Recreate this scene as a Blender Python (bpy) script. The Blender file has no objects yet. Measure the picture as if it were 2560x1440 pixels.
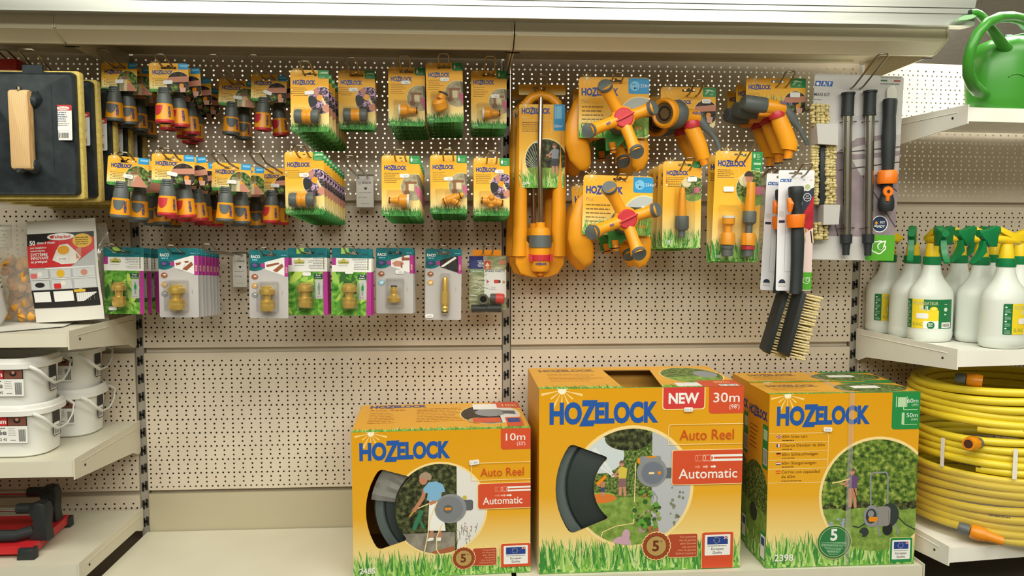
import bpy, math, random
from math import sin, cos, pi, radians
from mathutils import Vector, Matrix
from mathutils.geometry import tessellate_polygon

S = bpy.context.scene
COL = S.collection
random.seed(7)

# ---------------------------------------------------------------- camera, world, light, exposure
CAM = Vector((-0.11597, -2.15821, 0.32286))
YAW, PIT, FPX = radians(3.48752), radians(-4.34275), 1950.0
FW = Vector((sin(YAW)*cos(PIT), cos(YAW)*cos(PIT), sin(PIT)))
RT = Vector((cos(YAW), -sin(YAW), 0))
UP = RT.cross(FW)
cd = bpy.data.cameras.new('camera')
cd.sensor_width = 36.0
cd.lens = FPX/2560*36
cd.clip_start = 0.05
cam = bpy.data.objects.new('camera', cd)
COL.objects.link(cam)
cam.matrix_world = Matrix((RT, UP, -FW)).transposed().to_4x4()
cam.location = CAM
S.camera = cam
S.view_settings.view_transform = 'Standard'
S.view_settings.look = 'None'
S.view_settings.gamma = 1
S.view_settings.use_curve_mapping = False
S.view_settings.exposure = 0.0
W = bpy.data.worlds.new('world')
S.world = W
W.use_nodes = True
W.node_tree.nodes['Background'].inputs[0].default_value = (1, .93, .82, 1)
W.node_tree.nodes['Background'].inputs[1].default_value = 0.3


def area(name, loc, rot, sx, sy, e, col=(.965, .955, .845)):
    d = bpy.data.lights.new(name, 'AREA')
    d.shape = 'RECTANGLE'
    d.size, d.size_y, d.energy, d.color = sx, sy, e, col
    o = bpy.data.objects.new(name, d)
    o.location, o.rotation_euler = loc, rot
    COL.objects.link(o)
    return o


# rows of fluorescent ceiling lamps: our aisle, the end of the aisle, the aisle behind the gondola; plus an added front fill
area('aisle_lamp', (0.1, -1.6, 1.86), (radians(14), 0, 0), 4.2, .7, 66)
area('front_fill_lamp', (0, -3.4, 1.8), (radians(50), 0, 0), 4.6, .8, 108)  # added fill from the camera side, brightens the goods under the canopy
area('side_lamp', (1.7, -.10, 1.5), (radians(-4), 0, 0), 1.1, .16, 48)
area('far_aisle_lamp', (0, 3.7, 1.8), (radians(62), 0, 0), 7, .7, 140, (1, .97, .9))


def at(px, py, Y):
    """the point at depth Y that stands at a place of the photograph"""
    v = FW + RT*((px-1280)/FPX) - UP*((py-720)/FPX)
    t = (Y-CAM.y)/v.y
    return CAM.x+v.x*t, CAM.z+v.z*t


# ---------------------------------------------------------------- materials
def lin(h):
    out = []
    for i in (0, 2, 4):
        c = int(h[i:i+2], 16)/255
        out.append(c/12.92 if c <= .04045 else ((c+.055)/1.055)**2.4)
    return (*out, 1)


MATS = {}


def M(name, hexc='808080', rough=.5, metal=0., spec=.5, trans=0., sss=0., emit=0.):
    if name in MATS:
        return MATS[name]
    m = bpy.data.materials.new(name)
    m.use_nodes = True
    b = m.node_tree.nodes['Principled BSDF']
    b.inputs['Base Color'].default_value = lin(hexc)
    b.inputs['Roughness'].default_value = rough
    b.inputs['Metallic'].default_value = metal
    b.inputs['Specular IOR Level'].default_value = spec
    if trans:
        b.inputs['Transmission Weight'].default_value = trans
    if sss:
        b.inputs['Subsurface Weight'].default_value = sss
        b.inputs['Subsurface Radius'].default_value = (.02, .02, .02)
    MATS[name] = m
    return m


def ramp_mat(name, stops, coord='Object', scale=40, kind='noise', rough=.5, axis=None, detail=3, dist=0., spec=.3, metal=0.,
             stretch=(1, 1, 1), bump=0.):
    """noise, voronoi or an axis gradient through a colour ramp"""
    if name in MATS:
        return MATS[name]
    m = M(name, 'ffffff', rough, metal, spec)
    nt = m.node_tree
    b = nt.nodes['Principled BSDF']
    tc = nt.nodes.new('ShaderNodeTexCoord')
    mp = nt.nodes.new('ShaderNodeMapping')
    mp.inputs['Scale'].default_value = stretch
    nt.links.new(tc.outputs[coord], mp.inputs[0])
    src = mp.outputs[0]
    if axis is not None:
        sp = nt.nodes.new('ShaderNodeSeparateXYZ')
        nt.links.new(src, sp.inputs[0])
        fac = sp.outputs[axis]
    elif kind == 'noise':
        n = nt.nodes.new('ShaderNodeTexNoise')
        n.inputs['Scale'].default_value = scale
        n.inputs['Detail'].default_value = detail
        n.inputs['Distortion'].default_value = dist
        nt.links.new(src, n.inputs[0])
        fac = n.outputs[0]
    elif kind == 'voronoi':
        n = nt.nodes.new('ShaderNodeTexVoronoi')
        n.inputs['Scale'].default_value = scale
        nt.links.new(src, n.inputs['Vector'])
        s2 = nt.nodes.new('ShaderNodeSeparateXYZ')
        nt.links.new(n.outputs['Color'], s2.inputs[0])
        fac = s2.outputs[0]
    else:
        n = nt.nodes.new('ShaderNodeTexWave')
        n.inputs['Scale'].default_value = scale
        n.inputs['Distortion'].default_value = dist
        nt.links.new(src, n.inputs[0])
        fac = n.outputs[1]
    r = nt.nodes.new('ShaderNodeValToRGB')
    el = r.color_ramp.elements
    while len(el) < len(stops):
        el.new(.5)
    for e, (p, h) in zip(el, stops):
        e.position = p
        e.color = lin(h)
    nt.links.new(fac, r.inputs[0])
    nt.links.new(r.outputs[0], b.inputs['Base Color'])
    if bump:
        bm = nt.nodes.new('ShaderNodeBump')
        bm.inputs['Strength'].default_value = bump
        bm.inputs['Distance'].default_value = .002
        nt.links.new(fac, bm.inputs['Height'])
        nt.links.new(bm.outputs[0], b.inputs['Normal'])
    return m


def clear_mat(name, tint='ffffff', gloss=.12, rough=.08, haze=0.):
    """thin clear plastic film: mostly transparent, glossy towards the rim"""
    if name in MATS:
        return MATS[name]
    m = bpy.data.materials.new(name)
    m.use_nodes = True
    nt = m.node_tree
    nt.nodes.remove(nt.nodes['Principled BSDF'])
    out = nt.nodes['Material Output']
    t = nt.nodes.new('ShaderNodeBsdfTransparent')
    t.inputs[0].default_value = lin(tint)
    g = nt.nodes.new('ShaderNodeBsdfGlossy')
    g.inputs['Roughness'].default_value = rough
    lw = nt.nodes.new('ShaderNodeLayerWeight')
    lw.inputs[0].default_value = .25
    mm = nt.nodes.new('ShaderNodeMath')
    mm.operation = 'MULTIPLY_ADD'
    nt.links.new(lw.outputs[0], mm.inputs[0])
    mm.inputs[1].default_value = .3
    mm.inputs[2].default_value = gloss*.5
    mx = nt.nodes.new('ShaderNodeMixShader')
    nt.links.new(mm.outputs[0], mx.inputs[0])
    nt.links.new(t.outputs[0], mx.inputs[1])
    nt.links.new(g.outputs[0], mx.inputs[2])
    res = mx.outputs[0]
    if haze:
        d = nt.nodes.new('ShaderNodeBsdfDiffuse')
        d.inputs[0].default_value = lin('f2efe6')
        m2 = nt.nodes.new('ShaderNodeMixShader')
        m2.inputs[0].default_value = haze
        nt.links.new(res, m2.inputs[1])
        nt.links.new(d.outputs[0], m2.inputs[2])
        res = m2.outputs[0]
    nt.links.new(res, out.inputs[0])
    MATS[name] = m
    return m


# ---------------------------------------------------------------- mesh building
def circ(cx, cz, r, n=32, a0=0., a1=2*pi, rz=None):
    full = abs(a1-a0-2*pi) < 1e-6
    k = n if full else n+1
    return [(cx+r*cos(a0+(a1-a0)*i/n), cz+(rz or r)*sin(a0+(a1-a0)*i/n)) for i in range(k)]


def rrect(x0, z0, x1, z1, r=2., n=4, corners=(1, 1, 1, 1)):
    """rounded rectangle, counter-clockwise from the lower left corner; corners = ll, lr, ur, ul"""
    out = []
    for (cx, cz, a, c, px, pz) in ((x0+r, z0+r, pi, corners[0], x0, z0), (x1-r, z0+r, 1.5*pi, corners[1], x1, z0),
                                   (x1-r, z1-r, 0, corners[2], x1, z1), (x0+r, z1-r, .5*pi, corners[3], x0, z1)):
        if c:
            out += [(cx+r*cos(a+i*pi/2/n), cz+r*sin(a+i*pi/2/n)) for i in range(n+1)]
        else:
            out.append((px, pz))
    return out


def tess(poly, holes=()):
    loops = [[Vector((x, z, 0)) for x, z in poly]]+[[Vector((x, z, 0)) for x, z in h] for h in holes]
    flat = [p for l in loops for p in l]
    out = []
    for t in tessellate_polygon(loops):
        a, b, c = (flat[i] for i in t)
        s = (b.x-a.x)*(c.y-a.y)-(b.y-a.y)*(c.x-a.x)
        if abs(s) < 1e-9:
            continue
        tri = [(a.x, a.y), (b.x, b.y), (c.x, c.y)]
        out.append(tri if s > 0 else tri[::-1])
    return out


def _half(poly, a, b, keep_in=True):
    out = []
    ex, ez = b[0]-a[0], b[1]-a[1]

    def side(p):
        s = ex*(p[1]-a[1])-ez*(p[0]-a[0])
        return s if keep_in else -s
    n = len(poly)
    for i in range(n):
        p, q = poly[i], poly[(i+1) % n]
        sp, sq = side(p), side(q)
        if sp >= 0:
            out.append(p)
        if sp*sq < 0:
            t = sp/(sp-sq)
            out.append((p[0]+(q[0]-p[0])*t, p[1]+(q[1]-p[1])*t))
    return out


def clip_to(poly, conv):
    for i in range(len(conv)):
        poly = _half(poly, conv[i], conv[(i+1) % len(conv)])
        if len(poly) < 3:
            return []
    return poly


def subtract(poly, conv):
    if not clip_to(poly, conv):
        return [poly]
    out, rest = [], poly
    for i in range(len(conv)):
        a, b = conv[i], conv[(i+1) % len(conv)]
        o = _half(rest, a, b, False)
        if len(o) >= 3:
            out.append(o)
        rest = _half(rest, a, b)
        if len(rest) < 3:
            break
    return out


_GL = {}
_fc = bpy.data.curves.new('text_curve', 'FONT')
_fo = bpy.data.objects.new('text_curve', _fc)


def glyphs(s, bold):
    k = (s, bold)
    if k not in _GL:
        _fc.body = s
        _fc.size = 1
        _fc.offset = bold
        _fc.resolution_u = 4 if bold >= .05 else 3
        me = bpy.data.meshes.new_from_object(_fo)
        me.calc_loop_triangles()
        vs = [(v.co.x, v.co.y) for v in me.vertices]
        tr = []
        for t in me.loop_triangles:
            a, b, c = (vs[i] for i in t.vertices)
            sgn = (b[0]-a[0])*(c[1]-a[1])-(b[1]-a[1])*(c[0]-a[0])
            if abs(sgn) > 1e-9:
                tr.append([a, b, c] if sgn > 0 else [a, c, b])
        xs = [v[0] for v in vs] or [0, 1]
        _GL[k] = (tr, min(xs), max(xs))
        bpy.data.meshes.remove(me)
    return _GL[k]


_hh = glyphs('H', 0)[0]
CAPH = max(p[1] for t in _hh for p in t)


class G:
    """flat print built of thin layers, in millimetres: x right, z up, facing -Y"""

    def __init__(s):
        s.p, s.l, s.clip, s.sub, s.n = [], 1, None, [], 0

    def poly(s, pts, mat, holes=()):
        tris = [list(pts)] if len(pts) == 4 and not holes and not s.clip and not s.sub else tess(pts, holes)
        s.tris(tris, mat)
        return s

    def tris(s, tris, mat):
        s.n += 1
        lv = s.l+(s.n % 5)*.19
        for t in tris:
            if s.clip:
                t = clip_to(t, s.clip)
                if len(t) < 3:
                    continue
            ps = [t]
            for c in s.sub:
                ps = [q for p in ps for q in subtract(p, c)]
            for p in ps:
                s.p.append((p, mat, lv))

    def rect(s, x0, z0, x1, z1, mat):
        return s.poly([(x0, z0), (x1, z0), (x1, z1), (x0, z1)], mat)

    def rr(s, x0, z0, x1, z1, r, mat, corners=(1, 1, 1, 1)):
        return s.poly(rrect(x0, z0, x1, z1, r, 4, corners), mat)

    def circ(s, cx, cz, r, mat, n=28, rz=None):
        return s.poly(circ(cx, cz, r, n, rz=rz), mat)

    def line(s, pts, w, mat):
        for (a, b) in zip(pts[:-1], pts[1:]):
            dx, dz = b[0]-a[0], b[1]-a[1]
            L = math.hypot(dx, dz) or 1
            nx, nz = -dz/L*w/2, dx/L*w/2
            s.poly([(a[0]-nx, a[1]-nz), (b[0]-nx, b[1]-nz), (b[0]+nx, b[1]+nz), (a[0]+nx, a[1]+nz)], mat)
        return s

    def text(s, t, x, z, h, mat, bold=0., align='L', w=None, rot=0., slant=0.):
        tr, x0, x1 = glyphs(t, bold)
        k = h/CAPH
        kx = k if w is None else w/(x1-x0)
        wid = (x1-x0)*kx
        ox = {'L': 0, 'C': -wid/2, 'R': -wid}[align]
        c, sn = cos(rot), sin(rot)
        out = []
        for tri in tr:
            q = []
            for (px, pz) in tri:
                lx, lz = (px-x0)*kx+ox+pz*k*slant, pz*k
                q.append((x+lx*c-lz*sn, z+lx*sn+lz*c))
            out.append(q)
        s.tris(out, mat)
        return s

    def logo(s, x, z, w, mat):
        h = .172*w
        s.text('HO', x, z-.003*w, h*1.03, mat, .05, w=.295*w)
        zz = [(.27, -.035), (.40, -.035), (.425, .02), (.345, .02), (.44, .205), (.30, .205), (.295, .15), (.36, .15)]
        s.poly([(x+a*w, z+b*w) for a, b in zz], mat)
        s.text('ELOCK', x+.415*w, z, h, mat, .05, w=.585*w)
        return s

    def bars(s, x, z, w, n, dz, h, mat, ragged=.35):
        """lines of small print too fine to read"""
        for i in range(n):
            xx = x
            end = x+w*(1-ragged*random.random())
            while xx < end-.5:
                ww = min(end-xx, h*random.uniform(2, 5.5))
                s.rect(xx, z-i*dz, xx+ww, z-i*dz+h, mat)
                xx += ww+h*.7
        return s

    def grass(s, x0, x1, z0, h, n, mats, base=.45):
        s.rect(x0, z0, x1, z0+h*base, mats[0])
        s.l += 1
        cl = s.clip
        if cl is None:
            s.clip = [(x0, z0), (x1, z0), (x1, z0+4*h), (x0, z0+4*h)]
        l0 = s.l
        for i in range(n):
            bx = x0+(x1-x0)*(i+random.uniform(0, 1))/n
            hh = h*random.uniform(.4, 1.05)
            w = h*random.uniform(.025, .055)
            dx = h*random.uniform(-.28, .28)
            zb = z0+h*random.uniform(0, .3)
            s.l, s.n = l0+(i % 14)*.24, 4
            s.tris([[(bx-w, zb), (bx+w, zb), (bx+dx*.5+w*.7, zb+hh*.6)], [(bx-w, zb), (bx+dx*.5+w*.7, zb+hh*.6), (bx+dx, zb+hh)]],
                   random.choice(mats))
        s.l = l0+3
        s.clip = cl
        s.l += 1
        return s

    def frame(s, poly_out, poly_in, mat):
        return s.poly(poly_out, mat, [poly_in])


def sunburst(g, x, z, r):
    """printed sun: thin pale rays"""
    l = g.l
    for i in range(14):
        a = 2*pi*i/14+.2
        k = r*(1.5 if i % 2 else 1.)
        g.tris([[(x, z), (x+k*cos(a-.06), z+k*sin(a-.06)), (x+k*cos(a+.06), z+k*sin(a+.06))]], M('sun_pale', 'f6d48a', .5))
    g.l = l+1
    g.circ(x, z, r*.3, M('sun_white', 'fbf0d2', .5), 20)


class MB:
    def __init__(s):
        s.v, s.f, s.m, s.mats, s.T = [], [], [], [], None

    def add(s, vs, fs, mat):
        if mat not in s.mats:
            s.mats.append(mat)
        k, b = s.mats.index(mat), len(s.v)
        if s.T is not None:
            vs = [tuple(s.T @ Vector(v)) for v in vs]
        s.v += [tuple(v) for v in vs]
        s.f += [tuple(b+i for i in f) for f in fs]
        s.m += [k]*len(fs)
        return s

    def box(s, x0, y0, z0, x1, y1, z1, mat):
        vs = [(x, y, z) for z in (z0, z1) for y in (y0, y1) for x in (x0, x1)]
        return s.add(vs, [(0, 2, 3, 1), (4, 5, 7, 6), (0, 1, 5, 4), (2, 6, 7, 3), (0, 4, 6, 2), (1, 3, 7, 5)], mat)

    def loft(s, rings, mat, closed=True, cap0=True, cap1=True):
        n = len(rings[0])
        vs = [p for r in rings for p in r]
        fs = []
        for i in range(len(rings)-1):
            for j in range(n if closed else n-1):
                a, b = i*n+j, i*n+(j+1) % n
                fs.append((a, b, b+n, a+n))
        if cap0:
            fs.append(tuple(range(n))[::-1])
        if cap1:
            fs.append(tuple(range((len(rings)-1)*n, len(rings)*n)))
        return s.add(vs, fs, mat)

    def prism(s, pts, y0, y1, mat, back=None):
        """2-D outline in x, z (CCW seen from -Y), between y0 (front) and y1 (back)"""
        n = len(pts)
        vs = [(x, y0, z) for x, z in pts]+[(x, y1, z) for x, z in pts]
        fs = [(i, i+n, (i+1) % n+n, (i+1) % n) for i in range(n)]
        s.add(vs, fs, mat)
        for t in tess(pts):
            s.add([(x, y0, z) for x, z in t], [(0, 1, 2)], mat)
            s.add([(x, y1, z) for x, z in t], [(2, 1, 0)], back or mat)
        return s

    def pillow(s, pts, y0, y1, mat, r):
        """prism with a rounded front and back rim; pts convex-ish around their middle"""
        cx = sum(p[0] for p in pts)/len(pts)
        cz = sum(p[1] for p in pts)/len(pts)
        mx = max(math.hypot(p[0]-cx, p[1]-cz) for p in pts)

        def ring(y, inset):
            k = 1-inset/mx
            return [(cx+(x-cx)*k, y, cz+(z-cz)*k) for x, z in pts]
        rings = [ring(y1, r), ring(y1-r*.3, r*.3), ring(y1-r, 0), ring(y0+r, 0), ring(y0+r*.3, r*.3), ring(y0, r)]
        return s.loft(rings, mat)

    def lathe(s, prof, mat, c=(0, 0, 0), axis='Z', n=24, cap=True, scale=(1, 1)):
        rings = []
        for r, h in prof:
            ring = []
            for i in range(n):
                a = 2*pi*i/n
                u, v = r*cos(a)*scale[0], r*sin(a)*scale[1]
                p = {'Z': (u, v, h), 'X': (h, u, v), 'Y': (v, h, u)}[axis]
                ring.append((p[0]+c[0], p[1]+c[1], p[2]+c[2]))
            rings.append(ring)
        return s.loft(rings, mat, True, cap, cap)

    def tube(s, path, r, mat, n=8, closed=False, cap=True, flat=1.):
        P = [Vector(p) for p in path]
        rings = []
        m = len(P)
        prev = None
        for i in range(m):
            if closed:
                d = P[(i+1) % m]-P[i-1]
            else:
                d = P[min(i+1, m-1)]-P[max(i-1, 0)]
            d.normalize()
            if prev is None:
                ref = Vector((0, 0, 1)) if abs(d.z) < .9 else Vector((1, 0, 0))
                u = d.cross(ref).normalized()
            else:
                u = prev-d*prev.dot(d)
                u = u.normalized() if u.length > 1e-6 else d.orthogonal().normalized()
            prev = u
            w = d.cross(u)
            rr = r[i] if isinstance(r, (list, tuple)) else r
            rings.append([P[i]+(u*(cos(2*pi*k/n)*flat)+w*sin(2*pi*k/n))*rr for k in range(n)])
        if closed:
            rings.append(rings[0])
        return s.loft(rings, mat, True, cap and not closed, cap and not closed)

    def ball(s, c, r, mat, sc=(1, 1, 1), n=14, m=8):
        rings = []
        for i in range(1, m):
            t = pi*i/m
            rings.append([(c[0]+r*sin(t)*cos(2*pi*k/n)*sc[0], c[1]+r*sin(t)*sin(2*pi*k/n)*sc[1], c[2]-r*cos(t)*sc[2]) for k in range(n)])
        return s.loft(rings, mat)

    def g(s, g, y=0., k=.001, step=.00012, T=None, curve=None):
        """put a print on the face at y"""
        for p, mat, l in g.p:
            vs = [(x*k, y-l*step, z*k) for x, z in p]
            if curve:
                vs = [curve(*q) for q in vs]
            if T is not None:
                vs = [tuple(T @ Vector(q)) for q in vs]
            s.add(vs, [tuple(range(len(vs)))], mat)
        return s

    def mesh(s, name, smooth=35):
        me = bpy.data.meshes.new(name)
        me.from_pydata(s.v, [], s.f)
        for m in s.mats:
            me.materials.append(m)
        me.polygons.foreach_set('material_index', s.m)
        if smooth:
            me.polygons.foreach_set('use_smooth', [True]*len(s.f))
            me.update()
            me.set_sharp_from_angle(angle=radians(smooth))
        me.update()
        return me

    def build(s, name, parent=None, loc=(0, 0, 0), smooth=35, rot=(0, 0, 0), label=None):
        o = bpy.data.objects.new(name, s.mesh(name, smooth))
        return link(o, parent, loc, rot, label)


KIDS = {}


def link(o, parent=None, loc=(0, 0, 0), rot=(0, 0, 0), label=None):
    COL.objects.link(o)
    if parent is not None:
        o.parent = parent
        KIDS.setdefault(parent.name, []).append(o)
    o.location = loc
    o.rotation_euler = rot
    if label:
        o['label'] = label
    return o


def tag(o, label, cat, group=None, kind=None):
    o['label'] = label
    o['category'] = cat
    if group:
        o['group'] = group
    if kind:
        o['kind'] = kind
    return o


def thing(name, label, cat, loc=(0, 0, 0), rot=(0, 0, 0), group=None):
    o = bpy.data.objects.new(name, None)
    o.empty_display_size = .02
    link(o, None, loc, rot)
    return tag(o, label, cat, group)


def dup(o, parent=None, label=None, loc=None, rot=None):
    c = o.copy()
    COL.objects.link(c)
    if parent is not None:
        c.parent = parent
        KIDS.setdefault(parent.name, []).append(c)
    for ch in KIDS.get(o.name, []):
        dup(ch, c)
    if label:
        c['label'] = label
    if loc is not None:
        c.location = loc
    if rot is not None:
        c.rotation_euler = rot
    return c


def struct(o, label):
    o['kind'] = 'structure'
    o['label'] = label
    o['category'] = 'room'
    return o


ORD = ['', 'second', 'third', 'fourth', 'fifth', 'sixth', 'seventh', 'eighth', 'ninth', 'tenth']

# ---------------------------------------------------------------- room
FLOOR = -.66
WALL = M('wall_paint', 'f2eee2', .9)
mb = MB()
mb.box(-7, -5, FLOOR-.05, 7, 7, FLOOR, ramp_mat('floor_tile', [(.3, '6d675d'), (.7, '7d7569')], scale=6, rough=.5))
struct(mb.build('floor', smooth=0), 'grey shop floor under the gondola')
mb = MB()
cm = ramp_mat('ceiling_tile', [(.4, 'd9d3c8'), (.6, 'e0dbd0')], scale=30, rough=.95)
for i in range(-12, 12):
    for j in range(-9, 12):
        mb.box(i*.6, j*.6, 1.95, i*.6+.592, j*.6+.592, 1.99, cm)
mb.box(-7.2, -5.4, 1.965, 7.2, 7.2, 2.0, M('ceiling_grid', 'a39b8f', .8))
struct(mb.build('ceiling', smooth=0), 'grey suspended ceiling above the aisle')
for nm, b, lb in (('wall_back', (-7, 6.0, FLOOR, 7, 6.1, 1.95), 'white wall behind the gondola seen through the holes'),
                  ('wall_left', (-7.1, -5, FLOOR, -7, 7, 1.95), 'white wall past the left end of the aisle'),
                  ('wall_right', (7, -5, FLOOR, 7.1, 7, 1.95), 'white wall past the right end of the aisle'),
                  ('wall_front', (-7, -5.1, FLOOR, 7, -5, 1.95), 'white wall behind the camera')):
    mb = MB()
    mb.box(*b, WALL)
    struct(mb.build(nm, smooth=0), lb)

# ---------------------------------------------------------------- gondola: uprights, perforated panels, shelves, canopy
STEEL = ramp_mat('cream_steel', [(.35, 'd3c6b2'), (.65, 'd9ccb9')], scale=9, rough=.45, spec=.4)
CREAM = ramp_mat('cream_shelf', [(.35, 'd6d1bc'), (.65, 'dbd6c3')], scale=7, rough=.4, spec=.4)
CANOPY = M('canopy_cream', 'd9d0b4', .45)
WHITE = ramp_mat('white_shelf', [(.35, 'eeece2'), (.65, 'f4f2ea')], scale=7, rough=.4, spec=.4)
GREYST = M('upright_grey', 'a8a196', .45, .2)
DARK = M('slot_dark', '27231c', .8)


def pegboard(name, x0, x1, z0, z1, rows, label, flange=.014, mat=STEEL):
    """punched sheet with real holes: rows of holes 15 mm or 25 mm apart"""
    R, n = .0027, 8
    V, F = [], []
    zs = [z0]
    for i in range(len(rows)-1):
        zs.append((rows[i][0]+rows[i+1][0])/2)
    zs.append(z1)

    def quad(a, b, c, d):
        k = len(V)
        V.extend([(a, 0, b), (c, 0, b), (c, 0, d), (a, 0, d)])
        F.append((k, k+1, k+2, k+3))
    for i, (zr, full) in enumerate(rows):
        pitch = .015 if full else .025
        lo, hi = max(zs[i], zr-.006), min(zs[i+1], zr+.006)
        if lo-zs[i] > 1e-5:
            quad(x0, zs[i], x1, lo)
        if zs[i+1]-hi > 1e-5:
            quad(x0, hi, x1, zs[i+1])
        xs = []
        x = math.floor(x0)+.020
        k = 0
        while x < x1-.006:
            if x > x0+.006:
                xs.append(x)
            k += 1
            x = math.floor(x0)+.020+k*pitch
            if k*pitch > .961:
                break
        prev = x0
        for xc in xs:
            a, b = xc-.006, xc+.006
            if a-prev > 1e-5:
                quad(prev, lo, a, hi)
            prev = b
            k = len(V)
            for j in range(n):
                t = 2*pi*j/n+pi/8
                V.append((xc+R*cos(t), 0, zr+R*sin(t)))
            cor = [(b, hi), (a, hi), (a, lo), (b, lo)]
            for (u, w) in cor:
                V.append((u, 0, w))
            # octagon verts j at 22.5+45j degrees; corners at 45,135,225,315
            for q in range(4):
                j0 = 2*q
                F.append((k+j0, k+n+q, k+(j0+1) % n))
                F.append((k+(j0+1) % n, k+n+q, k+n+(q+1) % 4, k+(j0+2) % n))
        if x1-prev > 1e-5:
            quad(prev, lo, x1, hi)
    mb = MB()
    mb.add(V, F, mat)
    for (a, b, c, d) in ((x0, z0, x1, z0), (x1, z0, x1, z1), (x1, z1, x0, z1), (x0, z1, x0, z0)):
        mb.add([(a, 0, b), (c, 0, d), (c, flange, d), (a, flange, b)], [(3, 2, 1, 0)], mat)
    return tag(mb.build(name, smooth=0), label, 'panel', 'perforated back panels of the gondola')


def rows_for(z0, top=True):
    r = []
    for k in range(10):
        z = z0+.018+.0375*k
        r.append((z, True))
        if k < 9:
            r += [(z+.0125, False), (z+.025, False)]
        else:
            r.append((z+.0125, False))
    return r


def shift(rows, d):
    return [(z+d, f) for z, f in rows]


TURN = radians(6)


def turned(o):
    """the right bay stands at a slight angle, swung about the right upright"""
    R_ = Matrix.Rotation(TURN, 3, 'Z')
    pv = Vector((1.0, 0, 0))
    o.location = R_ @ (Vector(o.location)-pv)+pv
    o.rotation_euler.z += TURN
    return o


BAYS = [(-2.0, 'left bay'), (-1.0, 'middle left bay'), (0.0, 'middle right bay'), (1.0, 'right bay')]
for bx, bn in BAYS:
    xa, xb = bx+.0125, bx+.9875
    if bx == -2.0:
        xa = -1.62
    if bx == 1.0:
        xb = 1.75
    mk = [pegboard('perforated_panel', xa, xb, .4, .79, rows_for(.4), f'cream perforated panel at the top of the {bn}'),
          pegboard('perforated_panel', xa, xb, 0., .386, rows_for(0.), f'cream perforated panel at mid height of the {bn}'),
          pegboard('perforated_panel', xa, xb, -.396, -.015, shift(rows_for(-.396), -.009), f'cream perforated panel low down in the {bn}')]
    mb = MB()
    if bx == -2.0:
        pegboard('perforated_panel', xa, xb, -.47, -.41, [(-.4575, False), (-.445, True), (-.4325, False)],
                 'narrow perforated strip above the base shelf of the left bay')
    else:
        mb.box(xa, 0, -.56, xb, .012, -.407, M('kick_cream', 'b9b095', .5))
        mk.append(tag(mb.build('kick_panel', smooth=0), f'plain cream panel above the base shelf of the {bn}', 'panel'))
    mb = MB()
    mb.box(xa+(.03 if bx == 1.0 else -.01), .055, -.66, xb+.01, .065, .392, M('back_sheet_brown', '8a7a66', .7))
    for z in (-.4, 0, .395):
        mb.box(xa+(.03 if bx == 1.0 else 0), .018, z-.022, xb, .05, z+.012, STEEL)
    mk.append(tag(mb.build('back_sheet', smooth=0), f'solid backing sheet behind the lower holes of the {bn}', 'panel'))
    if bx == 1.0:
        for o in mk:
            turned(o)
for ux, nm in ((-1.0, 'left'), (0.0, 'middle'), (1.0, 'right')):
    root = thing('gondola_upright', f'grey slotted steel upright at the {nm} joint of the back panels', 'upright', (ux, 0, FLOOR))
    mb = MB()
    mb.box(-.0105, .006, 0, .0105, .05, 1.44, GREYST)
    z = .06
    while z < 1.40:
        mb.box(-.0075, .004, z, -.0015, .0075, z+.024, DARK)
        mb.box(.0015, .004, z+.004, .0075, .0075, z+.028, DARK)
        mb.box(-.0045, .004, z+.011, .0045, .0075, z+.018, DARK)
        z += .05
    mb.build('slotted_post', root, smooth=0)


def shelf(name, x0, x1, front, ztop, lip, label, mat=CREAM, rear=-.004, ret=.0, brk=(1, 1), brh=.05):
    """folded steel shelf with its two side brackets"""
    root = thing(name, label, 'shelf', ((x0+x1)/2, rear, ztop))
    ox = (x0+x1)/2
    a, b = x0-ox, x1-ox
    f = front-rear
    mb = MB()
    mb.box(a+.004, f+.001, -.004, b-.004, 0, 0, mat)
    mb.build('shelf_board', root, smooth=0)
    mb = MB()
    t = .0012
    pr = [(f, 0), (f, -lip), (f+.012, -lip), (f+.012, -lip+t), (f+t, -lip+t), (f+t, 0)]
    mb.add([(a+.004, y, z) for y, z in pr]+[(b-.004, y, z) for y, z in pr],
           [(i, (i+1) % 6, (i+1) % 6+6, i+6) for i in range(6)]+[(5, 4, 3, 2, 1, 0), (6, 7, 8, 9, 10, 11)], mat)
    mb.build('front_lip', root, smooth=0)
    for sd, xx in ((0, a), (1, b)):
        if not brk[sd]:
            continue
        mb = MB()
        ex = xx if sd == 0 else xx-.003
        pts = [(f-.003, .006), (f-.003, -lip-.006), (f+.02, -lip-.008), (-.05, -brh-.02), (-.012, -brh-.035), (.0, -brh-.03), (.0, .006)]
        mb.add([(ex, y, z) for y, z in pts]+[(ex+.003, y, z) for y, z in pts],
               [(i, i+7, (i+1) % 7+7, (i+1) % 7) for i in range(7)]+[tuple(range(7)), tuple(range(13, 6, -1))], mat)
        # pressed line and screw dot along the outside
        oy = ex-.0004 if sd == 0 else ex+.0034
        mb.tube([(oy, f+.03, -.008), (oy, -.02, -.010)], .0012, mat, 6)
        mb.lathe([(0.0, -.001), (.003, -.001), (.003, .001), (0, .001)], DARK, (oy, f+.045, -lip*.6), 'X', 8)
        mb.build('bracket', root, smooth=0)
    return root


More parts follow.
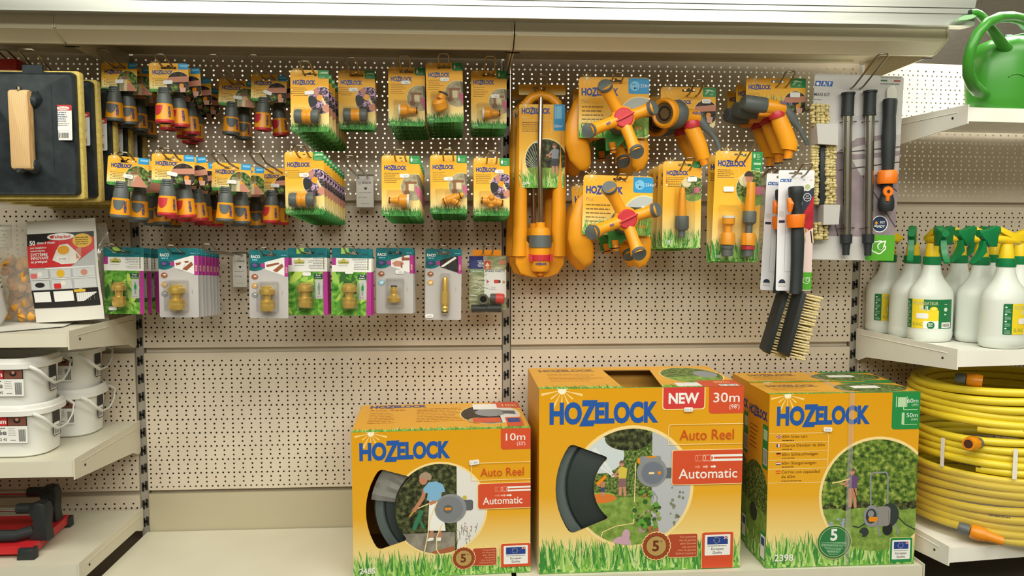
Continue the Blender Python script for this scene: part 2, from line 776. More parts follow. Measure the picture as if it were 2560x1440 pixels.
shelf('metal_shelf', -1.66, -1.003, -.36, .088, .031, 'cream shelf on the left carrying the bagged yellow tile heads')
shelf('metal_shelf', -1.66, -1.003, -.36, -.205, .036, 'cream shelf on the left carrying the white tubs')
shelf('metal_shelf', -1.66, -1.003, -.36, -.449, .03, 'lowest cream shelf on the left under the tile cutters', brh=.02)
turned(shelf('metal_shelf', 1.003, 1.75, -.40, .603, .032, 'white shelf on the right carrying the green watering can', WHITE))
turned(shelf('metal_shelf', 1.003, 1.75, -.40, .033, .037, 'white shelf on the right carrying the spray bottles', WHITE))
turned(shelf('metal_shelf', 1.003, 1.75, -.40, -.446, .036, 'lowest white shelf on the right under the yellow hoses', WHITE))
shelf('base_shelf', -.997, -.002, -.345, -.512, .03, 'wide empty base shelf of the middle left bay', CREAM, brk=(0, 0))
shelf('base_shelf', .002, 1.02, -.345, -.512, .03, 'base shelf under the tall hose reel boxes', CREAM, brk=(0, 1))


def canopy(x0, x1, label, brk):
    root = thing('canopy_shelf', label, 'shelf', ((x0+x1)/2, -.004, .80))
    a, b = x0-(x0+x1)/2, x1-(x0+x1)/2
    mb = MB()
    mb.box(a, -.355, -.018, b, .0, -.012, CANOPY)
    mb.box(a+.06, -.30, -.024, b-.06, -.285, -.018, CANOPY)
    mb.box(a+.06, -.05, -.024, b-.06, -.03, -.018, CANOPY)
    mb.build('underside', root, smooth=0)
    mb = MB()
    sec = [(-.365, -.007), (-.371, -.011), (-.3715, -.040), (-.368, -.0445), (-.33, -.062), (-.325, -.066), (-.315, -.066), (-.315, -.02),
           (-.318, -.02), (-.32, -.058), (-.36, -.04), (-.362, -.012)]
    n = len(sec)
    mb.add([(a, y, z) for y, z in sec]+[(b, y, z) for y, z in sec],
           [(i, (i+1) % n, (i+1) % n+n, i+n) for i in range(n)], CANOPY)
    mb.build('front_lip', root, smooth=25)
    for sd, xx in ((0, a), (1, b)):
        if not brk[sd]:
            continue
        mb = MB()
        e = xx-.0005 if sd == 0 else xx-.0025
        pts = [(-.373, -.004), (-.374, -.042), (-.33, -.064), (-.2, -.066), (-.03, -.07), (0, -.08), (0, 0)]
        mb.add([(e, y, z) for y, z in pts]+[(e+.003, y, z) for y, z in pts],
               [(i, i+7, (i+1) % 7+7, (i+1) % 7) for i in range(7)]+[tuple(range(7)), tuple(range(13, 6, -1))], CANOPY)
        i0 = e+.003 if sd == 0 else e
        for yy, zz in ((-.30, -.0661), (-.06, -.0701)):
            mb.box(i0-.012, yy, zz-.001, i0+.012, yy+.006, zz, DARK)
        mb.build('bracket', root, smooth=0)
    return root


canopy(-1.62, -1.0005, 'cream canopy shelf over the black floats on the left', (1, 1))
canopy(-.9985, -.0035, 'long cream canopy shelf over the hanging hose fittings', (1, 1))
canopy(.0005, 1.004, 'cream canopy shelf over the yellow sprinklers and spray guns', (1, 1))

# aluminium header along the top
root = thing('header_rail', 'long bright aluminium header strip along the top of the gondola', 'header', (-.35, -.432, .778))
ALU = ramp_mat('brushed_aluminium', [(.3, 'a9aba4'), (.7, 'bdbfb8')], scale=5, rough=.3, metal=.6, stretch=(.25, 1, 14), spec=.5)
mb = MB()
x0, x1 = -1.3, 1.38
sec = [(0, .0), (0, .024), (.0015, .0245), (.0015, .0255), (0, .026), (0, .0365), (.0015, .037), (.0015, .0385), (0, .039), (0, .2), (.05, .2), (.05, 0.004), (.012, 0)]
n = len(sec)
mb.add([(x0, y, z) for y, z in sec]+[(x1+.03*(z > .1), y, z) for y, z in sec],
       [(i, (i+1) % n, (i+1) % n+n, i+n) for i in range(n)]+[tuple(range(n-1, -1, -1)), tuple(range(n, 2*n))], ALU)
mb.build('fascia', root, smooth=0)
mb = MB()
for z in (.0249, .0377):
    mb.box(x0, -.0004, z-.0007, x1, .001, z+.0007, M('groove_dark', '4c4a44', .6))
mb.build('groove_line', root, smooth=0)

# ---------------------------------------------------------------- printed card materials
YEL = ramp_mat('yellow_print', [(.02, 'f8e8b4'), (.24, 'f7d987'), (.45, 'f5bb3c'), (.85, 'f4b02c'), (1., 'f6c45c')], 'Generated', axis=2, rough=.42)
YELB = ramp_mat('yellow_box_print', [(.02, 'f2e4b8'), (.2, 'efd486'), (.42, 'e6aa28'), (1., 'dd9c12')], 'Generated', axis=2, rough=.38)
NAVY = M('logo_blue', '23408f', .45)
BLUE = M('logo_bright_blue', '1f57a8', .4)
BROWN = M('small_print_brown', '7a5a22', .6)
PALE = M('pale_yellow', 'f7dc98', .5)
GRN = M('tab_green', '1f8a45', .45)
SKY = M('tab_blue', '1c93cf', .45)
WHT = M('print_white', 'f1f0ec', .5)
BLK = M('print_black', '1d1c1c', .5)
REDP = M('print_red', 'd9492f', .45)
GRASS = [M('grass_mid', '6cab44', .6), M('grass_light', '9ccb60', .6), M('grass_dark', '3c8a38', .6), M('grass_pale', 'c2da8c', .6)]
GRASSC = [M('card_grass_mid', '3f9440', .6), M('card_grass_light', '6fb24c', .6), M('card_grass_dark', '1f6e37', .6)]
SKIN = M('photo_skin', 'c98a72', .6)
PINK = M('photo_pink', 'c2607c', .6)
FLOW = ramp_mat('photo_flowers', [(.25, '2a2a38'), (.42, '5c5a44'), (.55, '8a6a9a'), (.8, 'c7a3c4')], kind='voronoi', scale=260, rough=.5)
FOL = ramp_mat('photo_foliage', [(.3, '1f2a14'), (.45, '47602a'), (.6, '7c8f48'), (.75, 'b7bd84')], scale=160, rough=.5, detail=5)
FOLB = ramp_mat('photo_hedge', [(.32, '22301a'), (.46, '4b6a28'), (.58, '83993f'), (.72, 'b8c26c')], scale=75, rough=.5, detail=8)
TREE = ramp_mat('photo_dark_tree', [(.35, '1c1f14'), (.5, '3a4024'), (.68, '6c7048')], scale=90, rough=.5, detail=8)
LAWN = ramp_mat('photo_lawn', [(.3, '5f7f33'), (.6, '89a64c'), (.8, 'a9bb6c')], scale=60, rough=.5, detail=6)
BEIG = ramp_mat('photo_beige', [(.35, '8b8468'), (.6, 'b7ad8d')], scale=60, rough=.5)
TAPB = M('photo_tap_brown', '8a5a35', .5)
DARKP = ramp_mat('photo_dark', [(.4, '221e1c'), (.6, '4a3b34')], scale=120, rough=.5)
STICK = M('sticker_white', 'efedea', .5)
STKT = M('sticker_print', '8d8a88', .6)
CARDB = M('card_back', 'c9b98f', .7)
CLEAR = clear_mat('clear_blister', gloss=.15)
HAZE = clear_mat('cloudy_film', 'f4f0e6', gloss=.12, rough=.15, haze=.16)
YPL = M('yellow_plastic', 'f0a01e', .33, sss=0)
YPD = M('orange_plastic', 'e98f17', .3)
GPL = M('grey_plastic', '5d6463', .45)
DGP = M('dark_grey_plastic', '3d4442', .5)
RPL = M('red_plastic', 'c8333c', .35)
BPL = M('black_plastic', '1d2224', .5)
WPL = M('white_plastic', 'e6e4dc', .4)
BRASS = M('brass', 'ecc868', .3, .65)
CHROME = M('chrome_wire', '9a917f', .28, 1.)
STEELT = M('steel_tube', 'b9b5ac', .22, 1.)


def sticker(parent, x, z, y, w=17, h=7, rot=0., num='', name='price_sticker', cut=1):
    if w < 18:
        w, h = 22, 9
    g = G()
    c = 2.2
    o = [(-w/2+c, -h/2), (w/2-c, -h/2), (w/2, -h/2+c), (w/2, h/2-c), (w/2-c, h/2), (-w/2+c, h/2), (-w/2, h/2-c), (-w/2, -h/2+c)]
    g.poly(o, STICK)
    g.l = 2
    if num:
        g.text(num, w*.32, -h*.25, h*.36, STKT, align='R')
    return MB().g(g).build(name, parent, (x*.001, y, z*.001), 0, (0, -rot, 0))


def card_mb(W, H, t, g, base, r=6, slot=True, back=CARDB, th=.0007, outline=None):
    """card hanging by its slot: origin = top of the slot. g is drawn with (0,0) at the card's top left"""
    mb = MB()
    out = outline or rrect(0, -H, W, 0, r)
    holes = []
    if slot:
        sx = W/2 if slot is True else slot
        holes = [[(sx-17, -t-6), (sx+17, -t-6), (sx+17, -t), (sx-17, -t)], [(sx-4, -t), (sx+4, -t), (sx+2.5, -t+3.5), (sx-2.5, -t+3.5)]]
    T = Matrix.Translation((-(W/2 if slot in (True, False) else slot)*.001, 0, t*.001))

    def cutp(polys):
        for h in holes:
            polys = [q for p in polys for q in subtract(p, h)]
        return polys
    base_t = cutp(tess(out))
    for p in base_t:
        mb.add([tuple(T @ Vector((x*.001, 0, z*.001))) for x, z in p], [tuple(range(len(p)))], base)
        mb.add([tuple(T @ Vector((x*.001, th, z*.001))) for x, z in p], [tuple(range(len(p)))[::-1]], back)
    n = len(out)
    mb.add([tuple(T @ Vector((x*.001, y, z*.001))) for y in (0, th) for x, z in out],
           [(i, i+n, (i+1) % n+n, (i+1) % n) for i in range(n)], base)
    q = G()
    for p, m, l in g.p:
        for c in cutp([p]):
            q.p.append((c, m, l))
    mb.g(q, T=T)
    return mb


def blister_mb(x0, z0, x1, z1, d, r=4, mat=None, inset=3.5):
    """clear dome over x0..x1, z0..z1 (mm), d deep"""
    mb = MB()
    rings = []
    for y, i in ((0, 0), (-d*.75, inset*.35), (-d*.93, inset*.6), (-d, inset)):
        rings.append([(x*.001, y*.001, z*.001) for x, z in rrect(x0+i, z0+i, x1-i, z1-i, max(r-i*.3, 1.5), 3)])
    return mb.loft(rings, mat or CLEAR, True, False, True)


def photo_disc(g, cx, cz, r, W, H, kind):
    out = [(0, -H), (W, -H), (W, 0), (0, 0)]
    g.clip = clip_to(circ(cx, cz, r*1.035, 30), out)
    g.poly(circ(cx, cz, r*1.035, 30), PALE)
    g.l += 1
    g.clip = clip_to(circ(cx, cz, r, 30), out)
    base = {'flower': FLOW, 'tap': BEIG, 'tap2': FOL, 'kitchen': DARKP, 'garden': FOL}[kind]
    g.poly(circ(cx, cz, r, 30), base)
    g.l += 1
    if kind == 'flower':
        g.circ(cx-r*.75, cz-r*.1, r*.42, M('photo_black', '1b1d20', .5))
        g.poly([(cx+r*.15, cz-r*.2), (cx+r*.9, cz-r*.5), (cx+r*.6, cz-r*1.1), (cx+r*.05, cz-r*.75)], SKIN)
        g.poly([(cx-r*.7, cz+r*.8), (cx-r*.3, cz+r*.95), (cx-r*.2, cz+r*.45), (cx-r*.5, cz+r*.35)], SKIN)
        g.l += 1
        g.circ(cx-r*.12, cz+r*.18, r*.24, YPL)
        g.poly([(cx, cz+r*.1), (cx+r*.1, cz+r*.2), (cx+r*.35, cz-r*.3), (cx+r*.22, cz-r*.38)], PALE)
    elif kind == 'tap':
        g.poly([(cx+r*.2, cz+r), (cx+r, cz+r), (cx+r, cz-.1*r), (cx+.3*r, cz+r*.1)], M('photo_greybrown', '6f6650', .6))
        g.circ(cx+r*.85, cz+r*.25, r*.25, PINK)
        g.rect(cx-r*.65, cz-r*.35, cx-r*.45, cz+r*.3, TAPB)
        g.rect(cx-r*.72, cz+r*.25, cx+r*.2, cz+r*.45, TAPB)
        g.circ(cx-r*.55, cz-r*.4, r*.22, TAPB)
        g.l += 1
        g.rect(cx-r*.4, cz-r*.3, cx-r*.02, cz+r*.26, M('photo_cream', 'd9cda4', .6))
        g.poly([(cx+r*.05, cz+r*.1), (cx+r*1.1, cz-r*.25), (cx+r*1.1, cz-r*1.1), (cx+r*.5, cz-r*1.), (cx+r*.1, cz-r*.3)], PINK)
    elif kind == 'tap2':
        g.rect(cx-r*.75, cz-r*.9, cx+r*.1, cz+r*.5, BEIG)
        g.rect(cx-r*.2, cz+r*.35, cx-r*.05, cz+r*.85, TAPB)
        g.rect(cx-r*.55, cz+r*.3, cx+r*.15, cz+r*.45, TAPB)
        g.rect(cx-r*.4, cz+r*.75, cx+r*.1, cz+r*.85, TAPB)
        g.l += 1
        g.poly([(cx-r*.15, cz+r*.1), (cx+r*.2, cz+r*.15), (cx+r*.9, cz-r*.75), (cx+r*.5, cz-r*1.0), (cx-r*.6, cz-r*1.)], SKIN)
        g.circ(cx+r*.02, cz+r*.05, r*.16, YPL)
        g.poly([(cx-r*.3, cz+r*.2), (cx-.05*r, cz+r*.22), (cx-.05*r, cz-.9*r), (cx-.35*r, cz-.9*r)], M('photo_cream', 'd9cda4', .6))
    elif kind == 'kitchen':
        g.poly([(cx-r, cz+r*.5), (cx+r, cz+r*.65), (cx+r, cz+r*.15), (cx-r, cz+r*.05)], SKIN)
        g.circ(cx-r*.35, cz-r*.35, r*.32, FOL)
        g.l += 1
        g.circ(cx+r*.25, cz-r*.2, r*.2, YPD)
        g.poly([(cx+r*.05, cz-r*.3), (cx+r*.6, cz-r*.35), (cx+r*.55, cz-r*.9), (cx+r*.15, cz-r*.8)], M('photo_skin_light', 'd9a992', .6))
    else:
        g.rect(cx-r, cz-r, cx+r, cz-r*.45, LAWN)
        g.circ(cx+r*.3, cz-r*.1, r*.25, PINK)
        g.circ(cx-r*.1, cz-r*.5, r*.15, PINK)
        g.circ(cx-r*.5, cz+r*.45, r*.35, M('photo_cream', 'd9cda4', .6))
    g.l += 1
    g.clip = None


def barrel_mb(kind):
    """the fitting inside a clear blister, drawn around its own middle, lying along X (metres)"""
    parts = []
    if kind == 'repair':
        a = MB()
        for s in (-1, 1):
            pr = [(.0, .009), (.0135, .009), (.0155, .012), (.0165, .022), (.015, .0275), (.011, .0285), (.009, .026), (.0, .026)]
            a.lathe([(r, h*s) for r, h in pr], GPL, axis='X', n=20)
        b = MB().lathe([(0, -.0105), (.0145, -.0105), (.0155, -.006), (.0135, -.001), (.0155, .004), (.0145, .0105), (0, .0105)], YPL, axis='X', n=12)
        parts = [('collar', a), ('coupling_body', b)]
    elif kind == 'tap':
        a = MB().lathe([(0, -.026), (.006, -.026), (.0065, -.014), (.0078, -.012), (.0078, -.004), (.010, -.002), (.0145, 0), (.0145, .017), (0, .017)], YPL, axis='X', n=16)
        a.lathe([(.0, -.0245), (.0078, -.0245), (.0078, -.0225), (0, -.0225)], BPL, axis='X', n=16)
        b = MB().lathe([(0, .0172), (.0155, .0172), (.0155, .022), (0, .022)], WPL, axis='X', n=20)
        parts = [('tap_adaptor', a), ('washer', b)]
    elif kind == 'taprev':
        a = MB().lathe([(0, -.012), (.0135, -.012), (.0135, .003), (.010, .006), (.0078, .010), (.0078, .02), (.006, .022), (.006, .03), (0, .03)], YPL, axis='X', n=16)
        a.lathe([(0, .0255), (.0078, .0255), (.0078, .028), (0, .028)], BPL, axis='X', n=16)
        b = MB().lathe([(0, -.0165), (.0145, -.0165), (.0145, -.0122), (0, -.0122)], WPL, axis='X', n=20)
        parts = [('tap_adaptor', a), ('washer', b)]
    elif kind == 'cup':
        a = MB()
        a.T = Matrix.Rotation(radians(28), 4, 'X') @ Matrix.Rotation(radians(-14), 4, 'Y')
        a.lathe([(0, .008), (.012, .010), (.0175, .004), (.0185, -.012), (.0165, -.0155), (.012, -.0155), (.0115, -.006), (0, -.005)], YPL, axis='Z', n=20)
        a.T = Matrix.Translation((.006, -.002, .014)) @ Matrix.Rotation(radians(25), 4, 'Y')
        a.lathe([(0, -.006), (.011, -.006), (.011, .008), (.0085, .011), (0, .011)], YPL, axis='Z', n=16)
        b = MB()
        b.T = Matrix.Translation((.006, -.002, .014)) @ Matrix.Rotation(radians(25), 4, 'Y')
        b.lathe([(.0112, .006), (.0118, .007), (.0118, .009), (.0112, .01)], BPL, axis='Z', n=16)
        b.T = a.T = Matrix.Rotation(radians(28), 4, 'X') @ Matrix.Rotation(radians(-14), 4, 'Y')
        b.lathe([(0, -.010), (.0112, -.010), (.0112, -.0157), (0, -.0157)][:2]+[(.0, -.0101)], DARK, axis='Z', n=16)
        parts = [('threaded_cup', a), ('seal', b)]
    elif kind == 'tee':
        a, b = MB(), MB()
        for ang, L in ((200, .026), (20, .03), (-35, .024)):
            a.T = Matrix.Rotation(radians(-ang), 4, 'Y')
            a.lathe([(0, 0), (.0095, 0), (.0095, L*.45), (.0078, L*.5), (.0078, L*.85), (.006, L*.9), (.006, L), (0, L)], YPL, axis='X', n=16)
            b.T = a.T
            b.lathe([(.0, L*.70), (.0088, L*.70), (.0088, L*.78), (0, L*.78)], BPL, axis='X', n=16)
        parts = [('splitter_body', a), ('seal', b)]
    elif kind == 'double':
        a, b = MB(), MB()
        for ang, L in ((176, .027), (-12, .031), (-95, .014)):
            a.T = Matrix.Rotation(radians(-ang), 4, 'Y')
            a.lathe([(0, 0), (.0095, 0), (.0095, L*.35), (.008, L*.4), (.008, L*.85), (.0065, L*.9), (.0065, L), (0, L)], YPL, axis='X', n=16)
            if L > .02:
                b.T = a.T
                b.lathe([(.0, L*.82), (.0088, L*.82), (.0088, L*.9), (0, L*.9)], BPL, axis='X', n=16)
        a.T = None
        a.ball((0, -.006, .008), .008, YPL)
        parts = [('splitter_body', a), ('seal', b)]
    return parts


def fitting_card(name, label, group, kind, photo, num, W=89, H=142, sx=None, price='7609', spos=(44, -52), tab='hose'):
    t = 8
    g = G()
    if not sx:
        sx = W/2
    g.l = 1
    sunburst(g, 14, -3, 7)
    g.l = 2
    g.logo(6, -33, 52, NAVY)
    g.bars(6, -42, 38, 6 if kind != 'repair' else 5, 4.3, 1.1, BROWN)
    g.rr(64, -19, W, 0, 5, GRN, (1, 0, 0, 0))
    if kind == 'repair':
        for i in range(4):
            g.rect(2.2, -42.6-i*4.3, 4.8, -40.6-i*4.3, [REDP, WHT, BLUE, BLK][i])
    g.l = 3
    if tab == 'hose':
        g.line([(67, -4), (67, -9), (71, -9)], .8, PALE)
        g.rect(70, -8, 87, -4, M('tab_pale_green', 'b9d8ae', .5))
        g.bars(67, -14, 18, 2, 3, .9, M('tab_pale_green', 'b9d8ae', .5))
    else:
        g.circ(70, -10, 2.4, WHT, 12, rz=5)
        g.rect(69, -3.5, 71, -2, WHT)
        g.bars(74, -9, 13, 3, 3, .8, M('tab_pale_green', 'b9d8ae', .5))
    g.l = 2
    photo_disc(g, 72 if photo == 'flower' else 76, -69 if photo == 'flower' else -74, 31, W, H, photo)
    g.clip = rrect(0, -H, W, 0, 6)
    g.grass(0, W, -H, 21, 130, GRASSC, .55)
    g.clip = None
    g.text(num, 5, -H+5, 4.2, M('pale_number', 'cfe6c0', .5), .01)
    root = thing(name, label, 'hose fitting', group=group)
    card_mb(W, H, t, g, YEL).build('backing_card', root, smooth=0)
    o = (-W/2, t)
    if kind == 'repair':
        bz = (12, -129, 72, -88, 33)
        c = (.042-.0445, -.0165, .008-.109)
    elif kind in ('tap', 'taprev', 'double', 'tee'):
        bz = (13, -124, 73, -80, 30)
        c = ((43 if kind != 'tee' else 52)*.001-.0445, -.0152, .008-.106)
    else:
        bz = (10, -124, 58, -72, 40)
        c = (.032-.0445, -.020, .008-.098)
    blister_mb(bz[0]+o[0], bz[1]+o[1], bz[2]+o[0], bz[3]+o[1], bz[4]).build('blister', root, (0, -.0012, 0), 25)
    for nm, mb in barrel_mb(kind):
        mb.build(nm, root, c, 30)
    sticker(root, spos[0]+o[0], spos[1]+o[1], -.0016, rot=random.uniform(-.06, .06), num=price)
    return root


def hose_end(name, label, group, red, photo, price=''):
    """yellow tag with a snap-on hose end hanging under it"""
    W, H, t = 89, 66, 8
    g = G()
    sunburst(g, 14, -3, 7)
    g.rr(66, -14, W, 0, 5, SKY, (0, 0, 1, 0))
    g.l = 2
    g.rect(70, -8, 87, -3.5, M('tab_pale_blue', '7cc3e6', .5))
    g.logo(8, -25, 46, NAVY)
    g.bars(8, -31, 14, 1, 3, 1.4, M('pale_number', 'cfe6c0', .5))
    g.bars(12, -37, 30, 5, 3.6, 1., BROWN)
    for i in (0, 2, 4):
        g.rect(7.5, -37.6-i*3.6, 10, -35.4-i*3.6, REDP if i == 0 else BROWN)
    photo_disc(g, 66, -46, 27, W, H, photo)
    g.clip = clip_to(rrect(0, -H, W, 0, 6), [(0, -H), (44, -H), (38, -H+16), (0, -H+16)])
    g.grass(0, 44, -H, 11, 40, GRASSC, .6)
    g.clip = None
    root = thing(name, label, 'hose connector', group=group)
    card_mb(W, H, t, g, YEL).build('hang_tag', root, smooth=0)
    acc = RPL if red else GPL
    c = (-.012, .0, -.052)
    T = Matrix.Translation(c)
    mb = MB()
    mb.T = T
    mb.lathe([(0, .004), (.011, .004), (.0125, 0), (.013, -.005), (.0145, -.014), (.0165, -.022), (.017, -.036), (0, -.036)], GPL, n=22)
    for k in range(3):
        for a0 in (0., pi):
            mb.tube([((.0136+.0005*k)*cos(a0+a), (.0136+.0005*k)*sin(a0+a), -.001-k*.0045) for a in (-2.2, -1.9, -1.6, -1.3, -1.)], .0009, DGP, 6)
    mb.build('collar', root, smooth=30)
    mb = MB()
    mb.T = T
    mb.lathe([(.0165, -.034), (.0185, -.036), (.0192, -.050), (.0208, -.066), (.0212, -.072), (.0175, -.0725), (.016, -.066)], YPL, n=28, cap=False)
    mb.build('sleeve', root, smooth=30)
    mb = MB()
    mb.T = T
    mb.lathe([(.0212, -.0715), (.0214, -.076), (.0195, -.079), (.014, -.0785), (.0125, -.070), (.0, -.070)], acc, n=28, cap=False)
    mb.lathe([(.0142, -.0788), (.0128, -.0790), (.0120, -.073), (0, -.0725)], DGP, n=22, cap=False)
    mb.build('end_ring', root, smooth=30)

    def wrap(ph):
        def f(x, y, z):
            rr = .0188+.0024*max(0., (-z-.036)/.036)+.0006-y
            a = x/.020+ph
            return (c[0]+rr*sin(a), c[1]-rr*cos(a), c[2]+z)
        return f
    g = G()
    for i in range(14):
        u0, u1 = i/7-1, (i+1)/7-1
        d0, d1 = 22*math.sqrt(1-u0*u0), 22*math.sqrt(max(0, 1-u1*u1))
        for k in range(3):
            a, b = k/3, (k+1)/3
            g.tris([[(13*u0, -39-d0*b), (13*u1, -39-d1*b), (13*u1, -39-d1*a), (13*u0, -39-d0*a)]], acc)
    MB().g(g, curve=wrap(-.55 if random.random() < .5 else .1)).build('button', root, smooth=0)
    g = G()
    g.logo(0, 0, 26, NAVY)
    g.p = [([(-z+12, x-66) for x, z in p], m, l) for p, m, l in g.p]
    MB().g(g, curve=wrap(.35)).build('lettering', root, smooth=0)
    sticker(root, 2 if photo == 'tap2' else -2, -36, -.0022, rot=random.uniform(-.35, .1), num=price)
    return root


def brass_mb(kind):
    mb = MB()
    if kind == 'coupling':
        mb.lathe([(0, .030), (.010, .030), (.0125, .028), (.0125, .024)], BRASS, n=12)
        mb.lathe([(.0125, .026), (.0165, .022), (.0172, .016), (.0165, .010), (.010, .0095), (.009, 0), (.0095, -.005)], BRASS, n=24)
        mb.lathe([(.0145, -.005), (.0165, -.006), (.0165, -.010), (.0155, -.011), (.0155, -.016), (.0165, -.017), (.016, -.024), (.013, -.030), (0, -.030)], BRASS, n=10)
        mb.lathe([(.0, -.0049), (.0145, -.005)], BRASS, n=10)
    elif kind == 'adaptor':
        mb.lathe([(0, .021), (.007, .021), (.008, .019), (.0065, .015), (.009, .012), (.0085, .006), (.0075, .002), (.0125, -.006), (.0155, -.008),
                  (.0155, -.017), (.0145, -.019), (0, -.019)], BRASS, n=24)
        mb.lathe([(.0, .0225), (.0078, .0225), (.0082, .021), (.0078, .0195), (0, .0195)], BPL, n=20)
    else:
        mb.lathe([(0, .046), (.0035, .046), (.006, .044), (.0075, .038), (.0085, .006), (0, .006)], BRASS, n=20)
        mb.lathe([(0, .008), (.0105, .008), (.0105, -.022), (0, -.022)], BRASS, n=6)
        mb.lathe([(0, -.022), (.0095, -.022), (.0095, -.028), (.007, -.030), (.009, -.034), (.007, -.040), (.0085, -.044), (.0085, -.048), (0, -.048)], BRASS, n=20)
        mb.lathe([(.0, -.0435), (.009, -.0435), (.009, -.046), (0, -.046)], BPL, n=20)
    return mb


LEAF = ramp_mat('leaf_print', [(.3, '2f6a24'), (.5, '5fa136'), (.68, '98c35a')], scale=45, rough=.4, dist=1.5)
LEAFS = [M('leaf_light', '9ac653', .45), M('leaf_mid', '5da033', .45), M('leaf_dark', '2c5f22', .45), M('leaf_lime', 'b9d35a', .45)]
MAG = M('magenta_print', 'b0308c', .45)
TEAL = ramp_mat('teal_print', [(.35, '155a62'), (.65, '1f7a80')], scale=30, rough=.4)
GREYC = M('grey_card', 'bdb9b8', .45)
RUST = M('photo_rust', '9a5638', .5)


def leaf_card(name, label, group, price='', spos=(20, -152), kind='coupling'):
    """green leaf blister card with a white header"""
    W, H, t = 96, 166, 9
    g = G()
    g.clip = rrect(0, -H, W, 0, 3)
    g.rect(0, -H, W, 0, LEAF)
    g.l = 2
    for i in range(16):
        bx, bz, a, L = random.uniform(0, 80), random.uniform(-H, -70), random.uniform(.2, 2.4), random.uniform(35, 70)
        w = L*.16
        d, n = (cos(a), sin(a)), (-sin(a), cos(a))
        pts = [(bx, bz)]
        for s in (1, -1):
            ks = [.25, .5, .75] if s > 0 else [.75, .5, .25]
            if s < 0:
                pts.append((bx+d[0]*L, bz+d[1]*L))
            for k in ks:
                ww = w*math.sin(pi*k)*s*-1
                pts.append((bx+d[0]*L*k+n[0]*ww, bz+d[1]*L*k+n[1]*ww))
        g.poly(pts, LEAFS[i % 4])
    g.l = 3
    g.rect(0, -24, W, 0, TEAL)
    g.rect(22, -14, 40, 0, LEAFS[0])
    g.rect(0, -58, W, -11, WHT)
    g.rect(W-11, -H, W, -58, MAG)
    g.rect(0, -42, 10, 0, MAG)
    g.l = 4
    g.rr(15, -39, 41, -30, 4, M('logo_gold_dark', '8a8440', .5))
    g.circ(28, -29, 3.4, M('logo_gold', 'c9b53a', .5))
    g.l = 5
    g.rr(16, -38, 40, -31, 3.4, M('logo_gold_pale', 'd8cd86', .5))
    g.l = 6
    g.circ(28, -32, 5.2, M('logo_gold', 'c9b53a', .5), 16)
    g.text('PREMIUM', 28, -36.5, 3, M('leaf_dark', '2c5f22'), align='C', w=17) if False else g.bars(19, -36.5, 20, 1, 3, 2, M('leaf_dark', '2c5f22'), .05)
    g.bars(16, -43.5, 24, 1, 3, 1, STKT, .1)
    for i in range(7):
        w = random.uniform(20, 36)
        g.bars(84-w, -27-i*4.1, w, 1, 3, 1.3, STKT, .02)
        g.rect(85.5, -27.4-i*4.1, 89, -24.4-i*4.1, M('logo_gold_dark', '8a8440'))
    g.bars(74, -16, 15, 1, 3, 1.6, BLK, .05)
    g.rr(63, -76, 84, -64, 2, M('deep_green', '17463a', .5))
    g.rr(66, -126, 84, -78, 1.5, M('silver_print', 'b9bfba', .5))
    g.l = 7
    g.text('Profi', 73.5, -69.5, 4, WHT, .01, 'C')
    g.bars(66, -74, 15, 1, 3, 1.3, WHT, .1)
    g.rr(72, -104, 78, -92, 1.5, M('tab_green', '1f8a45'))
    g.rect(73, -116, 77, -86, M('silver_dark', '8d948f', .5))
    g.bars(69, -122, 12, 1, 3, 1.2, MAG, .1)
    g.clip = None
    root = thing(name, label, 'hose fitting', group=group)
    card_mb(W, H, t, g, GREYC, r=3).build('backing_card', root, smooth=0)
    o = (-W/2, t)
    blister_mb(23+o[0], -149+o[1], 66+o[0], -82+o[1], 40).build('blister', root, (0, -.0012, 0), 25)
    brass_mb(kind).build('brass_coupling', root, ((43+o[0])*.001, -.0195, (-115+o[1])*.001), 30)
    sticker(root, spos[0]+o[0], spos[1]+o[1], -.0020, 20, 9.5, num=price)
    return root


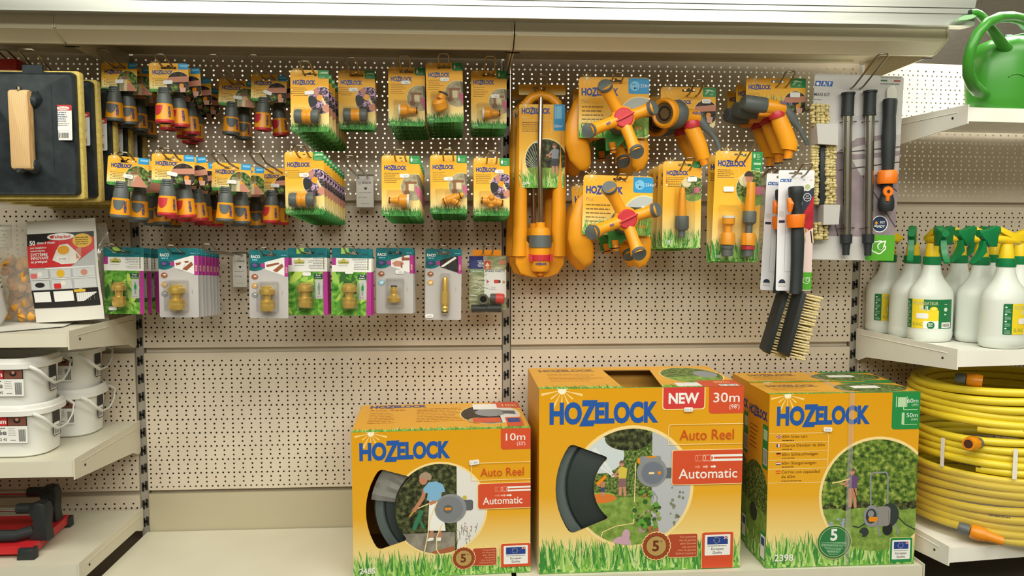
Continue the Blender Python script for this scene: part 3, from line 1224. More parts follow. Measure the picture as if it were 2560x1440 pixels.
def grey_card(name, label, group, kind='coupling', dots=3, photo='wood', price='', spos=(60, -40), srot=0., H=166):
    """grey blister card with a teal top and a magenta flash"""
    W, t = 93, 9
    g = G()
    g.clip = rrect(0, -H, W, 0, 4)
    top = [(0, 0), (0, -50)]+[(48*i/8, -50-4*sin(pi*i/8)+16*(i/8)**2) for i in range(1, 9)]+[(W, -24), (W, 0)]
    g.poly(top, TEAL)
    g.l = 2
    ph = [(38, -47), (36, -30), (78, -18), (84, -18), (84, -52), (84, -62)]
    g.poly(ph, WHT if photo != 'dark' else DARKP)
    g.rect(84, -64, W, -18, MAG)
    g.poly([(27, -34), (37, -31), (38, -44), (28, -41)], MAG)
    g.circ(15, -38, 12, M('teal_dark', '124a55', .4), rz=7)
    g.l = 3
    g.circ(13, -37, 6, M('violet_print', '6a4a94', .5), rz=4)
    if photo == 'hand':
        g.poly([(40, -38), (50, -32), (66, -34), (70, -40), (60, -47), (46, -46)], SKIN)
        g.rect(66, -32, 70, -16, RUST)
        g.rect(62, -50, 66, -38, RUST)
        g.rect(64, -31, 84, -24, RUST)
    elif photo == 'dark':
        g.poly([(38, -46), (46, -47), (80, -24), (76, -20)], WHT)
        g.poly([(58, -54), (82, -52), (82, -40), (74, -30)], M('photo_night', '26262c', .5))
    else:
        g.poly([(40, -36), (70, -30), (72, -34), (42, -42)], RUST)
        g.poly([(56, -50), (78, -32), (82, -40), (66, -54)], RUST)
    g.text('RACO', 4, -20, 6.5, WHT, .03, w=22)
    g.bars(7, -26, 16, 1, 2.6, 3, M('tab_pale_blue', '7cc3e6'), .1)
    g.bars(76, -13, 13, 1, 3, 1.8, M('tab_pale_blue', '7cc3e6'), .05)
    g.text('SOLID', 90.5, -55, 3.6, PALE, .02, rot=pi/2)
    cols = [RUST, M('copper_print', 'c99a5a', .4), M('zinc_print', '8d9498', .4)]
    if dots == 2:
        cols = [RUST, M('sticker_gold', 'e0a52a', .4)]
    if kind == 'adaptor':
        cols = [RUST, M('tab_pale_blue', '7cc3e6')]
    for i, c in enumerate(cols):
        g.circ(13, -66-i*22, 8.5, STKT, rz=7)
    g.l = 4
    for i, c in enumerate(cols):
        g.circ(13, -65-i*22, 7.6, c, rz=6.4)
    g.l = 5
    for i, c in enumerate(cols):
        g.circ(14, -64-i*22, 3.6, M('print_shine', 'e8d9c0', .4), 14, rz=1.8)
    if dots == 2:
        g.text('x3', 13, -90, 6, WHT, .03, 'C')
    g.line([(79, -99), (78, -109)], .7, STKT)
    g.clip = None
    root = thing(name, label, 'hose fitting', group=group)
    card_mb(W, H, t, g, GREYC, r=4, back=M('grey_card_back', 'a8a49f', .6)).build('backing_card', root, smooth=0)
    o = (-W/2, t)
    if kind == 'nozzle':
        blister_mb(38+o[0], -172+o[1], 64+o[0], -62+o[1], 26).build('blister', root, (0, -.0012, 0), 25)
        brass_mb('nozzle').build('brass_nozzle', root, ((51+o[0])*.001, -.0130, (-117+o[1])*.001), 30)
    else:
        blister_mb(24+o[0], -150+o[1], 70+o[0], -75+o[1], 40).build('blister', root, (0, -.0012, 0), 25)
        brass_mb(kind).build('brass_'+kind, root, ((46+o[0])*.001, -.0195, (-116+o[1])*.001), 30)
    sticker(root, spos[0]+o[0], spos[1]+o[1], -.0020, 21, 10, srot, price)
    return root


SLOPE = .075      # the hooks climb a little towards the aisle


def wire_hook(label, x, z, L, yf=None, w=.024, up=.013, bend=.05):
    """double wire display hook plugged into the panel; rods climb slightly, tip bent up; z is its height at depth yf"""
    root = thing('display_hook', label, 'display hook', (x, 0, z), (0, 0, 0), 'wire display hooks on the perforated panels')
    mb = MB()
    h = w/2
    f = (-yf if yf is not None else L-.05)

    def pt(a, d, dz):
        return (a, -d, SLOPE*(d-f)-.0024+dz)
    path = [pt(-h, -.004, 0), pt(-h, L-bend, 0), pt(-h, L-bend+.012, .003), pt(-h, L-.004, up-.001), pt(-h+.004, L, up+.002), pt(h-.004, L, up+.002), pt(h, L-.004, up-.001),
            pt(h, L-bend+.012, .003), pt(h, L-bend, 0), pt(h, -.004, 0)]
    mb.tube(path, .0022, CHROME, 8)
    mb.build('wire_loop', root, smooth=60)
    mb = MB()
    zz = -SLOPE*f
    mb.box(-h-.006, -.004, zz-.006, h+.006, -.0005, zz+.004, CHROME)
    mb.build('back_plate', root, smooth=0)
    return root


def stack(proto, n, X, z, yf, yr, lab, rots=None, dx=0., dz=0., jig=2.5, xs=None, roll=.6):
    """hang proto and n-1 copies along one hook; lab(i) gives each its own label"""
    for i in range(n):
        y = yf if n == 1 else yf+(yr-yf)*i/(n-1)
        o = proto if i == 0 else dup(proto)
        if i:
            o['label'] = lab(i)
        x = X+(xs[i % len(xs)] if xs else 0)+(dx*random.uniform(-1, 1) if i else 0)
        o.location = (x, y, z-dz*i-SLOPE*(y-yf))
        r = (0, 0, 0) if i == 0 and rots is None else (0, radians(random.uniform(-roll, roll)), radians(random.uniform(-jig, jig)))
        if i == 0 and rots:
            r = tuple(radians(a) for a in rots)
        o.rotation_euler = r

# ---------------------------------------------------------------- hanging fittings of the two middle bays
def hang(proto, l, r, top, yf, yr, n, t, noun, rots=None, bar=None, L=None, dx=0., dz=0., jig=2.5, hook_label=None, xs=None):
    x, z = at((l+r)/2, top, yf)
    z -= t*.001
    stack(proto, n, x, z, yf, yr, lambda i: f'{ORD[i]} from the front of the {noun}', rots, dx, dz, jig, xs, 5. if jig > 6 else .6)
    if hook_label:
        wire_hook(hook_label, x, z, L or max(.29, -yf+.055), yf)
    return x, z


ZZ = [0, .016, -.012, .014, -.016, .010, -.014, .012]
p = hose_end('hose_connector', 'front hose connector with grey button, upper row beside the black floats', 'grey tap connectors in the upper row', 0, 'tap2')
hang(p, 250, 345, 157, -.20, -.02, 6, 8, 'upper row grey button connectors beside the floats', (0, 2, -8), dx=.002, dz=.001, xs=ZZ,
     hook_label='wire hook of the upper row holding grey button hose connectors beside the floats', jig=7)
p = hose_end('hose_connector', 'front hose connector with red button on the second upper hook', 'red stop connectors in the upper row', 1, 'kitchen')
hang(p, 372, 470, 158, -.26, -.02, 7, 8, 'red button hose connectors on the second upper hook', (0, 0, 2), xs=ZZ, dz=.001,
     hook_label='second wire hook of the upper row, holding red button hose connectors', jig=7)
p = hose_end('hose_connector', 'front of two grey button hose connectors deep on the third upper hook', 'grey tap connectors deep in the upper row', 0, 'tap2')
hang(p, 550, 637, 200, -.11, -.05, 2, 8, 'two grey button hose connectors on the third upper hook', (0, 3, 10), xs=[0, .014],
     hook_label='third wire hook of the upper row, long and almost empty', L=.31, jig=7)
p = hose_end('hose_connector', 'front of two red button hose connectors deep on the fourth upper hook', 'red stop connectors deep in the upper row', 1, 'kitchen')
hang(p, 627, 718, 187, -.15, -.09, 2, 8, 'two red button hose connectors on the fourth upper hook', (0, 3, -4), xs=[0, .014],
     hook_label='fourth wire hook of the upper row beside the hose repair cards', L=.30, jig=7)
p = fitting_card('hose_fitting_card', 'front card with grey and yellow hose repairer on the thick upper stack', 'hose repair cards in the upper row', 'repair', 'flower', '2100', price='')
hang(p, 725, 822, 175, -.285, -.03, 7, 8, 'thick upper stack of hose repair cards', (0, .5, -2),
     hook_label='fifth wire hook of the upper row holding the thick stack of hose repair cards')
p = fitting_card('hose_fitting_card', 'front of two darker hose repair cards on the thin upper stack', 'hose repair cards in the thin upper stack', 'repair', 'flower', '2100', spos=(36, -46))
hang(p, 845, 937, 177, -.195, -.165, 2, 8, 'two hose repair cards on the thin upper stack', (0, 0, 3), L=.29,
     hook_label='sixth wire hook of the upper row holding two hose repair cards')
p = fitting_card('hose_fitting_card', 'front card with tap connector and white washer, upper row third from middle upright', 'tap connector cards in the upper row', 'taprev', 'tap', '2175',
                 spos=(42, -37), tab='tap')
hang(p, 970, 1063, 168, -.21, -.03, 5, 8, 'upper tap connector stack third from the middle upright', (0, .5, 1),
     hook_label='seventh wire hook of the upper row holding tap connector cards')
p = fitting_card('hose_fitting_card', 'front card with round threaded yellow cup, upper row second from middle upright', 'threaded tap cards in the upper row', 'cup', 'tap', '2167',
                 spos=(45, -40), price='5413', tab='tap')
hang(p, 1063, 1157, 157, -.23, -.03, 6, 8, 'upper threaded cup stack second from the middle upright', (0, -1, 0),
     hook_label='eighth wire hook of the upper row holding threaded cup cards')
p = fitting_card('hose_fitting_card', 'front card with washer fitting, upper row next to the middle upright', 'tap connector cards beside the middle upright', 'taprev', 'tap', '2158',
                 spos=(60, -62), tab='tap')
hang(p, 1177, 1267, 177, -.18, -.07, 4, 8, 'upper tap card stack next to the middle upright', (0, 0, 2), L=.29,
     hook_label='ninth wire hook of the upper row, next to the middle upright')

p = hose_end('hose_connector', 'front hose connector with grey button, lower row beside the black floats', 'grey tap connectors in the second row', 0, 'tap2', '5475')
hang(p, 268, 374, 392, -.33, -.05, 6, 8, 'second row grey button connectors beside the floats', (0, 5, 3), xs=ZZ,
     hook_label='first wire hook of the second row, beside the black floats', L=.36, jig=7)
p = hose_end('hose_connector', 'front hose connector with red button on the second hook of the second row', 'red stop connectors in the second row', 1, 'kitchen')
hang(p, 387, 479, 386, -.335, -.03, 8, 8, 'red button connectors, second row second hook', (0, 2, 16), xs=ZZ,
     hook_label='second wire hook of the second row holding red button hose connectors', L=.385, jig=9)
p = hose_end('hose_connector', 'front hose connector with grey button on the third hook of the second row', 'grey tap connectors on the third lower hook', 0, 'tap2')
hang(p, 530, 628, 408, -.25, -.06, 4, 8, 'grey button connectors, second row third hook', (0, 3, 4), xs=ZZ,
     hook_label='third wire hook of the second row holding grey button hose connectors', L=.36, jig=7)
p = hose_end('hose_connector', 'front of two red button hose connectors left of the thick repair stack', 'red stop connectors on the fourth lower hook', 1, 'kitchen')
hang(p, 645, 735, 420, -.14, -.08, 2, 8, 'two red button connectors left of the thick repair stack', (0, 1, -6), xs=[0, .012],
     hook_label='fourth wire hook of the second row, left of the thick repair card stack', L=.34, jig=7)
p = fitting_card('hose_fitting_card', 'bright front card with hose repairer on the thickest stack of the second row', 'hose repair cards in the second row', 'repair', 'flower', '2100')
hang(p, 710, 810, 380, -.335, -.03, 9, 8, 'thickest hose repair stack in the second row', (0, 0, -2),
     hook_label='fifth wire hook of the second row holding the thickest stack')
p = fitting_card('hose_fitting_card', 'front card with tap adaptor, second row beside the small white price tag', 'tap connector cards in the second row', 'tap', 'tap', '2184',
                 spos=(53, -47), tab='tap')
hang(p, 952, 1051, 389, -.29, -.07, 6, 8, 'second row tap adaptor stack beside the white price tag', (0, .5, 1),
     hook_label='seventh wire hook of the second row holding tap adaptor cards')
p = fitting_card('hose_fitting_card', 'front card with angled two-way piece, second row second from middle upright', 'angled piece cards in the second row', 'tee', 'tap', '2167',
                 spos=(44, -57), price='2643', tab='tap')
hang(p, 1074, 1168, 388, -.235, -.05, 7, 8, 'second row angled piece stack second from the middle upright', (0, 0, 0),
     hook_label='eighth wire hook of the second row holding angled piece cards')
p = fitting_card('hose_fitting_card', 'pale front card with three-ended splitter, second row next to middle upright', 'splitter cards in the second row', 'double', 'flower', '2293',
                 spos=(63, -33), price='3480', tab='tap')
hang(p, 1183, 1275, 395, -.22, -.05, 6, 8, 'second row splitter stack next to the middle upright', (0, 0, 1),
     hook_label='ninth wire hook of the second row, next to the middle upright')

p = leaf_card('brass_fitting_card', 'front green leaf card with brass coupling beside the bagged tile heads', 'green leaf brass cards beside the bag')
hang(p, 259, 358, 618, -.175, -.085, 3, 9, 'green leaf cards beside the bagged tile heads', (0, 1, 0), L=.25,
     hook_label='first wire hook of the third row, beside the bagged tile heads')
p = grey_card('brass_fitting_card', 'front grey card with brass coupling on the thickest grey stack', 'grey brass coupling cards in the thick stack', 'coupling', 3, 'wood', spos=(56, -42), srot=1.1)
hang(p, 395, 494, 620, -.255, -.095, 7, 9, 'thickest stack of grey brass coupling cards', (0, .5, -2), L=.31,
     hook_label='second wire hook of the third row holding the thick grey stack')
p = grey_card('brass_fitting_card', 'front grey card with price sticker across its brass coupling', 'grey brass coupling cards in the thin stack', 'coupling', 3, 'wood', spos=(42, -108))
hang(p, 623, 720, 625, -.235, -.205, 2, 9, 'two grey coupling cards left of the leaf cards', (0, 1, 0), L=.29,
     hook_label='fourth wire hook of the third row, left of the leaf cards')
p = leaf_card('brass_fitting_card', 'front green leaf card with small coupling, left one of the middle leaf pair', 'green leaf brass cards in the middle left stack', spos=(46, -64))
hang(p, 720, 816, 620, -.205, -.16, 3, 9, 'middle left stack of green leaf cards', (0, 0, 1), L=.27,
     hook_label='fifth wire hook of the third row holding green leaf cards')
p = leaf_card('brass_fitting_card', 'front green leaf card with large coupling, right one of the middle leaf pair', 'green leaf brass cards in the middle right stack', spos=(42, -58))
hang(p, 830, 929, 621, -.22, -.19, 2, 9, 'middle right stack of green leaf cards', (0, 1.5, 4), L=.28,
     hook_label='sixth wire hook of the third row holding two green leaf cards')
p = grey_card('brass_fitting_card', 'front grey card with short brass tap adaptor and hand picture', 'grey brass adaptor cards', 'adaptor', 2, 'hand', spos=(59, -60), price='5450')
hang(p, 940, 1033, 620, -.175, -.10, 4, 9, 'stack of grey cards with brass tap adaptors', (0, .5, 0), L=.24,
     hook_label='seventh wire hook of the third row holding brass adaptor cards')
p = grey_card('brass_fitting_card', 'tall grey card with long brass nozzle', None, 'nozzle', 2, 'dark', spos=(11, -174), price='13430', H=184)
hang(p, 1064, 1154, 622, -.14, -.14, 1, 9, '', (0, .8, 0), L=.21,
     hook_label='eighth wire hook of the third row holding the long brass nozzle card')


def price_tag(label, l, r, top, bot, y, half=False):
    x, z = at((l+r)/2, top, y)
    x2, z2 = at(r, bot, y)
    x1, _ = at(l, top, y)
    W, H = (x2-x1)*1000, (z-z2)*1000
    root = thing('price_tag', label, 'price tag', (x, y, z))
    mb = MB()
    mb.box(-W*.0005-.001, -.0012, -H*.001-.003, W*.0005+.001, .0012, .003, clear_mat('tag_holder', 'e9e6dc', .15, .2, .12))
    mb.box(-W*.0005-.001, -.003, 0, W*.0005+.001, .003, .004, M('tag_clip_grey', '6b6459', .5))
    mb.build('holder', root, smooth=0)
    g = G()
    g.rect(0, -H, W, 0, M('tag_white', 'e2dfd8', .6))
    g.l = 2
    g.circ(W*.2, -H*.23, W*.075, STKT, 16)
    g.text('BOSCH', W*.36, -H*.25, W*.115, BLK, .02, w=W*.5)
    g.poly([(W*.42, -H*.37), (W*.54, -H*.46), (W*.65, -H*.37)][::1], BLK)
    g.l = 3
    g.circ(W*.2, -H*.23, W*.045, M('tag_white', 'e2dfd8'), 16)
    hand = M('hand_writing', '6d6a68', .6)
    for k in range(2):
        pts = [(W*.1+W*.75*i/22*(1-.3*k), -H*(.53+.15*k)+random.uniform(-1.6, 1.6)) for i in range(23)]
        g.line(pts, .7, hand)
    g.bars(W*.28, -H*.89, W*.5, 1, 3, 1., STKT, .05)
    MB().g(g, T=Matrix.Translation((-W*.0005, -.0014, 0))).build('paper_label', root, smooth=0)
    return x, z


x, z = price_tag('white price tag on the empty hook beside the thick repair card stack', 890, 934, 440, 518, -.045)
wire_hook('empty wire hook of the second row with a white price tag at its root', x-.004, z-.002, .30, -.045)
x, z = price_tag('white price tag in the third row between the grey card stacks', 580, 617, 634, 717, -.04)
wire_hook('empty wire hook of the third row with a white price tag at its root', x-.004, z-.002, .30, -.04)
price_tag('white price tag cut by the left picture edge above the yellow bags', -12, 28, 566, 618, -.12)

# bag of spare parts at the middle upright
x, z = at(1219, 640, -.10)
root = thing('spare_parts_bag', 'clear bag of red and black spare hose parts beside the middle upright', 'spare parts', (x, -.10, z))
W, H = 98, 152
g = G()
g.rect(0, -H, W, 0, GREYC) if False else None
SPR = ramp_mat('spray_print', [(.3, '6d7a4c'), (.5, 'a3a77e'), (.7, 'd8d4bf')], scale=60, stretch=(.4, 1, 2.4), rough=.45)
g.rect(0, -H+8, W, 0, SPR)
g.l = 2
g.rect(0, -34, 38, 0, M('spare_blue', '26337f', .45))
g.rect(40, -110, W, -37, WHT)
g.rr(40, -35, 57, -12, 7, M('spare_red', 'd23a33', .45), (0, 0, 1, 1))
g.rect(0, -44, W, -36, M('spare_green', '4f8a4a', .5))
g.l = 3
g.rect(39, -43, W, -37, WHT)
g.poly([(42, -26), (48.5, -17), (55, -26)][::-1][::-1], M('spare_cream', 'efe3b8', .5)) if False else g.tris([[(42, -26), (55, -26), (48.5, -17)]], M('spare_cream', 'efe3b8', .5))
g.rect(45, -30, 52, -26, M('logo_gold', 'c9b53a'))
g.bars(44, -33, 11, 1, 3, 2, WHT, .05)
for i in range(5):
    g.bars(22+i % 3*2, -14-i*3.6, 14, 1, 3, 1.8, WHT, .05)
g.circ(88, -17, 9, M('spare_orange', 'd0795c', .5), rz=6)
for i in range(26):
    a = random.uniform(-.5, .9)
    xx, zz = random.uniform(2, 34), random.uniform(-112, -48)
    g.poly([(xx, zz), (xx+30*cos(a)*.6, zz+20*sin(a)), (xx+30*cos(a)*.6, zz+20*sin(a)+1.6), (xx, zz+.8)], [WHT, M('leaf_pale', 'b9c48e'), M('spray_dark', '5b6a3c', .5)][i % 3])
g.l = 4
g.text('ORIGINAL', 4, -43, 5.2, WHT, .02, w=33)
g.text('SPARE PARTS', 42, -42.6, 4.6, M('spare_navy', '2d3550', .5), .02, w=52)
g.rect(66, -72, 78, -63, M('spare_red', 'd23a33'))
g.rect(78, -71, 83, -64, BLK)
g.tris([[(46, -73), (54, -67.5), (46, -62)]], PINK)
g.rr(88, -73, 95, -65, 3, M('copper_print', 'c99a5a'))
mb = MB()
mb.box(-W*.0005, 0, -H*.001+.008, W*.0005, .0008, 0, WHT)
mb.g(g, T=Matrix.Translation((-W*.0005, 0, 0)))
mb.build('printed_card', root, smooth=0)
mb = MB()
mb.box(-.040, .001, -.004, .036, .0016, .016, YPD)
mb.build('header_strip', root, smooth=0)
mb = MB()
c = .0
mb.T = Matrix.Translation((-.012, -.016, -.112))
mb.lathe([(.009, .001), (.009, -.012), (.0135, -.0125), (.0135, .008), (0, .008)], M('spare_olive', '5a5648', .5), axis='Y', n=14)
mb.lathe([(0, -.002), (.009, -.002)], DARK, axis='Y', n=14)
mb.build('threaded_ring', root)
mb = MB()
mb.T = Matrix.Translation((.012, -.016, -.110)) @ Matrix.Rotation(radians(4), 4, 'Y')
mb.lathe([(0, -.006), (.011, -.006), (.012, 0), (.0125, .009), (0, .009)], M('spare_brown', '4a4440', .5), axis='X', n=18)
mb.lathe([(0, .008), (.0125, .008), (.0135, .012), (.0135, .028), (.011, .031), (0, .031)], M('spare_red', 'd23a33'), axis='X', n=18)
mb.build('red_connector', root)
for xx in (-.024, .016):
    mb = MB()
    mb.lathe([(0, -.0195), (.0095, -.0195), (.0105, -.016), (.0105, .016), (.0095, .0195), (0, .0195)], BPL, (xx, -.013, -.138), 'X', 18)
    mb.build('black_sleeve', root)
mb = MB()
rings = []
for y, i in ((.0022, 0), (-.018, 4), (-.03, 12)):
    rings.append([(px*.001, y, pz*.001) for px, pz in rrect(-W/2-5+i, -H-3+i, W/2+5-i, 2-i, 6)])
mb.loft(rings, CLEAR, True, False, True)
mb.build('clear_bag', root, smooth=40)
sticker(root, 13, -83, -.0012, 22, 11, -.05, '7674')
wire_hook('last wire hook of the third row holding the spare parts bag', x, z+.010, .17, -.10)

# ---------------------------------------------------------------- big hose reel cartons on the base shelf
ORT = M('text_orange', 'cf4a1c', .45)
ORR = M('panel_orange_red', 'd6502c', .42)
CARTON = M('carton_inside', 'd79a3c', .7)
KRAFT = M('carton_brown', '8f6a3a', .8)
REELG = M('reel_grey', '5c6766', .45)
REELD = M('reel_dark', '2f3938', .5)
SILV = M('reel_print_grey', '8c8f94', .45)
SILD = M('reel_print_dark', '5f6268', .5)
WALLP = M('print_wall_white', 'e4e2dd', .5)
WALLG = M('print_wall_grey', 'b9bcc2', .5)
PAVE = ramp_mat('print_paving', [(.35, '6f6a60'), (.6, '9a9486')], scale=30, rough=.5)
GOLD = M('badge_gold', 'd2b06a', .35, .4)
COPP = M('badge_copper', 'a9502c', .35, .3)
BADG = M('badge_green', '2c7a45', .4)
FLAGB = M('flag_blue', '26418f', .45)


def sector(cx, cz, r0, r1, a_in0, a_out0, a_in1, a_out1, n=10):
    """cut-out between two arcs; returns outline (CCW) and convex pieces. angles in degrees"""
    I = [(cx+r0*cos(radians(a_in0+(a_in1-a_in0)*i/n)), cz+r0*sin(radians(a_in0+(a_in1-a_in0)*i/n))) for i in range(n+1)]
    O = [(cx+r1*cos(radians(a_out0+(a_out1-a_out0)*i/n)), cz+r1*sin(radians(a_out0+(a_out1-a_out0)*i/n))) for i in range(n+1)]

    def soft(a, b, c, k=.16):
        return [(b[0]+(a[0]-b[0])*t, b[1]+(a[1]-b[1])*t) for t in ()]
    out = O+I[::-1]
    # round the four corners a little
    res = []
    m = len(out)
    for i, p in enumerate(out):
        q, r = out[i-1], out[(i+1) % m]
        if i in (0, n, n+1, m-1):
            for t in (1, 0):
                s = q if t else r
                L = math.hypot(s[0]-p[0], s[1]-p[1])
                k = min(.45, 9/L)
                res.append((p[0]+(s[0]-p[0])*k, p[1]+(s[1]-p[1])*k))
                if t:
                    res.append((p[0]+(q[0]-p[0])*k*.3+(r[0]-p[0])*min(.45, 9/math.hypot(r[0]-p[0], r[1]-p[1]))*.3,
                                p[1]+(q[1]-p[1])*k*.3+(r[1]-p[1])*min(.45, 9/math.hypot(r[0]-p[0], r[1]-p[1]))*.3))
        else:
            res.append(p)
    area2 = sum(res[i][0]*res[(i+1) % len(res)][1]-res[(i+1) % len(res)][0]*res[i][1] for i in range(len(res)))
    if area2 < 0:
        res = res[::-1]
    return res


def carton(name, label, W, H, D, loc, rz, front, top=None, side=None, cut=None, hole=None, group=None, leany=0.):
    """printed carton: origin at the middle of the bottom front edge"""
    root = thing(name, label, 'box', loc, (0, radians(leany), radians(rz)), group)
    T = Matrix.Translation((-W*.0005, 0, H*.001))
    mb = MB()
    mb.T = T
    holes = [cut] if cut else []
    tri = tess([(0, -H), (W, -H), (W, 0), (0, 0)], holes)
    th = .0025
    for t in tri:
        mb.add([(x*.001, 0, z*.001) for x, z in t], [(0, 1, 2)], YELB)
        mb.add([(x*.001, th, z*.001) for x, z in t], [(2, 1, 0)], KRAFT)
    if cut:
        n = len(cut)
        mb.add([(x*.001, y, z*.001) for y in (0, th) for x, z in cut], [(i, (i+1) % n, (i+1) % n+n, i+n) for i in range(n)], KRAFT)
    mb.T = None
    if cut:
        q = G()
        conv = tess(cut)
        for p, m, l in front.p:
            ps = [p]
            for c in conv:
                ps = [r for a in ps for r in subtract(a, c)]
            for r in ps:
                q.p.append((r, m, l))
        front = q
    mb.g(front, T=T, step=.0001)
    mb.build('front_panel', root, smooth=0)
    w, h, d = W*.001, H*.001, D*.001
    mb = MB()
    e = .0004
    for x, s in ((-w/2, 1), (w/2, -1)):
        f = [(x, 0, 0), (x, d, 0), (x, d, h), (x, 0, h)]
        mb.add(f, [(3, 2, 1, 0) if s > 0 else (0, 1, 2, 3)], YELB)
        mb.add([(x+s*th, a, b) for _, a, b in f], [(0, 1, 2, 3) if s > 0 else (3, 2, 1, 0)], CARTON)
    mb.add([(-w/2, d, 0), (w/2, d, 0), (w/2, d, h), (-w/2, d, h)], [(3, 2, 1, 0)], YELB)
    mb.add([(-w/2, d-th, 0), (w/2, d-th, 0), (w/2, d-th, h), (-w/2, d-th, h)], [(0, 1, 2, 3)], CARTON)
    mb.add([(-w/2, 0, 0), (w/2, 0, 0), (w/2, d, 0), (-w/2, d, 0)], [(3, 2, 1, 0)], KRAFT)
    if side:
        # left side: x of the print runs from the back edge to the front edge
        S_ = Matrix(((0, 1, 0, -w/2), (-1, 0, 0, d), (0, 0, 1, h), (0, 0, 0, 1)))
        mb.g(side, T=S_, step=.0001)
    mb.build('carton_body', root, smooth=0)
    mb = MB()
    hs = [hole] if hole else []
    for t in tess([(0, 0), (W, 0), (W, D), (0, D)], hs):
        mb.add([(x*.001-w/2, y*.001, h) for x, y in t], [(0, 1, 2)], M('yellow_top_print', 'e6a830', .42))
        mb.add([(x*.001-w/2, y*.001, h-th) for x, y in t], [(2, 1, 0)], CARTON)
    if hole:
        n = len(hole)
        mb.add([(x*.001-w/2, y*.001, zz) for zz in (h, h-th) for x, y in hole], [(i, (i+1) % n, (i+1) % n+n, i+n) for i in range(n)], KRAFT)
    if top:
        U_ = Matrix(((1, 0, 0, -w/2), (0, 0, 1, 0), (0, -1, 0, h), (0, 0, 0, 1)))
        q = G()
        for p, m, l in top.p:
            ps = [p]
            for c in (tess(hole) if hole else []):
                ps = [r for a in ps for r in subtract(a, c)]
            for r in ps:
                q.p.append((r, m, l))
        mb.g(q, T=U_, step=.0001)
    mb.build('top_flap', root, smooth=0)
    return root


def badge(g, cx, cz, r, green=False):
    g.l = 23
    if not green:
        n = 44
        g.poly([(cx+(r*(1 if i % 2 else .95))*cos(2*pi*i/n), cz+(r*(1 if i % 2 else .95))*sin(2*pi*i/n)) for i in range(n)], PALE)
        g.l = 24
        g.poly([(cx+(r*(.95 if i % 2 else .89))*cos(2*pi*i/n), cz+(r*(.95 if i % 2 else .89))*sin(2*pi*i/n)) for i in range(n)], COPP)
        g.l = 25
        g.circ(cx, cz, r*.70, M('badge_rim', '7d3418', .4), 40)
        g.l = 26
        g.circ(cx, cz, r*.66, GOLD, 40)
        g.l = 27
        g.text('5', cx-r*.04, cz-r*.33, r*.68, M('badge_text', '6f2c14', .5), .03, 'C')
        g.text('*', cx+r*.34, cz+r*.12, r*.26, M('badge_text', '6f2c14', .5), .0, 'C')
    else:
        g.circ(cx, cz, r, PALE, 44)
        g.l = 24
        g.circ(cx, cz, r*.97, BADG, 44)
        g.l = 25
        g.frame(circ(cx, cz, r*.86, 40), circ(cx, cz, r*.84, 40), PALE)
        g.text('5', cx-r*.03, cz+r*.12, r*.62, WHT, .03, 'C')
        for i in range(9):
            ww = r*(1.5-.12*i) if i > 2 else r*1.5
            g.bars(cx-ww/2, cz-r*.04-i*r*.085, ww, 1, 3, r*.035, M('badge_pale', 'a9d0a8', .5), .03)


def eu_mark(g, x0, z0, x1, z1, frame, hang=0):
    g.l = 20
    g.rr(x0-1.5, z0-hang, x1+1.5, z1+1.5, 5, PALE, (0, 0, 1, 1))
    g.l = 21
    g.rr(x0, z0-hang, x1, z1, 4.5, frame, (0, 0, 1, 1))
    g.l = 22
    w, h = x1-x0, z1-z0
    g.rr(x0+w*.09, z0+h*.12, x1-w*.09, z1-h*.09, 2, WHT)
    g.l = 23
    g.rect(x0+w*.17, z0+h*.54, x1-w*.17, z1-h*.16, FLAGB)
    g.l = 24
    cx, cz = (x0+x1)/2-w*.03, z0+h*.69
    for i in range(12):
        g.circ(cx+h*.11*cos(i*pi/6), cz+h*.11*sin(i*pi/6), h*.014, M('star_pale', 'e9e2a2', .5), 6)
    fx, fz = x1-w*.30, z1-h*.26
    g.rect(fx, fz, x1-w*.17, z1-h*.16, M('flag_navy', '3a4a86', .5))
    g.l = 25
    g.line([(fx, fz), (x1-w*.17, z1-h*.16)], h*.02, WHT)
    g.line([(fx, z1-h*.16), (x1-w*.17, fz)], h*.02, WHT)
    g.l = 26
    g.line([(fx, (fz+z1-h*.16)/2), (x1-w*.17, (fz+z1-h*.16)/2)], h*.025, ORR)
    g.line([((fx+x1-w*.17)/2, fz), ((fx+x1-w*.17)/2, z1-h*.16)], h*.025, ORR)
    g.bars(x0+w*.18, z0+h*.47, w*.62, 1, 3, h*.025, STKT, .02)
    g.text('European', (x0+x1)/2, z0+h*.33, h*.085, BLK, 0, 'C')
    g.text('Quality', (x0+x1)/2, z0+h*.19, h*.085, BLK, 0, 'C')


def guarantee(g, x0, z0, x1, z1):
    g.l = 20
    g.rr(x0, z0, x1, z1, 4, PALE)
    g.l = 21
    g.rr(x0, z0+1.2, x1-1.2, z1-1.2, 3.5, M('banner_red', 'b4492c', .42))
    g.l = 22
    h = (z1-z0)/7.2
    for i, t in enumerate(('Year guarantee', 'Ans de garantie', 'Jahre Garantie', 'Jaar garantie', 'Años de garantía', 'Χρόνια εγγύηση')):
        g.text(t, x1-4, z1-h*(i+1.25), h*.55, M('banner_text', 'f0b58c', .5), 0, 'R')


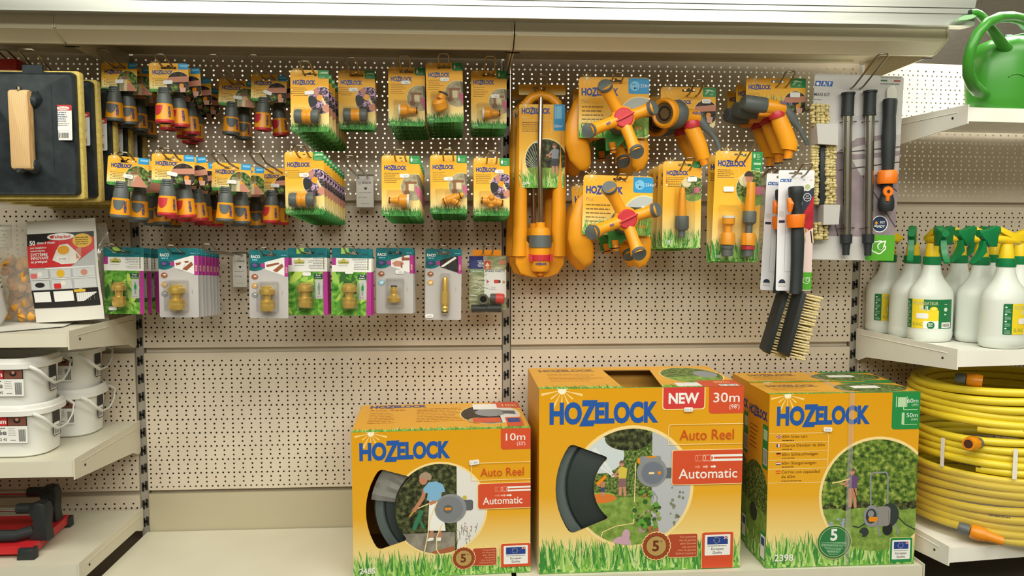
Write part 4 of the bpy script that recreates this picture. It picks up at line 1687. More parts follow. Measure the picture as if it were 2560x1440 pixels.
def auto_panel(g, x0, x1, z0, z1, txt_w, white_frame=True):
    g.l = 20
    g.rr(x0-1.8, z0-1.8, x1, z1+1.8, 7, PALE, (1, 0, 0, 1))
    g.l = 21
    g.rr(x0, z0, x1, z1, 6, ORR, (1, 0, 0, 1))
    g.l = 22
    h = z1-z0
    mx = x0+(x1-x0)*.34
    for dz in (.70, .83):
        g.rect(mx+(x1-mx)*.34, z0+h*dz-h*.035, x1, z0+h*dz+h*.035, WHT)
    for i, a in enumerate((0, .17, .34)):
        c = [M('arrow_dim', 'e58a70', .5), M('arrow_mid', 'f0b7a4', .5), WHT][i]
        ex = mx+(x1-mx)*a
        g.frame(circ(ex, z0+h*.765, h*.05, 16, rz=h*.1), circ(ex, z0+h*.765, h*.028, 16, rz=h*.07), c)
        if i < 2:
            g.rect(ex+3, z0+h*.84, ex+(x1-mx)*.17-3, z0+h*.86, c)
            g.rect(ex+3, z0+h*.67, ex+(x1-mx)*.17-3, z0+h*.69, c)
        g.rect(ex-3, z0+h*.485, ex+5, z0+h*.535, c)
        g.tris([[(ex+5, z0+h*.45), (ex+10, z0+h*.51), (ex+5, z0+h*.57)]], c)
    g.text('Automatic', x0+(x1-x0)*.09, z0+h*.17, h*.28, WHT, .008, w=txt_w)


def name_frame(g, x0, x1, z0, z1, txt, tx, tw, th):
    g.l = 20
    arc = [(x0+7+7*cos(a), z1-7+7*sin(a)) for a in (pi*.5, pi*.625, pi*.75, pi*.875, pi)]
    g.line([(x1, z1)]+arc+[(x0, z0), (x1, z0)], 1.6, PALE)
    g.l = 21
    g.text(txt, tx, z0+(z1-z0)*.22, th, ORT, .0, w=tw)


def person_print(g, x, z, s, shirt, legs, skin=SKIN, hair=M('photo_hair', '6b5a48', .6), arms=1):
    """tiny printed figure, feet at x, z and s tall"""
    L = g.l
    g.poly([(x-.10*s, z+.02*s), (x-.02*s, z+.02*s), (x-.01*s, z+.5*s), (x-.11*s, z+.5*s)], skin)
    g.poly([(x+.04*s, z), (x+.11*s, z), (x+.08*s, z+.5*s), (x-.01*s, z+.5*s)], skin)
    g.l = L+1
    g.poly([(x-.13*s, z+.26*s), (x+.11*s, z+.26*s), (x+.09*s, z+.55*s), (x-.09*s, z+.55*s)], legs)
    g.line([(x-.09*s, z+.76*s), (x-.2*s, z+.62*s), (x-.3*s, z+.6*s)], .055*s, skin)
    g.line([(x+.1*s, z+.76*s), (x+.05*s, z+.6*s), (x-.22*s, z+.56*s)], .055*s, skin)
    g.l = L+2
    g.poly([(x-.1*s, z+.5*s), (x+.1*s, z+.5*s), (x+.13*s, z+.78*s), (x-.02*s, z+.84*s), (x-.13*s, z+.77*s)], shirt)
    g.circ(x-.03*s, z+.91*s, .065*s, skin, 14, rz=.08*s)
    g.l = L+3
    g.poly(circ(x-.025*s, z+.925*s, .07*s, 10, 0, pi, .085*s), hair)


# ---- small carton: Auto Reel 10m
W, H, D = 424, 357, 283
CX, CZ = 205, -191
cut1 = sector(CX, CZ, 105, 174, 130, 144, 224, 213)
g = G()
g.clip = [(0, -H), (W, -H), (W, 0), (0, 0)]
g.l = 1
sunburst(g, 45, -3, 26)
g.l = 2
pass
g.grass(0, W, -H, 58, 520, GRASS, .3)
g.l = 4
g.circ(CX, CZ, 115, PALE, 60)
g.clip = circ(CX, CZ, 110, 60)
g.l = 5
g.rect(CX-110, CZ-110, CX+110, CZ+110, TREE)
g.l = 6
g.rect(CX+41, CZ-110, CX+110, CZ+110, WALLP)
g.rect(CX-110, CZ-110, CX+36, CZ-58, PAVE)
g.rect(CX+72, CZ-30, CX+110, CZ+20, WALLP)
g.l = 7
g.poly([(CX-20, CZ-105), (CX+34, CZ-92), (CX+36, CZ-112), (CX-20, CZ-115)], M('print_brick', 'a8603c', .6))
g.line([(CX-62, CZ-48), (CX-42, CZ-2)], 10, M('chair_green', '2f7a58', .5))
g.line([(CX-45, CZ-30), (CX-38, CZ-46)], 6, M('chair_green', '2f7a58'))
for i in range(16):
    xx, zz = CX+random.uniform(40, 95), CZ+random.uniform(-95, -45)
    g.line([(xx, zz), (xx+random.uniform(-5, 5), zz+random.uniform(8, 24))], 1.2, FOL)
    g.circ(xx, zz+14, 2, M('bloom_pink', 'b98aa8', .5), 7)
# the gardener: skirt, blouse, arms, head
SK = M('photo_skin_tan', 'bf8060', .6)
g.poly([(CX-24, CZ-72), (CX-16, CZ-72), (CX-14, CZ-40), (CX-22, CZ-40)], SK)
g.poly([(CX-4, CZ-72), (CX+4, CZ-72), (CX+4, CZ-40), (CX-4, CZ-40)], SK)
g.poly([(CX-32, CZ-78), (CX-15, CZ-76), (CX-15, CZ-70), (CX-26, CZ-70)], WHT)
g.poly([(CX-8, CZ-78), (CX+2, CZ-78), (CX+3, CZ-70), (CX-6, CZ-70)], WHT)
g.l = 8
g.poly([(CX-29, CZ-52), (CX+14, CZ-54), (CX+4, CZ+20), (CX-24, CZ+24)], WHT)
g.line([(CX-34, CZ+50), (CX-40, CZ+28), (CX-62, CZ-4)], 9, SK)
g.line([(CX+2, CZ+48), (CX-2, CZ+22), (CX-24, CZ+14)], 9, SK)
g.line([(CX-62, CZ-4), (CX-72, CZ-16)], 3, M('hose_gun', 'd79a3c', .5))
g.line([(CX-60, CZ), (CX-26, CZ+14), (CX-12, CZ+16)], 2.2, PALE)
g.l = 9
g.poly([(CX-30, CZ+22), (CX+4, CZ+20), (CX+4, CZ+40), (CX+14, CZ+42), (CX+8, CZ+60), (CX-8, CZ+68), (CX-26, CZ+66), (CX-38, CZ+52), (CX-36, CZ+40), (CX-28, CZ+40)], M('blouse_blue', '7fb4d8', .5))
g.circ(CX-38, CZ+73, 10, SK, 18, rz=13)
g.l = 10
g.poly(circ(CX-33, CZ+79, 14.5, 16, -.75, pi*1.02, 12), M('hair_grey', 'a58f78', .6))
# the printed reel on its wall bracket
g.poly(rrect(CX+30, CZ-6, CX+80, CZ+20, 6), SILD)
g.l = 11
g.circ(CX+26, CZ, 38, SILV, 40, rz=36)
g.l = 12
g.circ(CX+23, CZ-1, 33, M('reel_print_mid', '7d8086', .45), 40, rz=31)
g.circ(CX+60, CZ+26, 5, M('logo_gold', 'c9b53a'))
g.l = 13
g.circ(CX+20, CZ-1, 11, SILD, 24)
g.l = 14
g.rr(CX+12, CZ-3.5, CX+28, CZ+2.5, 2, YPD)
g.line([(CX-6, CZ+18), (CX-22, CZ-20), (CX-30, CZ-70), (CX-38, CZ-108)], 2.4, PALE)
g.line([(CX+6, CZ-36), (CX-8, CZ-70), (CX-8, CZ-100), (CX-2, CZ-110)], 2.4, PALE)
g.clip = [(0, -H), (W, -H), (W, 0), (0, 0)]
g.l = 5
g.logo(18, -65, 213, BLUE)
g.rr(352, -51, W, 0, 7, ORR, (1, 0, 0, 0))
g.l = 6
g.text('10m', 411, -29, 17, WHT, .004, 'R', w=47)
g.text("(33')", 411, -41, 8, WHT, 0, 'R')
name_frame(g, 281, W, -124, -82, 'Auto Reel', 303, 104, 20)
auto_panel(g, 297, W, -194, -133, 96)
guarantee(g, 285, -335, 342, -290)
badge(g, 262, -314, 29)
eu_mark(g, 352, -341, W, -283, ORR)
g.l = 24
g.text('2485', 14, -342, 13, WHT, .02)
t = G()
t.l = 1
t.clip = [(0, 0), (W, 0), (W, D), (0, D)]
t.grass(0, W, 0, 34, 160, GRASS, .5)
t.l = 4
t.logo(26, D-38, 150, NAVY)
t.text('Auto Reel', 26, D-72, 16, M('text_tan', 'c07f2a', .5), w=92)
t.bars(30, D-100, 70, 7, 17, 4, M('text_tan', 'c07f2a'))
t.bars(150, D-60, 140, 9, 17, 4, M('text_tan', 'c07f2a'))
t.circ(338, 150, 78, PALE, 40, rz=104)
t.l = 5
t.clip = circ(338, 150, 75, 40, rz=100)
t.rect(240, 40, 440, 270, DARKP)
t.l = 6
t.rect(362, 40, 440, 270, WALLP)
t.circ(330, 170, 26, SILV, rz=40)
t.rect(260, 50, 360, 92, PAVE)
t.l = 7
t.circ(340, 165, 40, SILV, 30, rz=42)
t.poly([(372, 150), (404, 140), (404, 180), (372, 185)], SILD)
t.clip = [(0, 0), (W, 0), (W, D), (0, D)]
t.l = 7
t.rect(350, 214, W, D, ORR)
t.l = 8
t.text('10m', 414, 230, 28, PALE, 0, 'R', w=36)
t.rr(290, 62, 360, 108, 5, ORR)
t.circ(300, 84, 22, GOLD, 30, rz=28)
t.rr(372, 20, 412, 108, 5, ORR)
t.l = 9
t.rect(298, 200, 362, 262, STICK)
t.rect(377, 58, 407, 98, FLAGB)
bx = carton('hose_reel_box', 'smallest hose reel carton, 10m, standing left on the base shelf', W, H, D, (-.171, -.331, -.511), 2.6, g, t, None, cut1,
            group='hose reel cartons on the base shelf')
sticker(bx, 288-W/2, H-79, -.0038, 24, 12, .1, '111400')

# the reel inside it, wrapped in a clear bag
def reel(label, x, y, z, r, d, rings, knob=True):
    root = thing('hose_reel', label, 'hose reel', (x, y, z))
    mb = MB()
    mb.lathe([(0, .0), (r*.80, .0), (r*.82, .003), (r*.83, .010), (r*.94, .012), (r*.985, .02), (r, .04), (r, d-.03), (r*.96, d), (0, d)], REELD, axis='Y', n=56)
    mb.build('housing', root, smooth=40)
    mb = MB()
    mb.lathe([(r*.835, .0095), (r*.86, .004), (r*.97, .006), (r*1.0, .018), (r*1.005, .035), (r*.99, .037)], REELG, axis='Y', n=56, cap=False)
    mb.build('rim', root, smooth=40)
    return root


reel('dark hose reel seen through the cut-out of the small 10m carton', -.171+.205-.212, -.314, -.512+.357-.191, .160, .22, 0)
mb = MB()
rings = []
for i in range(9):
    a = radians(128+i*5.5)
    rings.append([(-.178+.150*cos(a)*k, -.3185-.0025*random.random()-(.003 if i % 2 else 0), -.346+.150*sin(a)*k) for k in (.72, .8, .86, .93, .99, 1.06, 1.1)])
mb.loft(rings, clear_mat('wrap_film', 'd5ddd8', .35, .2, .22), False, False, False)
tag(mb.build('plastic_wrap', smooth=20), 'crumpled grey plastic bag behind the small carton cut-out', 'plastic bag')

# ---- tall middle carton: Auto Reel 30m NEW
W, H, D = 499, 453, 283
CX, CZ = 227, -243
cut2 = sector(CX, CZ, 94, 187, 128, 144, 234, 217)
g = G()
FULL = [(0, -H), (W, -H), (W, 0), (0, 0)]
g.clip = FULL
g.l = 1
sunburst(g, 55, -3, 34)
g.l = 2
pass
g.grass(0, W, -H, 74, 560, GRASS, .26)
g.l = 4
g.circ(CX, CZ, 152, PALE, 64)
g.clip = circ(CX, CZ, 144, 64)
g.l = 5
g.rect(CX-150, CZ-150, CX+150, CZ+150, FOL)
g.l = 6
g.rect(CX-150, CZ-150, CX+60, CZ-24, LAWN)
g.rect(CX+48, CZ-150, CX+150, CZ+150, WALLG)
g.circ(CX-80, CZ+80, 60, M('sky_pale', 'cfd8dc', .5), 24, rz=45)
g.circ(CX-10, CZ+120, 58, TREE, 24, rz=30)
g.l = 7
g.poly([(CX-100, CZ+95), (CX-90, CZ+100), (CX-42, CZ+28), (CX-46, CZ+26)], M('spray_white', 'dfe6e6', .5))
g.poly([(CX-110, CZ+75), (CX-104, CZ+82), (CX-44, CZ+27), (CX-47, CZ+25)], M('spray_white', 'dfe6e6'))
g.circ(CX-75, CZ-26, 36, M('pool_orange', 'd97a2e', .5), rz=12)
g.circ(CX-75, CZ-20, 33, M('pool_green', '8fb84a', .5), rz=8)
g.l = 8
person_print(g, CX-24, CZ-22, 88, M('shirt_yellow', 'd8c04a', .5), M('shorts_mauve', '8a6468', .5))
person_print(g, CX-72, CZ-22, 46, M('photo_skin_tan', 'bf8060'), M('swim_blue', '3a4a78', .5))
g.poly([(CX-90, CZ+12), (CX-66, CZ+32), (CX-62, CZ+26), (CX-84, CZ+6)], YPD)
for i in range(60):
    a = random.uniform(0, 2*pi)
    rr = 42*math.sqrt(random.random())
    g.circ(CX+36+rr*cos(a)*.8, CZ-62+rr*sin(a)*1.3, random.uniform(3, 7), [FOL, LAWN, M('leaf_mid', '5da033'), M('leaf_dark', '2c5f22')][i % 4], 6)
for i in range(26):
    xx, zz = CX+random.uniform(95, 130), CZ+random.uniform(-110, 0)
    g.circ(xx, zz, random.uniform(2, 4), M('stem_olive', '7d8468', .5), 6)
g.l = 11
for i in range(9):
    g.circ(CX+random.uniform(10, 60), CZ-random.uniform(60, 85), 3, M('bloom_pink', 'b98aa8'), 7)
g.circ(CX+30, CZ-22, 4.5, REDP, 8)
g.rr(CX+16, CZ-114, CX+36, CZ-96, 4, M('pot_grey', 'a39684', .5))
g.rr(CX+38, CZ-118, CX+66, CZ-98, 5, M('pot_terracotta', 'b5613c', .5))
g.l = 12
g.circ(CX-25, CZ-140, 24, M('bloom_soft', 'c9a3b4', .6), rz=18)
g.circ(CX-14, CZ-118, 10, M('bloom_soft', 'c9a3b4'), rz=14)
g.line([(CX+8, CZ+60), (CX+6, CZ-20), (CX+4, CZ-90), (CX-40, CZ-96), (CX-72, CZ-110), (CX-76, CZ-126), (CX-30, CZ-142)], 2.2, PALE)
g.line([(CX+50, CZ-10), (CX+62, CZ-26), (CX+58, CZ-56), (CX+50, CZ-40), (CX+54, CZ-18)], 2, SILV)
g.poly(rrect(CX+66, CZ+20, CX+110, CZ+46, 3), SILD)
g.l = 13
g.circ(CX+48, CZ+36, 37, SILV, 40, rz=37)
g.poly(rrect(CX+18, CZ+58, CX+70, CZ+76, 6), SILV)
g.poly(rrect(CX+12, CZ+58, CX+22, CZ+72, 3), YPD)
g.l = 14
g.circ(CX+50, CZ+34, 29, M('reel_print_mid', '7d8086'), 40)
g.rect(CX+34, CZ+72, CX+58, CZ+76, YPD)
g.l = 15
g.circ(CX+50, CZ+34, 26, M('reel_print_blue', '6f7887', .45), 40)
g.l = 16
g.rr(CX+40, CZ+31, CX+54, CZ+36, 2, PALE)
g.circ(CX+66, CZ+34, 4.5, YPD)
g.clip = FULL
g.l = 5
g.logo(25, -82, 264, BLUE)
g.rr(298, -55, 404, 0, 8, PALE, (1, 1, 0, 0))
g.rr(413, -66, W, 0, 9, ORR, (1, 0, 0, 0))
g.l = 6
g.rr(300.5, -52.5, 401.5, 0, 7, M('new_red', 'd33c38', .42), (1, 1, 0, 0))
g.l = 7
g.text('NEW', 351, -39, 24, WHT, .035, 'C', w=75)
g.text('30m', 489, -38, 23, WHT, .004, 'R', w=65)
g.text("(98')", 489, -54, 10, WHT, 0, 'R')
name_frame(g, 314, W, -140, -91, 'Auto Reel', 342, 134, 25)
auto_panel(g, 325, W, -239, -155, 146)
guarantee(g, 318, -422, 391, -362)
badge(g, 288, -391, 37)
eu_mark(g, 402, -427, 480, -361, ORR, hang=24)
t = G()
t.clip = [(0, 0), (W, 0), (W, D), (0, D)]
t.grass(0, W, 0, 40, 180, GRASS, .55)
t.l = 4
t.logo(24, D-60, 150, M('text_tan2', '8a6a4a', .5))
t.bars(40, D-100, 150, 6, 18, 3, M('text_tan', 'c07f2a'))
t.circ(415, 150, 80, PALE, 40, rz=110)
t.l = 5
t.clip = clip_to(circ(415, 150, 77, 40, rz=106), [(0, 0), (W, 0), (W, D), (0, D)])
t.rect(330, 40, 499, 270, FOL)
t.l = 6
t.rect(330, 40, 470, 130, LAWN)
t.circ(455, 160, 30, SILV, rz=44)
t.clip = [(0, 0), (W, 0), (W, D), (0, D)]
t.l = 7
t.rect(400, 0, W, 75, ORR)
t.rect(340, 10, 402, 52, STICK)
t.l = 8
t.rect(444, 4, 490, 26, WHT)
for i in range(12):
    t.rect(447+i*3.4, 6, 448.6+i*3.4, 24, BLK)
t.text('30m', 480, 42, 20, PALE, 0, 'R', w=40)
bx = carton('hose_reel_box', 'tallest hose reel carton, 30m with red NEW flash, torn open on top', W, H, D, (.3095, -.331, -.511), .8, g, t, None, cut2,
            [(204, 6), (300, 6), (326, 236), (198, 240)], group='hose reel cartons on the base shelf')
sticker(bx, 362-W/2, H-54, -.0038, 22, 11, 0, '247110')
reel('grey hose reel seen through the cut-out of the tall 30m carton', .3095+.227-.2495, -.322, -.512+.453-.243, .192, .23, 0)

# ---- right carton: 60m hose cart, with another one behind it
W, H, D = 380, 434, 134
CX, CZ = 278, -257
FULL = [(0, -H), (W, -H), (W, 0), (0, 0)]
g = G()
g.clip = FULL
sunburst(g, 45, -3, 28)
g.l = 2
pass
g.grass(0, W, -H, 74, 470, GRASS, .26)
g.l = 4
g.circ(CX, CZ, 148, PALE, 64)
g.clip = clip_to(circ(CX, CZ, 141, 64), FULL)
g.l = 5
g.rect(CX-150, CZ-150, W, CZ+150, FOLB)
g.l = 6
g.rect(CX-150, CZ-150, W, CZ-31, LAWN)
g.poly([(CX-150, CZ+20), (CX-130, CZ+100), (CX-60, CZ+150), (CX-150, CZ+150)], M('sky_grey', 'b7c0bd', .5))
g.circ(CX-40, CZ+120, 50, FOLB, rz=40)
for i in range(40):
    g.circ(random.uniform(CX-130, CX+110), CZ-28+random.uniform(-6, 10), random.uniform(5, 12), TREE, 7, rz=6)
g.l = 7
person_print(g, CX-62, CZ-30, 100, M('shirt_violet', '6a4a78', .5), M('photo_skin_tan', 'bf8060'))
g.line([(CX-70, CZ+44), (CX-100, CZ+36), (CX-116, CZ+34)], 3, PALE)
g.line([(CX-60, CZ+20), (CX-50, CZ-10), (CX-40, CZ-28)], 2.4, REELD)
g.l = 11
g.line([(CX-15, CZ-26), (CX-18, CZ+52), (CX-12, CZ+58), (CX+22, CZ+58), (CX+26, CZ+50), (CX+28, CZ-22)], 4, SILV)
g.line([(CX+52, CZ-52), (CX+74, CZ-74), (CX+106, CZ-92)], 3, REELD)
g.line([(CX-20, CZ-66), (CX-44, CZ-80), (CX-60, CZ-76)], 3, REELD)
g.line([(CX, CZ-60), (CX+12, CZ-104)], 5, SILV)
g.line([(CX+48, CZ-70), (CX+58, CZ-100)], 5, SILV)
g.circ(CX+34, CZ-50, 24, REELD, 30, rz=30)
g.circ(CX+30, CZ-86, 13, BPL, rz=16)
g.l = 12
g.poly(rrect(CX-6, CZ-78, CX+36, CZ-28, 10), M('hose_wound', '8f8d88', .5))
for i in range(5):
    g.line([(CX+2+i*7, CZ-30), (CX+5+i*7, CZ-76)], 1.2, SILD)
g.circ(CX-12, CZ-52, 21, SILV, 30, rz=28)
g.l = 13
g.circ(CX-13, CZ-52, 14, REELD, 24, rz=19)
g.rr(CX-20, CZ-66, CX+4, CZ-54, 5, YPD)
g.circ(CX-30, CZ-92, 12, REELD, 18, rz=12)
g.l = 14
g.circ(CX-14, CZ-46, 8, SILV, 18, rz=9)
g.circ(CX-40, CZ-100, 6, LAWN)
for i in range(10):
    g.circ(CX-120+random.uniform(0, 40), CZ-60+random.uniform(-20, 8), 4, M('bloom_blue', '9aa6c4', .6), 8)
for i in range(8):
    g.circ(CX+40+random.uniform(0, 34), CZ-122+random.uniform(-8, 10), 5, M('bloom_pink', 'b98aa8'), 8)
g.clip = FULL
g.l = 5
g.logo(19, -74, 234, BLUE)
g.rr(309, -92, W, 0, 8, GRN, (1, 0, 0, 0))
g.l = 6
g.rect(323, -36, 344, -12, M('tab_pale_green', 'b9d8ae'))
g.line([(319, -36), (319, -10)], 2, M('tab_pale_green', 'b9d8ae'))
g.line([(346, -36), (346, -10)], 2, M('tab_pale_green', 'b9d8ae'))
g.line([(338, -36), (338, -43), (374, -43)], 2.2, M('tab_pale_green', 'b9d8ae'))
g.rr(334, -80, 341, -50, 2, M('tab_pale_green', 'b9d8ae'))
g.line([(335, -80), (374, -80)], 1.6, M('tab_pale_green', 'b9d8ae'))
g.text('60m', 375, -26, 10, WHT, 0, 'R', w=29)
g.text("(197')", 375, -34, 5, WHT, 0, 'R')
g.text('50m', 375, -62, 10, WHT, 0, 'R', w=29)
g.text("(164')", 375, -70, 5, WHT, 0, 'R')
g.l = 5
for d in (97, 119, 142, 163, 185, 220):
    g.line([(0, -d), (145 if d == 97 else 149, -d)], 1.4, PALE)
g.line([(145, -97), (150, -102), (150, -188)], 1.4, PALE)
TB = M('text_brown', '7a4a12', .5)
rows = [('60m hose cart', 34, 108, 63), ('Chariot Dévidoir de 60m', 34, 130, 107), ('60m Schlauchwagen', 34, 152, 91), ('60m Slangenwagen', 34, 174, 87),
        ('Carrito con capacidad', 34, 196, 96), ('de 60m', 34, 208, 34)]
g.l = 6
for s_, x_, d_, w_ in rows:
    g.text(s_, x_, -d_, 7.2, TB, 0, w=w_)
for d_, w_ in ((115, 30), (137, 26), (159, 34), (181, 30), (216, 52)):
    g.bars(34, -d_, w_, 1, 3, 1.8, TB, .05)
for i, (d_, cols) in enumerate(((108, None), (130, 'V'), (152, 'G'), (174, 'N'), (196, 'S'))):
    x0, z0 = 20, -d_-.5
    if cols is None:
        g.rect(x0, z0, x0+11, z0+7.5, FLAGB)
        g.l = 7
        g.line([(x0, z0), (x0+11, z0+7.5)], 1.4, WHT)
        g.line([(x0, z0+7.5), (x0+11, z0)], 1.4, WHT)
        g.line([(x0, z0+3.75), (x0+11, z0+3.75)], 1.6, ORR)
        g.line([(x0+5.5, z0), (x0+5.5, z0+7.5)], 1.6, ORR)
        g.l = 6
    elif cols == 'V':
        for k, c in enumerate((FLAGB, WHT, REDP)):
            g.rect(x0+k*3.67, z0, x0+k*3.67+3.67, z0+7.5, c)
    else:
        cc = {'G': (YPL, REDP, BLK), 'N': (FLAGB, WHT, REDP), 'S': (REDP, YPL, REDP)}[cols]
        for k, c in enumerate(cc):
            g.rect(x0, z0+k*2.5, x0+11, z0+k*2.5+2.5, c)
g.l = 20
badge(g, 172, -372, 44, True)
eu_mark(g, 316, -428, 373, -366, GRN)
g.l = 24
g.text('2398', 21, -416, 16, WHT, .02, w=48)


def cart_top():
    t = G()
    t.clip = [(0, 0), (W, 0), (W, D), (0, D)]
    t.grass(0, W, 0, 20, 120, GRASS, .6)
    t.l = 4
    t.logo(30, D-50, 130, M('text_tan2', '8a6a4a'))
    t.bars(30, D-66, 120, 3, 14, 3, M('text_tan', 'c07f2a'))
    t.circ(285, D*.45, 92, M('top_photo_dark', '5a6244', .5), 40, rz=52)
    t.rect(190, 0, W, 6, GRN)
    t.rect(240, D-20, W, D, GRN)
    t.l = 5
    t.circ(285, D*.45, 86, FOL, 40, rz=46)
    t.l = 6
    t.rect(240, D*.40, 310, D*.62, STICK)
    return t


s = G()
s.clip = [(0, -H), (D, -H), (D, 0), (0, 0)]
s.grass(0, D, -H, 74, 110, GRASS, .4)
s.l = 4
s.logo(6, -70, 118, NAVY)
s.bars(14, -100, 60, 6, 11, 2.5, TB)
s.rr(98, -190, D-3, -80, 3, GRN)
s.l = 5
s.rect(103, -180, 128, -140, WHT)
s.rect(103, -118, 128, -92, M('tab_pale_green', 'b9d8ae'))
s.l = 6
for i in range(7):
    s.rect(105+i*3.2, -178, 106.6+i*3.2, -142, BLK)
s.l = 4
s.clip = clip_to(circ(60, -290, 90, 40, rz=105), [(0, -H), (D, -H), (D, 0), (0, 0)])
s.rect(0, -H, D, 0, FOL)
s.l = 5
s.rect(0, -H, D, -300, LAWN)
s.l = 6
s.circ(50, -320, 24, REELD)
s.clip = None
s.rr(98, -420, D-4, -350, 3, GRN)
s.l = 7
s.rr(101, -416, D-7, -358, 2, WHT)
s.l = 8
s.rect(104, -384, D-10, -364, FLAGB)
bx = carton('hose_cart_box', 'hose cart carton, 60m, front one at the right end of the base shelf', W, H, D, (.8105, -.334, -.511), .6, g, cart_top(), s, None,
            group='hose cart cartons at the right end')
sticker(bx, 146-W/2, H-88, -.0040, 22, 11, -.08, '87670')
mb = MB()
mb.box((198-W/2)*.001, -.0040, .004, (211-W/2)*.001, -.0039, H*.001+.0006, clear_mat('parcel_tape', 'ffffff', .03, .3, .1))
mb.box((198-W/2)*.001, -.0040, H*.001+.0004, (211-W/2)*.001, D*.001, H*.001+.0008, clear_mat('parcel_tape'))
mb.build('clear_tape', bx, smooth=0)
bx2 = dup(bx, label='second hose cart carton standing behind the front one, only its top edge showing', loc=(.816, -.190, -.511), rot=(0, 0, 0))

# ---------------------------------------------------------------- sprinklers, spray guns, nozzles and brushes of the right middle bay
ORN = M('handle_orange', 'f07a1a', .35)
RUBB = M('black_rubber', '23282a', .55)
FOLD = M('tube_shade', '8a857b', .3, .8)


class Px:
    """local drawing frame: photograph-sized units around a hook point"""

    def __init__(s, ox, oy, Y, yaw=0.):
        s.ox, s.oy = ox, oy
        x, z = at(ox, oy, Y)
        s.loc = s.b = (x, Y, z)
        s.s = (Vector((x, Y, z))-CAM).dot(FW)/FPX

    def __call__(s, px, py, y=0.):
        x, z = at(px, py, s.b[1]+y)
        return (x-s.b[0], y, z-s.b[2])

    def mm(s, px, py):
        x, _, z = s(px, py)
        return (x*1000, z*1000)


def print_card(P, l, t, r, b, g, root, name='backing_card', slot=None, y=0., rr=7, mat=None, back=CARDB):
    """card given by its edges; g drawn in mm from the card's top left. slot = x of the hang hole in mm"""
    x0, z0 = P.mm(l, t)
    W, H = (r-l)*P.s*1000, (b-t)*P.s*1000
    mb = card_mb(W, H, 6, g, mat or YEL, r=rr, slot=slot if slot else False, back=back)
    ox = x0+(slot if slot else W/2)
    return mb.build(name, root, (ox*.001, y, (z0-6)*.001), 0)


